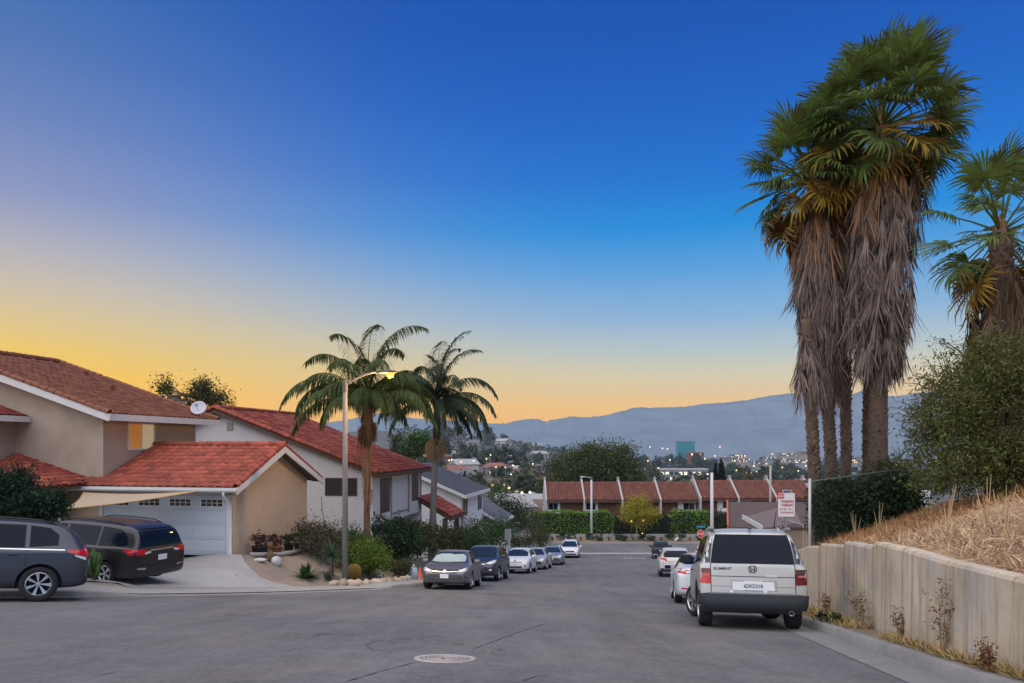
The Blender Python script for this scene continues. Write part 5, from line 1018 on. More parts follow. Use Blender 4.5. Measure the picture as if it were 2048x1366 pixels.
def skirt(name, parent, axis, prof, m, n, seed, Lm=(.5,1.1), wd=.035):
    """hanging dead leaves round the trunk: prof = (height, radius) top to bottom, axis(z) gives the trunk centre"""
    rs = np.random.RandomState(seed); pr = np.array(prof); K = 11; nc = n//K+1; zc = rs.uniform(pr[-1,0]+.25, pr[0,0], nc); ac = rs.uniform(0, 2*math.pi, nc); rc = rs.uniform(.70, .98, nc); lc = rs.randn(nc)*.16; oc = rs.uniform(-.16, .16, nc); Lc = rs.uniform(Lm[0], Lm[1]*1.15, nc)
    k = np.repeat(np.arange(nc), K); n = nc*K; j = np.tile(np.linspace(-1, 1, K), nc); z = zc[k]+rs.randn(n)*.03; a = ac[k]+j*.05; r = np.interp(-z, -pr[:,0], pr[:,1])*rc[k]
    c = np.array([axis(t) for t in z]); lob = 1+.10*np.sin(a*3+z*1.3)+.07*np.sin(a*7-z*2.1); r = r*lob
    P = np.c_[c[:,0]+np.cos(a)*r, c[:,1]+np.sin(a)*r, z]; L = Lc[k]*rs.uniform(.7, 1.1, n); w = wd*rs.uniform(.5, 1.4, n)
    o = np.c_[np.cos(a), np.sin(a), np.zeros(n)]; s = np.c_[-np.sin(a), np.cos(a), np.zeros(n)]; tw = rs.uniform(-.9, .9, n)[:,None]; s = s*np.cos(tw)+o*np.sin(tw)
    lean = (lc[k]+j*.20+rs.randn(n)*.05)[:,None]; d = np.c_[np.zeros(n), np.zeros(n), -np.ones(n)]+s*lean+o*(oc[k]-.12*j*j+rs.randn(n)*.04)[:,None]; V = []
    for f, ww in ((0,.5),(.4,1),(.75,.8),(1,.1)):
        q = P+d*(L*f)[:,None]+o*(.10*f*f*rs.uniform(-.4,1,n))[:,None]; V += [q-s*(w*ww/2)[:,None], q+s*(w*ww/2)[:,None]]
    V = np.stack(V, 1).reshape(-1, 3); b = (np.arange(n)*8)[:,None]; F_ = np.concatenate([b+np.array([[2*i, 2*i+1, 2*i+3, 2*i+2]]) for i in range(3)])
    me = mesh_np(name, V, F_, m); ob = adopt(link(name, me), parent); ob['kind'] = 'stuff'
    mb = MB(); mb.loft([[(axis(zz)[0]+math.cos(j/18*6.283)*rr*.60*(1+.1*math.sin(j/18*18.8+zz)), axis(zz)[1]+math.sin(j/18*6.283)*rr*.60, zz) for j in range(18)] for zz, rr in [(zz, float(np.interp(-zz, -pr[:,0], pr[:,1]))) for zz in np.linspace(pr[0,0], pr[-1,0]+.35, 14)]])
    adopt(mb.obj('skirt_core', mat('skirt_core', (.07,.05,.038), .95, var=.4, scale=6, bump=1, bscale=15, stretch=(4,4,.5)), smooth=True), parent); return ob
def fan_palm(label, px0, pxt, D, zt, r0, skirts, fronds, seed, zb=None, boots=(0, 3), dead=10, scale=1.0):
    x0 = (px0-1024)/F*D; xt = (pxt-1024)/F*D; zb = float(zhill(x0, D))-.2 if zb is None else zb; rnd = random.Random(seed)
    axis = lambda z: (x0+(xt-x0)*max(0, min(1, (z-zb)/(zt-zb)))**1.4, D)
    t = thing('fan_palm', label, 'palm tree', (x0, D, zb), group='tall fan palms on the slope')
    mb = MB(); zs = np.linspace(zb, zt, 40); mb.tube([(*axis(z), z) for z in zs], [r0*(1.18-.25*(z-zb)/(zt-zb))*(1+.035*math.sin(i*2.4)) for i, z in enumerate(zs)], 14); adopt(mb.obj('trunk', PTRUNK, smooth=True), t)
    mb = MB(); z = zb+.2; k = 0
    while z < min(zb+boots[1]+3.5, zt):                # old leaf-base stubs
        for j in range(9):
            a = j*.698+k*.35+rnd.gauss(0,.12); rr = r0*1.05; c = axis(z); u = Vector((math.cos(a), math.sin(a), 0)); s = Vector((-math.sin(a), math.cos(a), 0)); b = Vector((c[0], c[1], z+rnd.uniform(-.04,.04)))+u*rr*.93
            tip = b+u*rnd.uniform(.03,.09)+Vector((0,0,rnd.uniform(.08,.2)))
            mb.add([b-s*.06, b+s*.06, b+Vector((0,0,.10))-s*.05, b+Vector((0,0,.10))+s*.05, tip], [(0,1,4), (1,3,4), (3,2,4), (2,0,4)])
        z += .13; k += 1
    bo = adopt(mb.obj('leaf_stubs', BOOT), t); bo['kind'] = 'stuff'
    for i, (pr, m, n) in enumerate(skirts): skirt('dead_leaf_skirt', t, axis, pr, m, n, seed+i)
    cr = link('crown_heart', MB().lathe([(r0*.9,-.5),(r0*1.1,0),(r0*.8,.4),(.02,.7)], 10).mesh('crown_heart', FANB), t); cr.location = Vector((*axis(zt), zt))-Vector((x0, D, zb))
    cr.scale = (.3,.3,.3) if seed == 15 else ((.55,.55,.6) if seed == 16 else (1,1,1)); ksc = 1/cr.scale[0]
    for i in range(fronds):
        f = i/(fronds-1); e = R(80-f**.85*132+rnd.gauss(0,8)); a = i*2.399+rnd.gauss(0,.2); k = ksc*scale*rnd.uniform(.85,1.15)
        kind = 'g' if f < .72 or seed == 16 else ('y' if rnd.random() < .4 else 'g')
        if seed == 15: break
        add_frond(t, cr, a, e, k, FANS[kind][rnd.randrange(len(FANS[kind]))], rnd)
    for i in range(dead): add_frond(t, cr, i*2.399*1.3, R(-42-rnd.uniform(0,35)), ksc*scale*rnd.uniform(.9,1.15), FANS['b' if i % 3 else 'y'][i % 3], rnd, -.35)
    return t
def add_frond(t, cr, a, e, k, me, rnd, dz=0.0):
    o = link('frond', me, cr); d = Vector((math.cos(a)*math.cos(e), math.sin(a)*math.cos(e), math.sin(e))); s = Vector((-math.sin(a), math.cos(a), 0)); u = d.cross(s); 
    if u.z < 0 and abs(e) < 1.5: u = -u; s = -s
    M = Matrix((d, u.cross(d), u)).transposed().to_4x4() @ Matrix.Rotation(rnd.gauss(0,.35), 4, 'X') @ Matrix.Scale(k, 4); M.translation = d*.15+Vector((0,0,dz)); o.matrix_local = M
fan_palm('tallest fan palm with thick grey skirt of dead leaves', 1757, 1762, 22, 9.45, .22, [([(8.6,.5),(7.6,.90),(6.4,1.02),(4.9,.95),(3.8,.85),(2.9,.68),(2.15,.34)], THATCH, 5200), ([(8.9,.5),(8.2,.95),(7.2,1.12),(6.6,1.10)], THATCH2, 900)], 80, 11, dead=11, scale=1.26)
fan_palm('shaggy fan palm leaning left beside the tallest palm', 1668, 1624, 23, 8.3, .155, [([(7.2,.5),(6.3,.80),(5.2,.82),(4.2,.66),(3.0,.54),(2.2,.42),(1.5,.22)], THATCH, 4200), ([(7.6,.5),(7.0,.85),(6.2,.95),(5.8,.95)], THATCH2, 800)], 56, 12, dead=10, scale=1.14)
fan_palm('slender bare-trunked fan palm between the two shaggy ones', 1693, 1690, 23.6, 8.6, .145, [([(8.2,.3),(7.4,.5),(6.2,.42),(5.2,.2)], THATCH2, 500)], 26, 13, dead=6, boots=(0,9), scale=.95)
fan_palm('fan palm trunk half hidden behind the tallest palm', 1735, 1742, 23.6, 7.4, .14, [([(7.0,.3),(5.6,.6),(4.2,.45),(3.2,.2)], THATCH, 500)], 14, 14, dead=4, boots=(0,4), scale=.9)
fan_palm('short dying fan palm at the edge of the palm clump', 1634, 1612, 21.8, 3.7, .15, [([(3.8,.12),(3.2,.24),(2.4,.34),(1.65,.30)], THATCH, 520)], 2, 15, dead=0, boots=(0,3), scale=.8)
fan_palm('fan palm at the picture edge above the big shrub', 2012, 2002, 17, 4.9, .24, [([(3.9,.4),(3.3,.66),(2.6,.86),(1.8,.84),(.8,.7),(-.5,.5)], THATCH3, 3000)], 28, 16, dead=5, scale=.9)
# ================================================= feather palms by the white house
QL = leafm('feather_leaf', (.065,.09,.02), .35, .4, .05); QD = leafm('dark_feather_leaf', (.030,.050,.02), .2, .4, .05); STALK = mat('palm_stalk', (.09,.075,.04), .8)
def feather_frond(parent, org, a, e0, L, m, rnd, bend=2.0, hang=.75, leaf=.62, n=54):
    org = Vector(org); p = org.copy(); e = e0; sway = rnd.gauss(0,.014); pts = [p.copy()]; ds = []; N_ = 22
    for i in range(N_):
        d = Vector((math.cos(a)*math.cos(e), math.sin(a)*math.cos(e), math.sin(e))); ds.append(d); p = p+d*L/N_; pts.append(p.copy()); a += sway; e -= bend/N_*(.35+1.3*i/N_)*max(.25, math.cos(e)+.35)
    mb = MB(); mb.tube(pts, [.035*(1-.85*i/N_) for i in range(N_+1)], 5)
    for k in range(n):
        f = .12+.88*(k+rnd.random()*.5)/n; q = f*N_; i = min(int(q), N_-1); b = pts[i].lerp(pts[i+1], q-i); d = ds[i]; s0 = Vector((-math.sin(a), math.cos(a), 0)); up = d.cross(s0); up = up if up.z > 0 else -up
        l = leaf*(.55+.45*math.sin(min(1, f*1.15)*math.pi*.9+.2))*rnd.uniform(.8,1.1)*(1 if f < .9 else .7)
        for sg in (-1, 1):
            v = (s0*sg*.9+d*.55+up*rnd.uniform(-.1,.5)).normalized(); p0 = b.copy(); pr = None; w = .027
            for j in range(4):
                sd = v.cross(Vector((0,0,1))); sd = sd.normalized() if sd.length > .01 else s0; ww = w*(.7,1,.75,.1)[j]
                cur = (p0-sd*ww, p0+sd*ww)
                if pr: mb.quad(pr[0], pr[1], cur[1], cur[0])
                pr = cur; v = (v+Vector((0,0,-hang*.75))).normalized(); p0 = p0+v*l/3
    return adopt(mb.obj('frond', m), parent)
def feather_palm(name, label, px0, py0, pxt, pyt, D, r0, specs, m, seed, trunkm, grow=1.0):
    b = at(px0, py0, D); tp = at(pxt, pyt, D); b.z = gz(b.x, b.y)-.2; rnd = random.Random(seed); t = thing(name, label, 'palm tree', b)
    zs = np.linspace(0, 1, 18); adopt(MB().tube([b.lerp(tp, f) for f in zs], [r0*(1.2-.45*f)*(1+.03*(i % 2)) for i, f in enumerate(zs)], 12).obj('trunk', trunkm, smooth=True), t)
    specs = specs+[(a+rnd.uniform(12,28), e-rnd.uniform(-8,16), L*rnd.uniform(.8,.95), bend*1.1, hang) for a, e, L, bend, hang in specs[::2]]
    for (a, e, L, bend, hang) in specs: feather_frond(t, tp+Vector((0,0,rnd.uniform(-.15,.25))), R(a), R(min(e+6, 86)), L*grow, m, rnd, bend*1.0, hang, leaf=1.0, n=84)
    return t, tp
rr = random.Random(5)
spec = [(178,38,4.2,1.9,1.0),(172,12,3.9,1.5,1.0),(200,55,3.6,2.2,.9),(150,76,4.3,2.0,.8),(100,82,4.5,2.0,.8),(20,78,4.5,2.1,.8),(60,70,4.0,2,.8),(170,66,4.0,2.0,.9),(300,62,3.5,2.1,.9),(250,60,3.4,2.0,.9),(5,42,3.6,1.9,.9),(340,30,3.6,1.9,.9),(220,30,3.4,1.8,.9),(310,20,3.2,1.8,.9),(95,35,3.2,1.8,.9),(0,15,3.4,1.6,1.0),(130,40,3.3,1.8,.9),(75,20,3.2,1.7,1.),(270,35,3.3,1.9,.9)]
QT = mat('feather_palm_trunk', (.17,.10,.06), .95, var=.4, scale=8, bump=1, bscale=14, stretch=(1,1,2))
qp, tp = feather_palm('feather_palm', 'feather palm with drooping fronds and a dead brown frond on its trunk', 733, 1080, 735, 812, 36.5, .15, spec, QL, 3, QT, 1.24)
adopt(MB().lathe([(.05,-1.4),(.20,-1.1),(.34,-.6),(.30,-.1),(.22,.5),(.14,1.0)], 12, tp+Vector((0,0,-.8))).obj('leaf_base_shaft', QT, smooth=True), qp)
mb = MB(); rnd = random.Random(8)
for k in range(110): p = tp+Vector((-.18+rnd.gauss(0,.10), -.25+rnd.gauss(0,.08), -.9-rnd.random()*.3)); q = p+Vector((rnd.gauss(0,.10), rnd.gauss(0,.08), -rnd.uniform(.5,1.1))); mb.bar(p, q, .02, .012)
for k in range(80): p = tp+Vector((.32+rnd.gauss(0,.08), -.15+rnd.gauss(0,.08), -.8-rnd.random()*.35)); q = p+Vector((rnd.gauss(0,.06), rnd.gauss(0,.06), -rnd.uniform(.4,.9))); mb.bar(p, q, .02, .012)
adopt(mb.obj('fruit_cluster', mat('fruit_stalks', (.11,.055,.03), .9, island=.4)), qp)
mb = MB()
for k in range(150): p = tp+Vector((.05+rnd.gauss(0,.10), -.32+rnd.gauss(0,.06), -2.0-rnd.random()*2.2)); q = p+Vector((rnd.gauss(0,.05), rnd.gauss(0,.04), -rnd.uniform(.5,1.3))); mb.bar(p, q, .03, .008)
adopt(mb.obj('dead_frond', mat('dead_frond_fibre', (.30,.17,.09), .9, island=.4)), qp)
spec = [(90,80,2.9,1.6,.7),(10,78,3.2,1.5,.35),(40,70,3.2,1.6,.4),(355,40,3.0,1.9,.6),(350,22,2.9,1.6,.7),(345,0,2.9,1.6,.9),(0,-20,2.6,1.2,1.),(300,40,2.9,1.8,.8),(270,55,2.8,2.0,.8),(230,45,2.9,1.8,.8),(190,40,3.1,1.9,.8),(180,15,3.0,1.7,.9),(165,55,3.0,2.0,.8),(120,60,2.8,1.8,.8),(285,5,2.6,1.6,1.),(320,10,2.8,1.7,.9),(60,30,2.8,1.7,.9),(205,0,2.6,1.6,1.)]
kp_, tp2 = feather_palm('dark_feather_palm', 'slim dark feather palm with a round dried flower cluster on its trunk', 862, 1090, 874, 800, 45, .19, spec, QD, 4, mat('smooth_palm_trunk', (.16,.145,.14), .85, var=.2, scale=6, stretch=(1,1,3)), 1.5)
adopt(MB().tube([tp2+Vector((-.05,0,-2.9)), tp2+Vector((0,0,-1.2)), tp2+Vector((0,0,.4))], [.22,.24,.16], 10).obj('crown_shaft', mat('crown_shaft', (.04,.045,.03), .7), smooth=True), kp_)
mb = MB()
for k in range(520): a = rnd.uniform(0,6.28); e = rnd.uniform(-1.3,1.2); c = tp2+Vector((-.06,0,-3.0)); u = Vector((math.cos(a)*math.cos(e), math.sin(a)*math.cos(e), math.sin(e))); p = c+u*.3+Vector((0,0,.25)); q = c+Vector((u.x*.70, u.y*.70, u.z*.72-.12*rnd.random())); mb.tube([p, p.lerp(q,.5)+u*.12, q], .012, 3, cap=False)
adopt(mb.obj('dried_flowers', mat('dried_flower', (.30,.215,.12), .9, island=.35)), kp_)
# ================================================= the big shrub and hedge on the right
b = hit(1930, 1040, zhill); shr = thing('large_shrub', 'large unkempt green shrub on the dry slope at the picture edge', 'shrub', (10.0, 15.2, float(zhill(10.0, 15.2))))
x0, z0 = 9.9, float(zhill(10.0, 15.2)); B = [(10.6,15.6,z0+1.6,1.7,1.6,1.7),(9.0,15.0,z0+1.1,.85,1.0,1.1),(9.1,15.2,z0+2.0,.7,.9,.7),(9.7,15.2,z0+2.7,.8,.9,.75),(10.4,15.4,z0+2.7,.9,1.,.7),(11.4,15.6,z0+2.4,1.1,1.2,.9),(8.9,14.6,z0+.6,.7,.7,.6),(10.2,14.4,z0+.7,1.1,.8,.75),(8.75,15.2,z0+1.5,.6,.8,.6),(8.45,14.9,z0+.75,.55,.7,.75),(8.7,15.0,z0+2.1,.5,.6,.5),(12.2,16,z0+1.6,1.5,1.5,1.9)]
o, C = foliage('foliage', B, leafm('shrub_leaf', (.125,.135,.04), .4, .6, .06), shr, 1300, 40, .16, .10, 31, aspect=.30, shell=.45, droop=.25)
limbs((10.2,15.4,z0+1.0), (10.0,15.3,z0-.2), [C[i] for i in range(0, 1300, 34)], .10, random.Random(3), parent=shr, name='stem', bend=.25)
mb = MB(); rnd = random.Random(6); Pp = []
for k in range(70):                              # thin sprays sticking out of the crown
    bb = B[rnd.choice((1,2,3,4,5,8))]; a = rnd.uniform(1.2,5.6); e = rnd.uniform(.1,1.3); u = Vector((math.cos(a)*math.cos(e), math.sin(a)*math.cos(e)*.6, math.sin(e))); c = Vector(bb[:3]); p = c+Vector((u.x*bb[3], u.y*bb[4], u.z*bb[5]))*.8; q = p+u*rnd.uniform(.35,.8)+Vector((0,0,-.1)); mb.tube([p, p.lerp(q,.5)+Vector((0,0,.06)), q], [.012,.008,.004], 4); Pp += [np.array(p.lerp(q, rnd.random()))+np.random.RandomState(k*9+j).randn(3)*.05 for j in range(16)]
adopt(mb.obj('twigs', BARK), shr)['kind'] = 'stuff'; V, F_ = leaf_cloud(np.array(Pp), .07, np.random.RandomState(2), .35); adopt(link('sprays', mesh_np('sprays', V, F_, MATS['shrub_leaf'])), shr)
hx0, hx1 = 8.75, 11.6; hg = thing('ivy_hedge', 'dark green ivy hedge behind the chain-link fence under the palms', 'hedge', (10, 21, float(zhill(10,21))))
B = [(8.75+.30*k, 20.35+.1*math.sin(k*2), -1.95+.03*k+.05*math.sin(k*1.7), .36, .6, .95) for k in range(8)]
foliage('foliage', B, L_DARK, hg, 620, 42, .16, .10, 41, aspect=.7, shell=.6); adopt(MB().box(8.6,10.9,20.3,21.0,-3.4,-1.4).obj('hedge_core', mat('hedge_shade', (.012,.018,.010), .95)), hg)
shrub('fence_vine', 'bright leafy vine at the foot of the tallest palm trunk', (10.6, 20.6, -1.4), 1.3, 1.1, L_OLIVE, .09, 1800, 43)
# ================================================= front garden left
shrub('juniper', 'dark twisted juniper beside the driveway at the picture edge', (-12.7,18.8,gz(-12.7,18.8)), 2.9, 2.9, leafm('juniper_leaf', (.018,.042,.020), .15, .45, .04), .10, 1, 51, cat='tree', blobs=[(-13.2,18.8,-1.75,1.3,.9,.62),(-12.2,18.7,-1.62,.85,.7,.42),(-11.75,18.6,-1.45,.45,.45,.38),(-13.0,18.8,-1.05,.6,.5,.42),(-12.55,18.8,-.95,.34,.35,.45),(-13.9,18.8,-1.0,.8,.6,.6),(-11.6,18.5,-1.75,.4,.4,.3)], stems=0)
jt = bpy.data.objects['juniper']; jt.children[0].hide_render = False
B = [(-13.2,18.8,-1.75,1.35,.9,.55),(-12.2,18.7,-1.60,.8,.7,.42),(-11.7,18.6,-1.55,.45,.45,.40),(-13.0,18.8,-1.05,.55,.5,.40),(-12.5,18.8,-1.02,.30,.35,.40),(-13.9,18.8,-1.0,.8,.6,.6)]
foliage('dense_foliage', B, MATS['juniper_leaf'], jt, 900, 38, .11, .10, 52, aspect=.35, shell=.35, out=.9); limbs((-13.0,18.8,-2.2), (-13.25,18.8,gz(-13.2,18.8)-.1), [b[:3] for b in B], .11, random.Random(2), parent=jt, bend=.12)
p = hit(187, 1163, zland, 12); cac = thing('jade_shrub', 'small bright green upright succulent between the grey SUV and the minivan', 'shrub', p); mb = MB(); rnd = random.Random(4)
for k in range(26):
    a = rnd.uniform(0,6.28); q = Vector((math.cos(a)*rnd.uniform(.02,.2), math.sin(a)*rnd.uniform(.02,.15), rnd.uniform(.18,.55))); mb.tube([q*.3, q, q+Vector((q.x*.5,q.y*.5,rnd.uniform(.2,.4)))], [.03,.055,.045], 6)
mb.obj('stems', leafm('succulent', (.055,.12,.03), .1, .3), cac, smooth=True); MB().tube([(0,0,-.1),(0,0,.25)], .05, 6).obj('trunk', BARK, cac)
def G(px, py): return hit(px, py, zland, 15)
rosette('sago_palm', 'sago palm with a stubby trunk left of the lamp post', G(664,1150), 120, .85, .05, L_BLUE, 61, trunk=.7, e0=-.1, e1=1.3, curl=.9)
rosette('agave', 'broad-leaved agave at the edge of the driveway', G(613,1158), 60, .62, .16, L_MID, 62, e0=.15, e1=1.5, curl=.25)
rosette('small_agave', 'small dark agave in the gravel below the sago palm', G(655,1160), 30, .42, .09, L_BLUE, 63, e0=.1, e1=1.4, curl=.3)
shrub('grey_shrub', 'grey-brown twiggy shrub at the corner of the garage', G(628,1120)+Vector((0,.8,0)), 2.2, 1.35, leafm('grey_olive_leaf', (.085,.075,.045)), .09, 6000, 64)
shrub('yellow_green_shrub', 'yellow-green leafy shrub right of the lamp post', G(735,1150), 2.4, 1.4, L_LIME, .15, 5000, 65, aspect=.3, rc=.17)
shrub('spiky_green_shrub', 'green shrub directly behind the lamp post', G(700,1125), 2.1, 1.45, L_MID, .18, 4200, 66, aspect=.22)
shrub('tall_dark_shrub', 'tall dark glossy shrub below the tall window of the white house', G(775,1140)+Vector((0,1.5,0)), 2.1, 2.3, L_DARK, .15, 5200, 67, aspect=.5, blobs=None)
shrub('round_clipped_shrub', 'low green shrub beside the row of stones', G(800,1155), 1.2, .8, L_OLIVE, .09, 1800, 68); shrub('low_edge_shrub', 'low mid-green plant near the bumper of the bronze sedan', G(822,1158), .8, .55, L_MID, .09, 900, 69)
bc = thing('barrel_cactus', 'round golden barrel cactus beside the lamp post', 'cactus', G(708,1160)); mb = MB()
for k in range(20):
    a0 = k/20*6.283
    mb.loft([[Vector((math.cos(a0+da)*rr*s_, math.sin(a0+da)*rr*s_, z)) for da, s_ in ((-.157,.9),(0,1.05),(.157,.9))] for rr, z in ((.18,.0),(.27,.15),(.30,.32),(.25,.5),(.12,.62),(.02,.64))], caps=False)
mb.obj('ribs', mat('cactus_rib', (.17,.12,.03), .9, var=.4, scale=40), bc, smooth=True)
ORD = 'first second third fourth fifth sixth seventh eighth ninth tenth eleventh twelfth thirteenth fourteenth fifteenth sixteenth seventeenth eighteenth nineteenth twentieth'.split()
rocks = [(668,1172),(684,1172),(702,1172),(716,1170),(732,1171),(752,1170),(764,1167),(776,1166),(790,1164),(803,1163),(815,1161)]
RK_M = mat('pale_boulder', (.40,.33,.25), .9, var=.25, scale=6, orand=.25, bump=.6, bscale=14)
def rock(name, label, p, s, seed, m=RK_M, group=None):
    rs = np.random.RandomState(seed); bm = bmesh.new(); bmesh.ops.create_icosphere(bm, subdivisions=2, radius=.5); k = rs.randn(6, 3)
    for v in bm.verts: n_ = v.co.normalized(); f = 1+.16*sum(math.sin(3*n_.dot(Vector(q))+i) for i, q in enumerate(k[:3]))+rs.randn()*.03; v.co = Vector((v.co.x*f*s[0], v.co.y*f*s[1], v.co.z*f*s[2]))
    me = bpy.data.meshes.new(name); bm.to_mesh(me); bm.free(); me.materials.append(m); me.polygons.foreach_set('use_smooth', [True]*len(me.polygons)); o = link(name, me); o.location = p; o.rotation_euler = (0,0,seed); return tag(o, label, 'rock', group)
for i, (x, y) in enumerate(rocks):
    p = G(x, y); rock('border_rock', ORD[i]+' boulder from the driveway in the pale stone row edging the bed', p+Vector((0,.05,.06)), (.42+.2*((i*7) % 3)/3, .34, .26+.1*((i*5) % 3)/3), i+1, group='stones edging the planting bed')
rock('white_rock', 'white rock on the driveway edge in front of the garage corner', G(553,1128)+Vector((0,0,.1)), (.5,.4,.42), 31, mat('white_boulder', (.55,.54,.53), .9, var=.1, scale=5)); rock('curved_kerb_stone', 'long pale stone curving along the driveway edge', G(520,1124)+Vector((0,0,.04)), (.5,.22,.14), 32, MATS['white_boulder'])
rock('brown_rock', 'brown rounded rock between two white stones near the garage', G(538,1124)+Vector((0,.2,.12)), (.42,.36,.42), 33, mat('brown_boulder', (.11,.07,.045), .9, var=.3, scale=7))
POT = mat('dark_planter', (.03,.028,.03), .7); TERRA = mat('terracotta_pot', (.32,.15,.09), .8)
def pot(label, s_, t_, r, h, m, leaf, seed, lh):
    p = Vector((-10.08+.985*s_+.174*t_, 26.7-.174*s_+.985*t_, 0)); p.z = gz(p.x, p.y); t = thing('potted_plant', label, 'potted plant', p, group='pots along the garage wall'); MB().lathe([(r*.75,0),(r,h),(r*1.06,h),(r*1.06,h+.03),(r*.9,h+.03),(r*.88,h-.05),(0.01,h-.05)], 16).obj('pot', m, t, smooth=True)
    rnd = random.Random(seed); mb = MB()
    for k in range(9): a = rnd.uniform(0,6.28); mb.tube([(0,0,h-.05),(math.cos(a)*r*.4,math.sin(a)*r*.4,h+lh*.5),(math.cos(a)*r*.9,math.sin(a)*r*.9,h+lh*rnd.uniform(.6,1))], [.014,.01,.005], 4)
    mb.obj('stems', BARK, t); B = [(p.x,p.y,p.z+h+lh*.55,r*1.1,r*1.1,lh*.42)]; foliage('foliage', B, leaf, t, 26, 16, r*.2, .09, seed)
pot('black pot with a sparse reddish plant nearest the garage door', .5, 1.0, .30, .32, POT, L_RED, 71, .45); pot('bushy dark red plant in a pot by the tan wall', .45, 2.3, .26, .28, TERRA, L_RED, 72, .5); pot('green plant in a small pot by the tan wall', .5, 3.3, .2, .22, POT, L_MID, 73, .4); pot('dark leafy plant in a pot before the tan wall', .5, 4.3, .25, .25, POT, L_DARK, 74, .5)
t = thing('bare_shrub', 'leafless twiggy plant at the back corner of the garage', 'shrub', (-8.6,32.2,gz(-8.6,32.2))); mb = MB(); rnd = random.Random(9)
for k in range(16): a = rnd.uniform(0,6.28); q = Vector((math.cos(a)*.25, math.sin(a)*.2, rnd.uniform(.7,1.2))); mb.tube([(0,0,0), q*.5, q], [.02,.014,.004], 4)
mb.obj('branches', BARK, t)
t = thing('low_planter_wall', 'low curved concrete edging in front of the pots', 'edging', G(560,1108)); q = [Vector((-10.08+.985*s_+.174*t_, 26.7-.174*s_+.985*t_, gz(-10.08+.985*s_+.174*t_, 26.7-.174*s_+.985*t_))) for s_, t_ in ((.6,.2),(1.0,1.6),(1.05,3.4),(.9,5.2))]
adopt(MB().tube([v+Vector((0,0,.05)) for v in q], .09, 6).obj('edging', CONC, smooth=True), t)
# hedges and shrubs farther down the left side
def S2(name, label, px, py, D, w, h, m, size, n, seed, **k):
    p = at(px, py, D); return shrub(name, label, (p.x, p.y, p.z), w, h, m, size, n, seed, **k)
S2('olive_shrub', 'olive-green shrub at the foot of the slim dark palm', 840, 1108, 41, 2.2, 1.8, L_OLIVE, .15, 4000, 81); S2('dark_hedge_shrub', 'dark shrub under the porch roof of the white house', 812, 1120, 39, 1.9, 1.6, L_DARK, .16, 3000, 82); S2('brown_green_shrub', 'brown-green shrub right of the slim dark palm', 890, 1108, 45, 2.6, 1.7, L_OLIVE, .16, 4000, 83); S2('leafy_shrub', 'leafy shrub before the front wall of the grey-roofed house', 935, 1108, 50, 3.2, 1.6, L_MID, .16, 4500, 84); S2('dense_green_shrub', 'dense green shrub behind the dark SUV', 985, 1100, 55, 3.6, 2.2, L_MID, .17, 5000, 85); S2('vine_shrub', 'thin vine climbing the low white wall', 925, 1075, 53, 2.0, 1.7, L_DARK, .12, 700, 86)
S2('corner_bush', 'round yellowish bush at the street corner before the hedge', 1080, 1098, 79, 2.6, 2.4, L_OLIVE, .16, 2600, 87); S2('clipped_hedge', 'low clipped hedge left of the round corner bush', 1040, 1096, 72, 3.0, 1.2, L_OLIVE, .14, 2600, 88, d=1.2); S2('tall_corner_tree', 'dark tree beside the lower garage roof', 1012, 1078, 74, 4.0, 4.2, L_DARK, .22, 3600, 89, cat='tree'); S2('spiky_olive_tree', 'spiky olive tree left of the townhouse row', 1065, 1080, 86, 4.4, 4.4, L_OLIVE, .24, 3000, 90, cat='tree'); S2('pale_green_tree', 'pale green tree in the gap below the hillside houses', 985, 1040, 90, 4.5, 5.0, L_MID, .25, 2600, 91, cat='tree')
# hedge beyond the cross street
hgs = [('long clipped green hedge left of the yellow-leaved tree', at(1066,0,99).x, at(1228,0,99).x, 3.35, L_HEDGE, 101), ('dark overgrown part of the hedge behind the yellow-leaved tree', at(1224,0,99).x, at(1345,0,99).x, 3.0, leafm('shaded_hedge_leaf', (.045,.05,.025)), 102), ('clipped green hedge left of the tall pole', at(1338,0,99).x, at(1428,0,99).x, 3.5, L_HEDGE, 103), ('brownish end of the hedge behind the stop sign', at(1424,0,99).x, at(1480,0,99).x, 3.2, leafm('brown_hedge_leaf', (.05,.045,.025)), 104)]
for lb, xa, xb, h, m, sd in hgs:
    t = thing('hedge', lb, 'hedge', ((xa+xb)/2, 99.6, -12.35), group='hedge along the cross street'); rs = np.random.RandomState(sd); n = int((xb-xa)*260)
    P = np.c_[rs.uniform(xa, xb, n), 99.6+rs.uniform(-1, 1, n)*.9, -12.35+h*rs.rand(n)]; f = rs.rand(n); P[:,1] = np.where(f < .6, 98.7-rs.rand(n)*.25, P[:,1]); P[:,2] = np.where(f >= .6, -12.35+h+rs.randn(n)*.09, P[:,2]); P[:,1] += .35*np.sin(P[:,0]*1.7)*(f < .6)
    ld = np.minimum(P[:,0]-xa, xb-P[:,0]); P[:,2] = np.where((ld < .8) & (P[:,2] > -12.35+h-.8+ld), -12.35+h-.8+ld, P[:,2]); P[:,2] += .12*np.sin(P[:,0]*1.1+sd)*(f >= .6)
    V, F_ = leaf_cloud(P, .24, rs, .6); adopt(link('foliage', mesh_np('foliage', V, F_, m)), t); adopt(MB().box(xa+.3,xb-.3,98.95,100.4,-12.4,-12.35+h-.2).obj('hedge_core', MATS['hedge_shade']), t)
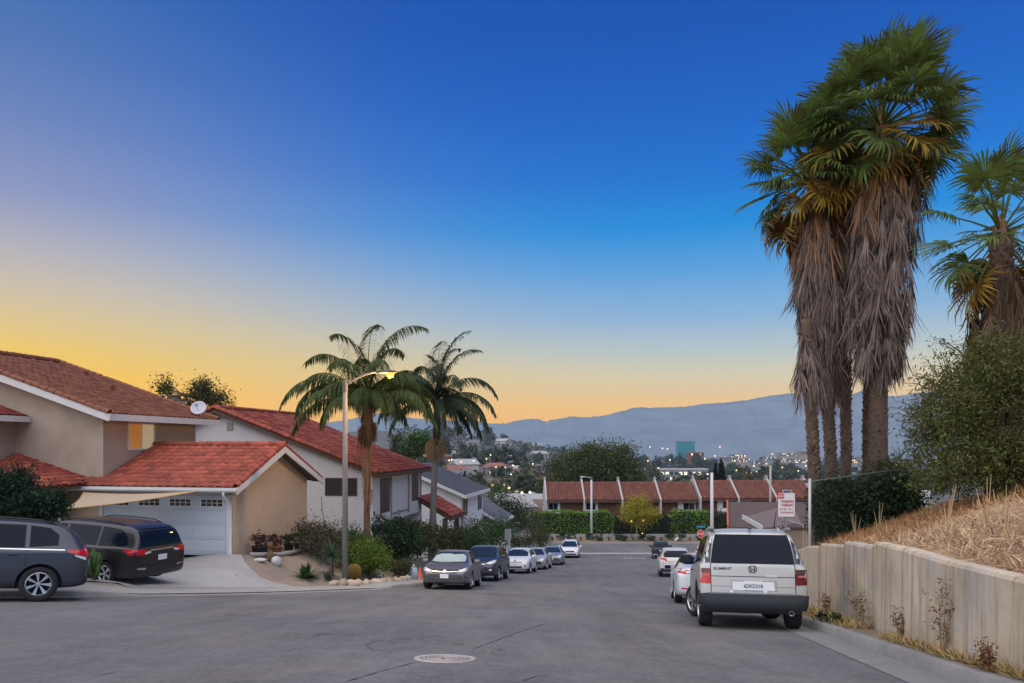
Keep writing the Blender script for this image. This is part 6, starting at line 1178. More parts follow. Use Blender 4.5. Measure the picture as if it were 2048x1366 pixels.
# trees behind and beyond
def big_tree(name, label, base, blobs, m, ncl, nlf, rc, size, seed, r0, aspect=.5, shell=.5):
    t = thing(name, label, 'tree', base); o, C = foliage('crown', blobs, m, t, ncl, nlf, rc, size, seed, aspect=aspect, shell=shell); B0 = blobs[0]
    limbs((B0[0], B0[1], B0[2]-B0[5]*.4), base, [b[:3] for b in blobs]+[C[i] for i in range(0, ncl, max(1, ncl//14))], r0, random.Random(seed), parent=t, bend=r0); return t
def bl(px, py, D, rx, rz, ry=None): p = at(px, py, D); return (p.x, p.y, p.z, rx/F*D, (ry or rx)/F*D, rz/F*D)
big_tree('big_tree', 'big dark spreading tree behind the townhouse row', at(1200,1080,128), [bl(1195,935,128,60,40),bl(1150,945,128,50,40),bl(1215,915,128,45,26),bl(1250,925,128,36,36),bl(1165,912,128,36,22),bl(1110,945,128,22,36),bl(1270,955,128,22,36),bl(1225,960,128,60,30),bl(1100,970,128,20,24),bl(1195,897,128,24,12),bl(1240,900,128,22,14)], leafm('big_tree_leaf', (.075,.095,.03)), 760, 34, .75, .42, 111, .5)
for nm, lb, px, wd, y0, y1, D, sd in (('conifer', 'dark conifer rising behind the tall pole', 1443, 16, 918, 985, 130, 112), ('slim_conifer', 'slim dark conifer left of the broader conifer', 1431, 8, 926, 985, 130, 113)):
    t = thing(nm, lb, 'tree', at((px), 1080, D)); rs = np.random.RandomState(sd); n = 2600; f = rs.rand(n)**.7; a = rs.rand(n)*6.283; p0 = at(px, y0, D); hh = (y1-y0)/F*D*1.6; r = wd/F*D*(.12+f*1.1)*np.sqrt(rs.rand(n)); P = np.c_[p0.x+np.cos(a)*r, D+np.sin(a)*r, p0.z-f*hh+.3*np.sin(a*3)*f]; V, F_ = leaf_cloud(P, .5, rs, .35, dirs=np.c_[np.cos(a), np.sin(a), -np.ones(n)*.3]); adopt(link('crown', mesh_np('crown', V, F_, leafm('conifer_leaf', (.03,.032,.02)))), t); adopt(MB().tube([at(px,1080,D), p0], [.3,.04], 6).obj('trunk', BARK), t)
big_tree('eucalyptus', 'loose-leaved tree showing above the roof of the tan house', at(400,900,52), [bl(400,790,52,26,20),bl(330,775,52,14,16),bl(430,800,52,24,18),bl(455,800,52,12,14),bl(405,770,52,22,9),bl(370,812,52,26,8),bl(325,800,52,10,20)], leafm('eucalyptus_leaf', (.065,.075,.03)), 150, 26, .30, .24, 114, .22, aspect=.3, shell=.3)
big_tree('distant_green_tree', 'green tree above the far eave of the white house', at(825,960,75), [bl(830,893,75,20,22),bl(845,885,75,12,16),bl(815,900,75,14,16)], L_MID, 120, 26, .4, .3, 115, .2); big_tree('thin_tree', 'thin sparse tree left of the green tree above the white house', at(797,960,78), [bl(798,890,78,11,22),bl(795,908,78,14,14)], leafm('sparse_leaf', (.06,.065,.045)), 60, 22, .4, .28, 116, .15)
# yellow tree and plants on the median
yt = thing('yellow_tree', 'young tree with yellow-green leaves on the median', 'tree', at(1273,1083,93)); o, C = foliage('crown', [bl(1275,1018,93,34,18),bl(1262,1030,93,26,16),bl(1295,1028,93,24,16),bl(1278,1002,93,22,9),bl(1250,1035,93,14,10),bl(1285,1045,93,20,9)], L_YEL, yt, 190, 30, .35, .26, 121, aspect=.35, shell=.3, droop=.3); limbs(at(1274,1048,93), at(1273,1086,93), [C[i] for i in range(0,190,16)], .09, random.Random(4), parent=yt, bend=.12, m=mat('pale_bark', (.30,.26,.21), .9))
MEDM = mat('median_concrete', (.33,.32,.31), .85, var=.1, scale=1); md = MB().box(-60, 40, 91.2, 95.6, -12.35, -12.05).obj('median', MEDM); structure(md); structure(MB().box(-59.8, 39.8, 91.4, 95.4, -12.05, -12.02).obj('median_soil', SOIL))
structure(MB().box(-70, 44, 98.2, 98.45, -12.6, -11.85).obj('low_wall_kerb', MEDM))
for i in range(19):
    px = 1085+i*18+(i*37 % 9); nm = ('green mound plant', 'tan grass tuft', 'dark low bush')[i % 3]+', '+ORD[i]+' plant from the left on the median'
    p = at(px, 1085, 92.6+(i % 3)*.5); p.z = -12.05
    if i % 3 == 1: o = rosette('median_grass', nm, p, 40, .75, .05, L_DRY if i % 2 else leafm('ochre_grass', (.22,.16,.06)), 130+i, e0=.5, e1=1.5, curl=.5, group='plants on the median')
    else: shrub('median_plant', nm, p, 1.3, .65+.15*(i % 4), (L_OLIVE, L_OLIVE, L_DARK)[i % 3], .16, 300, 130+i, group='plants on the median', stems=2)
# ---- dry grass, weeds on the slope and verge
rs = np.random.RandomState(7); n = 26000; y = 5.5+rs.rand(n)**1.3*17; d = rs.rand(n)**1.5*6.5+.18; x = xw(y)+.2+d; z = zhill(x, y)
def blades(name, x, y, z, L, w, m, rs, flat=.6, parent=None):
    n = len(x); a = rs.rand(n)*6.283; e = rs.rand(n)*(1.5-flat)+.05; L = L*rs.uniform(.4,1.5,n); dx = np.c_[np.cos(a)*np.cos(e), np.sin(a)*np.cos(e), np.sin(e)]; s = np.c_[-np.sin(a), np.cos(a), rs.randn(n)*.3]; P = np.c_[x, y, z-.01]; w = w*rs.uniform(.5,1.6,n); V = []
    for f, ww in ((0,1),(.55,.8),(1,.1)): q = P+dx*(L*f)[:,None]; q[:,2] -= L*.28*f*f; V += [q-s*(w*ww/2)[:,None], q+s*(w*ww/2)[:,None]]
    V = np.stack(V, 1).reshape(-1,3); b = (np.arange(n)*6)[:,None]; F_ = np.concatenate([b+np.array([[0,1,3,2]]), b+np.array([[2,3,5,4]])]); o = link(name, mesh_np(name, V, F_, m), parent); o['kind'] = 'stuff'; return o
STRAW = mat('dry_straw', (.46,.31,.19), .9, island=.5, hue=.03, trans=.15); STRAW2 = mat('orange_straw', (.36,.185,.075), .9, island=.5, hue=.03, trans=.15)
tag(blades('dry_grass', x, y, z, .22, .012, STRAW, rs), 'matted dry straw covering the slope above the wall', 'dry grass', kind='stuff')
n = 9000; y = 13+rs.rand(n)*10; d = rs.rand(n)*4+.2; x = xw(y)+.2+d; tag(blades('orange_grass', x, y, zhill(x, y), .28, .012, STRAW2, rs, flat=.2), 'orange-brown standing dry grass at the far end of the slope', 'dry grass', kind='stuff')
n = 12000; y = 5.2+rs.rand(n)**1.2*13; u = rs.rand(n); kx = rkx(y)+.22; x = kx+u*np.maximum(xw(y)-kx, .1); dens = (np.sin(y*2.1)+np.sin(y*.9+1)+u*1.6) > .2; x, y = x[dens], y[dens]; tag(blades('verge_weeds', x, y, zroad(x, y)+.12, .20, .010, mat('verge_straw', (.34,.23,.10), .9, island=.6, hue=.07), rs, flat=.35), 'dry weeds along the foot of the retaining wall', 'weeds', kind='stuff')
def weed(label, px, py, h, m, seed, green=False, lean=(0,0)):
    p = hit(px, py, lambda a, b: zroad(a, b)+.12, 4); p.x = min(p.x, float(xw(p.y))-.05); t = thing('dry_weed', label, 'weed', p, group='weeds at the foot of the wall'); rnd = random.Random(seed); mb = MB(); tips = []
    for k in range(7):
        a = rnd.uniform(0,6.28); q = Vector((math.cos(a)*h*.18+lean[0], math.sin(a)*h*.12+lean[1], h*rnd.uniform(.6,1))); mb.tube([(0,0,-.05), q*.5+Vector((rnd.gauss(0,.03),0,0)), q], [.006,.004,.002], 4)
        for j in range(7): f = rnd.uniform(.3,1); b = q*f; c = b+Vector((rnd.gauss(0,.1)*h, rnd.gauss(0,.06)*h, rnd.uniform(0,.14)*h)); mb.tube([b, c], [.004,.002], 3); tips.append(c)
    mb.obj('stems', mat('weed_stem', (.30,.19,.10), .9), t); P = np.concatenate([np.array(v)+np.random.RandomState(seed+i).randn(5,3)*.025 for i, v in enumerate(tips)]); V, F_ = leaf_cloud(P, .035, np.random.RandomState(seed), .5); link('seed_heads', mesh_np('seed_heads', V, F_, m), t)['kind'] = 'stuff'
weed('tall yellow-brown weed at the right end of the wall', 1962, 1318, .85, L_DRY, 1); weed('reddish weed spreading against the middle of the wall', 1850, 1285, .45, leafm('rust_seed', (.17,.07,.04)), 2); weed('leaning green weed stem against the wall', 1796, 1262, .55, L_OLIVE, 3, lean=(-.15,.2)); weed('small rusty weed near the boxy car', 1680, 1228, .42, leafm('rust_seed', (.17,.07,.04)), 4); weed('rusty weed at the right picture edge', 2035, 1352, .3, leafm('rust_seed', (.17,.07,.04)), 5)
p = hit(1658, 1244, lambda a, b: zroad(a, b)+.15, 5); shrub('kerb_weed', 'dark green weed on the kerb beside the boxy car', p, .55, .14, L_DARK, .06, 400, 95, stems=0)
rnd = random.Random(12)
for k, (px, py) in enumerate(((1712,1062),(1758,1050),(1895,1046),(1975,1040),(2010,1055))):
    p = hit(px, py+12, zhill, 6); t = thing('dry_stalk', ('thin dry stalk by the hedge', 'pale dry stalk at the hedge end', 'dry stalk below the big shrub', 'straw-coloured stalk on the slope', 'bent stalk at the picture edge')[k], 'weed', p); mb = MB()
    for j in range(6): a = rnd.uniform(0,6.28); q = Vector((math.cos(a)*.14, math.sin(a)*.12, rnd.uniform(.3,.7))); mb.tube([(0,0,-.05), q*.6, q+Vector((0,0,.05))], [.008,.006,.003], 4)
    mb.obj('stems', STRAW, t)
# ------------------------------------------------------------------ street furniture
CPOLE = mat('concrete_pole', (.36,.34,.31), .85, var=.15, scale=8, bump=.2, bscale=60)
def cobra_lamp(name, label, base, h, arm, side, m, lit=0, r=(.15,.10), group=None, rise=.5):
    t = thing(name, label, 'street light', base, group=group); MB().tube([(0,0,-.3),(0,0,h*.5),(0,0,h)], [r[0],(r[0]+r[1])/2,r[1]], 10).obj('pole', m, t, smooth=True)
    MB().lathe([(r[1]*1.15,h-.35),(r[1]*1.15,h+.05),(.02,h+.08)], 10).obj('pole_cap', mat('dark_pole_band', (.14,.13,.12), .8), t)
    pts = [(side*arm*f, 0, h-.12+rise*math.sin(f*math.pi/2)) for f in (0,.15,.35,.6,.85,1)]; MB().tube(pts, [.05,.045,.04,.036,.034,.034], 7).obj('arm', m, t, smooth=True)
    z = pts[-1][2]; hd = MB().loft([[(side*(arm+x), y*w, z+zz*hh) for y, zz in ((-1,0),(-.7,.8),(.7,.8),(1,0),(.6,-.6),(-.6,-.6))] for x, w, hh in ((-.1,.05,.05),(.1,.13,.09),(.4,.16,.10),(.62,.12,.07),(.70,.03,.03))]).obj('lamp_head', m if not lit else mat('lamp_housing', (.10,.10,.10), .7), t, smooth=True)
    lm = mat('sodium_lamp', (1,.40,.03), .5, emit=lit) if lit else mat('lamp_glass', (.5,.5,.5), .2)
    MB().lathe([(.02,-.16),(.11,-.12),(.14,-.03),(.13,.02)], 12, (side*(arm+.45),0,z-.05)).obj('lamp_lens', lm, t, smooth=True)
    if lit:
        l = bpy.data.lights.new('sodium_light', 'POINT'); l.energy = 520; l.color = (1,.60,.22); l.shadow_soft_size = .12; lo = link('sodium_light', l, t); lo.location = (side*(arm+.45),0,z-.45)
    return t
p = hit(690, 1168, zland, 20); cobra_lamp('street_light', 'lit concrete street light standing in the planting bed', p, (1168-765)/F*p.y, (758-692)/F*p.y, 1, mat('weathered_pole', (.19,.18,.17), .85, var=.15, scale=8), 3.4, r=(.115,.085))
cobra_lamp('far_street_light', 'unlit pale street light in front of the green hedge', (at(1183,0,97.6).x, 97.6, -12.35), 8.1, .8, -1, mat('pale_pole', (.55,.55,.56), .6), r=(.16,.12), rise=.15)
t = thing('utility_pole', 'tall pale pole rising behind the boxy car', 'pole', (at(1424,0,80).x, 80, -12.0)); MB().tube([(0,0,-.2),(0,0,9.0)], [.21,.15], 9).obj('pole', mat('pale_pole', (.55,.55,.56)), t, smooth=True)
t = thing('wooden_pole', 'slim pole with a small lamp above the brown roof', 'pole', (at(1541,0,106).x, 106, -12.7)); MB().tube([(0,0,0),(0,0,9.7)], [.2,.15], 8).obj('pole', CPOLE, t, smooth=True); MB().tube([(0,0,9.5),(-.7,0,9.9)], .05, 5).box(-1.1,-.6,-.1,.1,9.85,10.0).obj('arm', GREYMET, t)
SIGNW = mat('sign_white', (.70,.70,.70), .5); SIGNR = mat('sign_red', (.50,.03,.03), .5); SIGNG = mat('sign_back', (.28,.28,.29), .6, var=.1); SIGNB = mat('sign_blue', (.02,.22,.36), .5); STEEL = mat('steel_post', (.30,.31,.32), .5, metal=.5)
def board(mb, w, h, th=.012, r=.02, z=0.0): 
    pts = []
    for cx, cz, a0 in ((w/2-r,h/2-r,0),(-w/2+r,h/2-r,90),(-w/2+r,-h/2+r,180),(w/2-r,-h/2+r,270)):
        for k in range(4): a = R(a0+k*30); pts.append((cx+r*math.cos(a), cz+r*math.sin(a)))
    return mb.prism([(x,-th/2,zz+z) for x, zz in pts], [(x,th/2,zz+z) for x, zz in pts])
SGN = Matrix(((1,0,0,0),(0,0,-1,0),(0,1,0,0),(0,0,0,1)))       # text plane facing -y
def up_text(body, size, m, parent, x, z, y=-.016, sx=1.0, bold=True, shear=0): return lettering(body, size, m, parent, Matrix.Translation((x, y, z)) @ SGN, depth=.002, bold=bold, sx=sx, shear=shear)
D = 16.0; c = at(1573, 1010, D); gzs = float(zroad(c.x, D))+.2
t = thing('parking_sign', 'white no parking sign with red letters on a post by the boxy car', 'sign', (c.x, D, gzs), R(4)); H = c.z-gzs
MB().box(-.02,.02,.012,.045,-.1,H+.32).obj('post', STEEL, t)
bd = board(MB(), .40, .54, r=.03, z=H).obj('sign_board', SIGNR, t); board(MB(), .372, .512, r=.022, z=H).obj('sign_face', SIGNW, t).location = (0,-.003,0)
RED = mat('sign_red', (.5,.03,.03)); MB().box(-.18,-.055,-.0125,-.0095,H+.135,H+.245).obj('no_panel', RED, bd)
up_text('NO', .085, SIGNW, t, -.118, H+.19, sx=.85); up_text('PARKING', .072, RED, t, .02, H+.075, sx=.92); up_text('TUESDAY', .072, RED, t, .02, H-.005, sx=.92)
rnd = random.Random(3); 
for row, z in enumerate((H-.085, H-.16)):
    mb = MB(); x = -.15
    while x < .16:
        w = rnd.uniform(.008,.02)
        if rnd.random() < .85: mb.bar((x,-.012,z-.022), (x+rnd.uniform(.004,.014),-.012,z+rnd.uniform(.005,.026)), .007, .003, up=(0,1,0)); mb.bar((x,-.012,z-.01+rnd.uniform(-.01,.02)), (x+w,-.012,z+rnd.uniform(-.02,.02)), .003, .007, up=(0,1,0))
        x += w+.004
    o = mb.obj('small_print', mat('faded_red_ink', (.5,.12,.14), .6), t); o['kind'] = 'stuff'
board(MB(), .22, .075, r=.012, z=H+.29).obj('begin_board', mat('grey_sign', (.35,.36,.40), .5), t).location = (.02,0,0); up_text('BEGIN', .055, mat('badge_black', (.015,.015,.017)), t, .02, H+.288, y=-.010)
# stop sign
D = 77.5; c = at(1402, 1068, D); g = float(zroad(c.x, D))+.15; t = thing('stop_sign', 'red stop sign at the corner beyond the parked cars', 'sign', (c.x, D, g)); H = c.z-g
octa = lambda r, y: [(r*math.cos(R(22.5+45*k)), y, H+r*math.sin(R(22.5+45*k))) for k in range(8)]
MB().tube([(0,.04,-.1),(0,.04,H+.95)], .03, 6).obj('post', STEEL, t); MB().prism(octa(.43,-.012), octa(.43,.012)).obj('rim', SIGNW, t); MB().prism(octa(.395,-.018), octa(.395,-.011)).obj('face', mat('stop_red', (.62,.03,.025), .45), t); up_text('STOP', .30, SIGNW, t, 0, H, y=-.021, sx=.82)
board(MB(), .9, .22, r=.02, z=H+.74).obj('street_name_blade', SIGNB, t)
D = 78.; c = at(1029, 1056, D); g = float(zland(c.x, D)); t = thing('street_name_sign', 'turquoise street name sign at the left corner', 'sign', (c.x, D, g), R(-25)); H = c.z-g; MB().tube([(0,.03,-.1),(0,.03,H+.3)], .035, 6).obj('post', STEEL, t); board(MB(), .75, .25, r=.02, z=H).obj('blade', mat('turquoise_sign', (.06,.32,.40), .5), t); board(MB(), .5, .22, r=.02, z=H+.27).obj('upper_blade', mat('pale_turquoise', (.25,.5,.56), .5), t)
D = 52.; c = at(1016, 1069, D); g = float(zland(c.x, D)); t = thing('sign_back', 'grey back of a street sign above the hatchback', 'sign', (c.x, D, g), R(8)); H = c.z-g; MB().tube([(0,-.02,-.1),(0,-.02,H+.4)], .03, 6).obj('post', STEEL, t); board(MB(), .46, .76, r=.03, z=H).obj('board', SIGNG, t)
c = at(1353, 1078, 92); t = thing('median_sign', 'small tilted white sign on the median', 'sign', (c.x, 92, -12.05)); MB().tube([(-.1,.02,0),(-.1,.02,c.z+12.05)], .025, 5).obj('post', STEEL, t); o = board(MB(), .62, .32, z=0).obj('board', SIGNW, t); o.location = (0,0,c.z+12.05); o.rotation_euler = (0, R(-35), R(20))
# chain-link fence
A, B = at(1620, 961, 19.6), at(1802, 936, 20.0); t = thing('chain_link_fence', 'chain-link fence with a pale end post before the ivy hedge', 'fence', (A.x, A.y, float(zhill(A.x, A.y)))); za, zb = float(zhill(A.x, A.y)), float(zhill(B.x, B.y))
adopt(MB().tube([(A.x,A.y,za-.3),(A.x,A.y,A.z+.02)], .038, 8).lathe([(.042,0),(.03,.03),(0,.04)], 8, (A.x,A.y,A.z+.01)).obj('end_post', mat('pale_pole', (.55,.55,.56)), smooth=True), t); adopt(MB().tube([A-Vector((0,0,.03)), B-Vector((0,0,.03))], .014, 6).obj('top_rail', mat('dull_rail', (.16,.165,.17), .6), smooth=True), t)
mb = MB(); n = 26
for k in range(-12, n):
    for sg in (1, -1):
        f0 = k/n; f1 = f0+12/n; 
        if sg < 0: f0, f1 = f1, f0
        a0, a1 = max(0, min(1, f0)), max(0, min(1, f1)); h0 = (a0-f0)/(f1-f0); h1 = (a1-f0)/(f1-f0)
        if abs(a1-a0) < 1e-3: continue
        P = lambda f, h: Vector((A.x+(B.x-A.x)*f, A.y+(B.y-A.y)*f-.03, (za+(zb-za)*f)*(1-h)+(A.z+(B.z-A.z)*f-.04)*h)); mb.bar(P(a0,h0), P(a1,h1), .0035, .0035)
o = adopt(mb.obj('wire_mesh', mat('fence_wire', (.07,.075,.075), .6, metal=.3)), t); o['kind'] = 'stuff'
A, B = at(1562, 1036, 26), at(1607, 1050, 25); t = thing('low_gate', 'low chain-link gate left of the fence end post', 'gate', (A.x, A.y, A.z-1.1)); adopt(MB().tube([A-Vector((0,0,1.2)), A, B, B-Vector((0,0,1.2))], .025, 6).obj('frame', GREYMET), t); o = adopt(MB().box(0,0,0,0,0,0).obj('gate_mesh', MATS['fence_wire']), t); bpy.data.objects.remove(o)
mb = MB()
for k in range(14): f = k/13; q = A.lerp(B, f); mb.bar(q, q-Vector((0,0,1.15)), .006, .004)
for k in range(10): mb.bar(A-Vector((0,0,.12*k)), B-Vector((0,0,.12*k)), .006, .004)
adopt(mb.obj('wire_mesh', MATS['fence_wire']), t)['kind'] = 'stuff'
# manhole
p = hit(890, 1318, zroad, 5); e = .3; nv = Vector((-(float(zroad(p.x+e,p.y))-float(zroad(p.x-e,p.y)))/(2*e), -(float(zroad(p.x,p.y+e))-float(zroad(p.x,p.y-e)))/(2*e), 1)).normalized()
t = thing('manhole_cover', 'round iron manhole cover set in the road', 'manhole cover', p+Vector((0,0,.004))); t.rotation_euler = nv.to_track_quat('Z','Y').to_euler()
IRON = mat('worn_iron', (.20,.175,.16), .6, var=.25, scale=12, bump=.4, bscale=30); 
MB().lathe([(.27,.0),(.295,.006),(.335,.006),(.345,-.02)], 40).obj('frame', mat('pale_iron_rim', (.42,.38,.35), .6, var=.2, scale=14), t); cv = MB().lathe([(0.001,.004),(.26,.004),(.285,.003),(.288,-.02)], 40).obj('cover', IRON, t)
for rr_ in (.06,.10,.145,.19,.235): MB().lathe([(rr_-.012,.003),(rr_-.009,.010),(rr_+.009,.010),(rr_+.012,.003)], 36).obj('raised_ring', mat('ring_iron', (.36,.31,.28), .5, var=.2, scale=12), cv)
lettering('S', .10, MATS['dark_pole_band'], cv, Matrix.Translation((0,.10,.011)), depth=.004)
# road markings
def on_road(px, py): return hit(px, py, zroad, 40)
c = on_road(1269, 1117.5); me = text_mesh('STOP', 1.0, .0, bold=True); vs = np.zeros(len(me.vertices)*3); me.vertices.foreach_get('co', vs); vs = vs.reshape(-1,3); vs[:,0] *= 1.02*.92; vs[:,1] *= 3.2
X = c.x+vs[:,0]*UY+vs[:,1]*UX; Y = c.y-vs[:,0]*UX+vs[:,1]*UY; vs = np.c_[X, Y, zroad(X, Y)+.022+vs[:,2]*0]; me.vertices.foreach_set('co', vs.astype(np.float32).ravel()); me.update(); me.materials.clear(); me.materials.append(mat('worn_road_paint', (.42,.42,.41), .8, var=.3, scale=3)); structure(link('road_marking', me))
structure(poly_sheet('cross_gutter', [(3.4,80.4),(20.2,80.6),(21.8,81.9),(2.0,81.7)], zroad, .02, mat('pale_gutter', (.42,.41,.40), .8, var=.1, scale=2), 1.0))
# things by the left kerb
CONE = mat('cone_orange', (.55,.07,.02), .6); p = at(840,1161,31.5); p.z = gz(p.x, p.y); t = thing('traffic_cone', 'orange traffic cone left of the bronze sedan', 'traffic cone', p); MB().lathe([(.19,.0),(.19,.04),(.15,.05),(.03,.68),(.0,.70)], 16).obj('cone', CONE, t, smooth=True); MB().lathe([(.118,.22),(.092,.36)], 16).obj('band', mat('cone_band', (.5,.2,.15), .5), t)
p = at(827,1142,32.5); p.z = gz(p.x, p.y); t = thing('plastic_jug', 'pale blue plastic water jug behind the traffic cone', 'jug', p); MB().lathe([(.16,0),(.20,.03),(.20,.42),(.14,.52),(.05,.58),(.05,.64)], 14).obj('jug', mat('pale_blue_plastic', (.35,.45,.55), .4), t, smooth=True); MB().lathe([(.055,.60),(.055,.66),(.0,.67)], 10).obj('cap', SIGNW, t)
for k, (px, cc, lb) in enumerate(((1004, (.03,.035,.04), 'black wheeled bin beside the grey sign post'), (1027, (.03,.06,.05), 'dark green wheeled bin right of the grey sign post'))):
    p = at(px, 1096, 56.); p.z = gz(p.x, p.y)+.1; t = thing('wheeled_bin', lb, 'bin', p); m = mat('bin_plastic_%s' % ('a' if k else 'b'), cc, .5); MB().loft([[(x*w, y*w, z) for x, y in ((-.3,-.32),(.3,-.32),(.3,.32),(-.3,.32))] for w, z in ((.8,.05),(1,.98))]).obj('body', m, t); MB().box(-.33,.33,-.37,.36,.98,1.05).obj('lid', m, t, bevel=.02)
    for sg in (-1, 1): MB().lathe([(.01,-.03),(.11,-.03),(.11,.03),(.01,.03)], 10, (sg*.25,.3,.11), axis='Y').obj('wheel', RUBBER, t)
# lamps by the townhouse gate
GLOW = mat('warm_glow', (1,.55,.12), .5, emit=3); 
for k, (px, py) in enumerate(((1263,1042),(1286,1040),(1285,1069))):
    c = at(px, py, 98.0); t = thing('garden_lamp', ('amber garden lamp left of the yellow tree trunk', 'amber garden lamp right of the yellow tree trunk', 'low amber lamp at the foot of the hedge')[k], 'lamp', (c.x, 98.0, -12.3), group='lamps along the hedge'); MB().tube([(0,0,0),(0,0,c.z+12.15)], .04, 6).obj('post', DKWOOD, t); MB().lathe([(.02,-.2),(.17,-.1),(.18,.08),(.05,.2)], 10, (0,0,c.z+12.3)).obj('globe', GLOW, t, smooth=True)
# ------------------------------------------------------------------ the town in the valley
rnd = random.Random(77); rs = np.random.RandomState(77)
FWALL = [mat('far_wall_'+n_, c, .9) for n_, c in (('cream', (.34,.30,.27)), ('white', (.42,.41,.40)), ('grey', (.26,.26,.27)), ('pink', (.33,.26,.24)))]
FROOF = [mat('far_roof_'+n_, c, .9) for n_, c in (('grey', (.14,.14,.15)), ('brown', (.16,.11,.09)), ('red', (.24,.10,.07)), ('pale', (.34,.33,.33)))]
LITW = mat('far_lit_window', (1,.70,.34), .5, emit=1.0); DKW = mat('far_dark_window', (.03,.035,.045), .3)
def far_house(wm, rm, k):
    r = random.Random(k); w, d, h = r.uniform(10,15), r.uniform(8,11), r.uniform(2.9,5.4); root = link('valley_house', MB().box(-w/2,w/2,-d/2,d/2,-3,h).mesh('valley_house', wm))
    MB().prism([(-w/2-.6,-d/2-.6,h-.1),(-w/2-.6,d/2+.6,h-.1),(-w/2-.6 if k % 2 else -w/4,0,h+2.4)], [(w/2+.6,-d/2-.6,h-.1),(w/2+.6,d/2+.6,h-.1),(w/2+.6 if k % 2 else w/4,0,h+2.4)]).obj('roof', rm, root)
    for x in (-w*.32, -.5, w*.3): MB().box(x-.7,x+.7,-d/2-.05,-d/2+.02,1.0,2.3).obj('window', LITW if r.random() < .22 else DKW, root)
    return root
HP = [far_house(FWALL[k % 4], FROOF[(k*3) % 4], k) for k in range(10)]
def copy_tree(o, parent=None):
    c = o.copy(); COL.objects.link(c); c.parent = parent
    for ch in list(o.children): k = copy_tree(ch, c); k.matrix_parent_inverse = ch.matrix_parent_inverse
    return c
def far_spot(lo, hi, p0, p1):
    D = math.exp(rnd.uniform(math.log(lo), math.log(hi))); px = rnd.uniform(p0, p1); x = (px-1024)/F*D; return x, D
used = []
for i in range(150):
    for tr in range(30):
        x, D = far_spot(165, 1500, 860, 1130) if i < 70 else far_spot(330, 1700, 1270, 1830)
        if all((x-a)**2+(D-b)**2 > (10+.012*D)**2 for a, b in used): break
    used.append((x, D)); o = HP[i] if i < len(HP) else copy_tree(HP[rnd.randrange(len(HP))]); o.location = (x, D, float(zfar(x, D))); o.rotation_euler = (0,0,rnd.uniform(-.6,.6)+(math.pi/2 if rnd.random() < .3 else 0)); s = 1+D/1800; o.scale = (s,s,s)
    tag(o, 'small pale house among the trees on the valley floor', 'house', 'houses on the valley floor')
# trees of the valley: a few shapes, many copies
TM = [leafm('valley_leaf_a', (.075,.09,.05)), leafm('valley_leaf_b', (.08,.085,.045)), leafm('valley_leaf_c', (.065,.08,.055))]  # greens lightened to stand in for thicker haze over the town
def far_tree(k):
    r = np.random.RandomState(k); con = k % 4 == 3; B = [(0,0,5.5,3.2,3.2,3.0)]+[(r.randn()*1.8,r.randn()*1.8,4.5+r.rand()*3.5,1.8,1.8,1.6) for _ in range(5)]
    if con: B = [(0,0,2+j*1.6,1.5-.22*j,1.5-.22*j,1.3) for j in range(6)]
    P, d, C = clumps(B, 60, 9, .55, r, .5); V, F_ = leaf_cloud(P, 1.0, r, .7); o = link('valley_tree', MB().tube([(0,0,-3),(0,0,5)], [.4,.2], 5).mesh('valley_tree', BARK)); link('crown', mesh_np('crown', V, F_, TM[k % 3]), o); return o
TP = [far_tree(k) for k in range(8)]
for i in range(290):
    for tr in range(20):
        x, D = (far_spot(560, 860, 1425, 1660) if i % 7 == 1 else far_spot(190, 1900, 850, 1140) if i % 3 == 0 else far_spot(260, 2300, 1270, 1840))
        if all((x-a)**2+(D-b)**2 > (6+.004*D)**2 for a, b in used[:150]): break
    o = TP[i] if i < 8 else copy_tree(TP[rnd.randrange(8)]); s = rnd.uniform(.7,1.5)*(1+D/1500); o.location = (x, D, float(zfar(x, D))-.3); o.scale = (s*rnd.uniform(.9,1.3), s*rnd.uniform(.9,1.3), s*rnd.uniform(.8,1.15)); o.rotation_euler = (0,0,rnd.uniform(0,6.28)); tag(o, 'dusky tree between houses on the valley floor', 'tree', 'trees on the valley floor')
rs = np.random.RandomState(5); n = 9000; D = np.exp(rs.uniform(math.log(500), math.log(2800), n)); px = rs.uniform(780, 1900, n); x = (px-1024)/F*D; P = np.c_[x, D, zfar(x, D)+rs.rand(n)*5]; P = np.concatenate([P+rs.randn(n,3)*np.c_[D,D,D*.6]*.004 for _ in range(4)]); V, F_ = leaf_cloud(P, 3.6, rs, .8); o = link('woodland', mesh_np('woodland', V, F_, TM[2])); tag(o, 'dark mass of far treetops across the valley', 'woodland', kind='stuff')
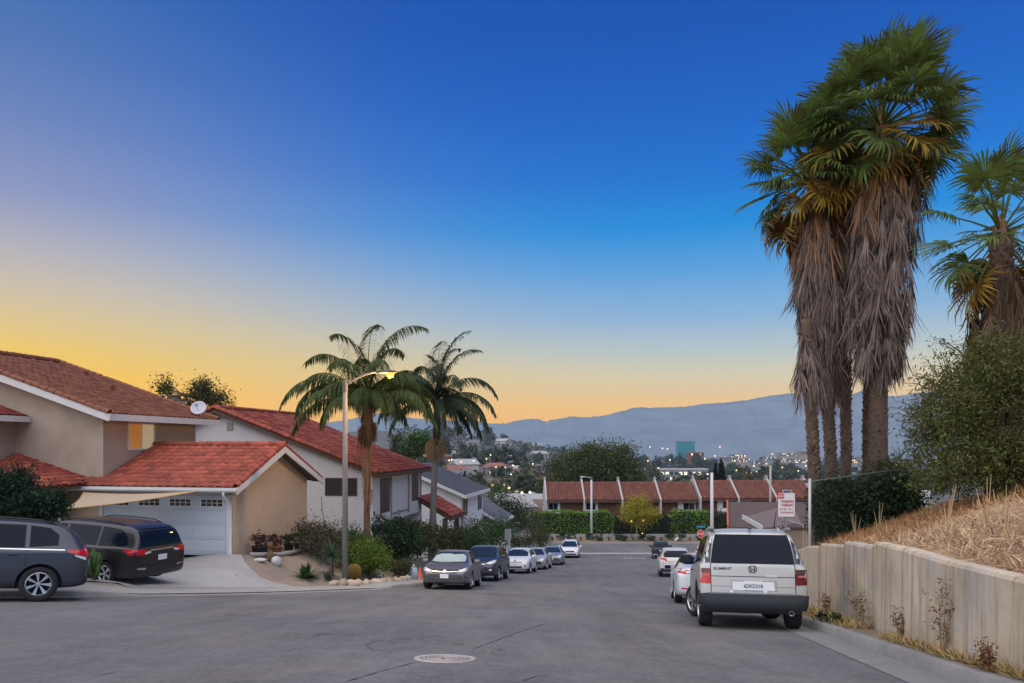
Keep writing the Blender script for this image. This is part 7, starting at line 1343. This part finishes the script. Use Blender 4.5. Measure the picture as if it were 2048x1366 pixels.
# lamps of the town
LM = [mat('town_lamp_amber', (1,.55,.16), .5, emit=2.4), mat('town_lamp_warm', (1,.74,.36), .5, emit=1.9), mat('town_lamp_white', (.95,1,.85), .5, emit=1.4)]
LP = []
for k in range(3): o = link('town_street_light', MB().lathe([(.02,-.5),(.42,-.25),(.5,.05),(.3,.4),(.02,.5)], 8, (0,0,8.5)).mesh('town_street_light', LM[k], smooth=True)); MB().tube([(0,0,-2),(0,0,8.2)], .12, 5).obj('pole', CPOLE, o); LP.append(o)
spots = [(973,918),(981,910),(992,934),(1011,935),(1026,931),(1066,928),(903,920),(922,924),(898,921),(947,922),(1001,968),(1008,970),(985,971),(1044,986),(1060,985),(1047,962),(1018,976),(993,902),(1034,910),(1022,949),(1029,945),(1296,948),(1305,940),(1317,936),(1473,941),(1492,945),(1502,946),(1514,944),(1549,946),(1490,912),(1464,912),(1430,912),(1440,894),(1300,894),(1325,897),(1335,898),(1560,915),(1587,908),(1600,917),(1520,925),(1533,928),(1508,932),(1565,935),(1597,942),(1612,932),(1486,918),(1470,922),(1450,915),(1545,908),(1575,925),(1296,922),(1340,920),(1390,905),(1410,918),(1620,915),(1655,925),(1660,912)]
for i, (px, py) in enumerate(spots):
    D = 170.
    while D < 2400 and (890-py)/F*D > float(zfar((px-1024)/F*D, D))+8.5*(1+D/900): D += 4
    k = 0 if (i % 5 in (0, 2) or 21 < i < 30) else (1 if i % 5 in (1, 3) else 2); o = LP[k] if i in (0, 1, 4) else copy_tree(LP[k]); 
    if i == 0: o = LP[0]; k = 0
    if i == 1: o = LP[1]; k = 1
    if i == 4: o = LP[2]; k = 2
    x = (px-1024)/F*D; s = max(.6, D/520); o.location = (x, D, (890-py)/F*D-8.5*s); o.scale = (s,s,s); tag(o, 'lit street light glowing in the valley town', 'street light', 'lit street lights of the valley town')
# larger buildings in the town
def block(name, label, px0, px1, ytop, D, m, win=None, rows=2, cols=8, lit=None, flat=True, seed=1, ybot=None):
    x0, x1 = (px0-1024)/F*D, (px1-1024)/F*D; zt = (890-ytop)/F*D; zb = float(zfar((x0+x1)/2, D))-2; t = thing(name, label, 'building', ((x0+x1)/2, D, zb)); w = (x1-x0)/2; h = zt-zb
    MB().box(-w,w,0,w*.9,0,h).obj('wall', m, t); MB().box(-w*1.02,w*1.02,-.4,w*.9+.4,h,h+.02*(x1-x0)).obj('roof', FROOF[3], t); r = random.Random(seed); cw = 2*w/cols; rh = (ybot-ytop)/F*D/rows if ybot else h/rows
    for i in range(cols):
        for j in range(rows):
            l = lit[j][i] == '1' if lit else r.random() < .28
            MB().box(-w+cw*(i+.18), -w+cw*(i+.82), -.12, .02, h-rh*(j+.85), h-rh*(j+.3)).obj('window', win if l else DKW, t)
SCHL = mat('school_lit_window', (1,.93,.68), .5, emit=.8); GREENL = mat('green_white_light', (.8,1,.66), .5, emit=.45)
block('school_building', 'long low building with bright windows behind the big tree', 1293, 1422, 941, 560, FWALL[2], SCHL, 2, 14, ['11011001101101', '10000110000011'], ybot=962)
TEAL = mat('teal_curtain_wall', (.04,.26,.33), .3, var=.1, scale=.2); block('teal_tower', 'blocky teal glass tower standing alone on the valley floor', 1355, 1390, 883, 1250, TEAL, TEAL, 7, 9, ['0'*9]*7, ybot=912)
for o in bpy.data.objects['teal_tower'].children:
    if o.name.startswith('window'): o.data.materials[0] = mat('teal_window', (.03,.17,.23), .2)
block('red_brick_building', 'low reddish building beside the teal tower', 1376, 1408, 905, 1180, FROOF[2], LITW, 1, 6, ['010010'], ybot=912)
for k, (a, b, y, D, mm, lt) in enumerate(((1440,1470,911,1100,1,GREENL),(1476,1500,913,1000,1,SCHL),(1505,1528,917,900,0,GREENL),(1556,1585,913,950,1,GREENL),(1590,1622,915,820,1,SCHL),(1600,1640,899,1300,1,SCHL),(1528,1552,910,1150,2,LITW),(1462,1488,905,1400,1,SCHL),(1700,1735,915,1000,1,LITW),(1560,1600,902,1500,3,GREENL),(1780,1815,920,700,0,LITW))):
    block('commercial_building', ORD[(0,2,3,5,7,8,4,1,9,6,10)[k]]+' pale commercial block counting rightwards from the dark conifer', a, b, y+4, D, FWALL[(2,3)[k % 2]], lt, 2, 9, seed=k, ybot=y+11)
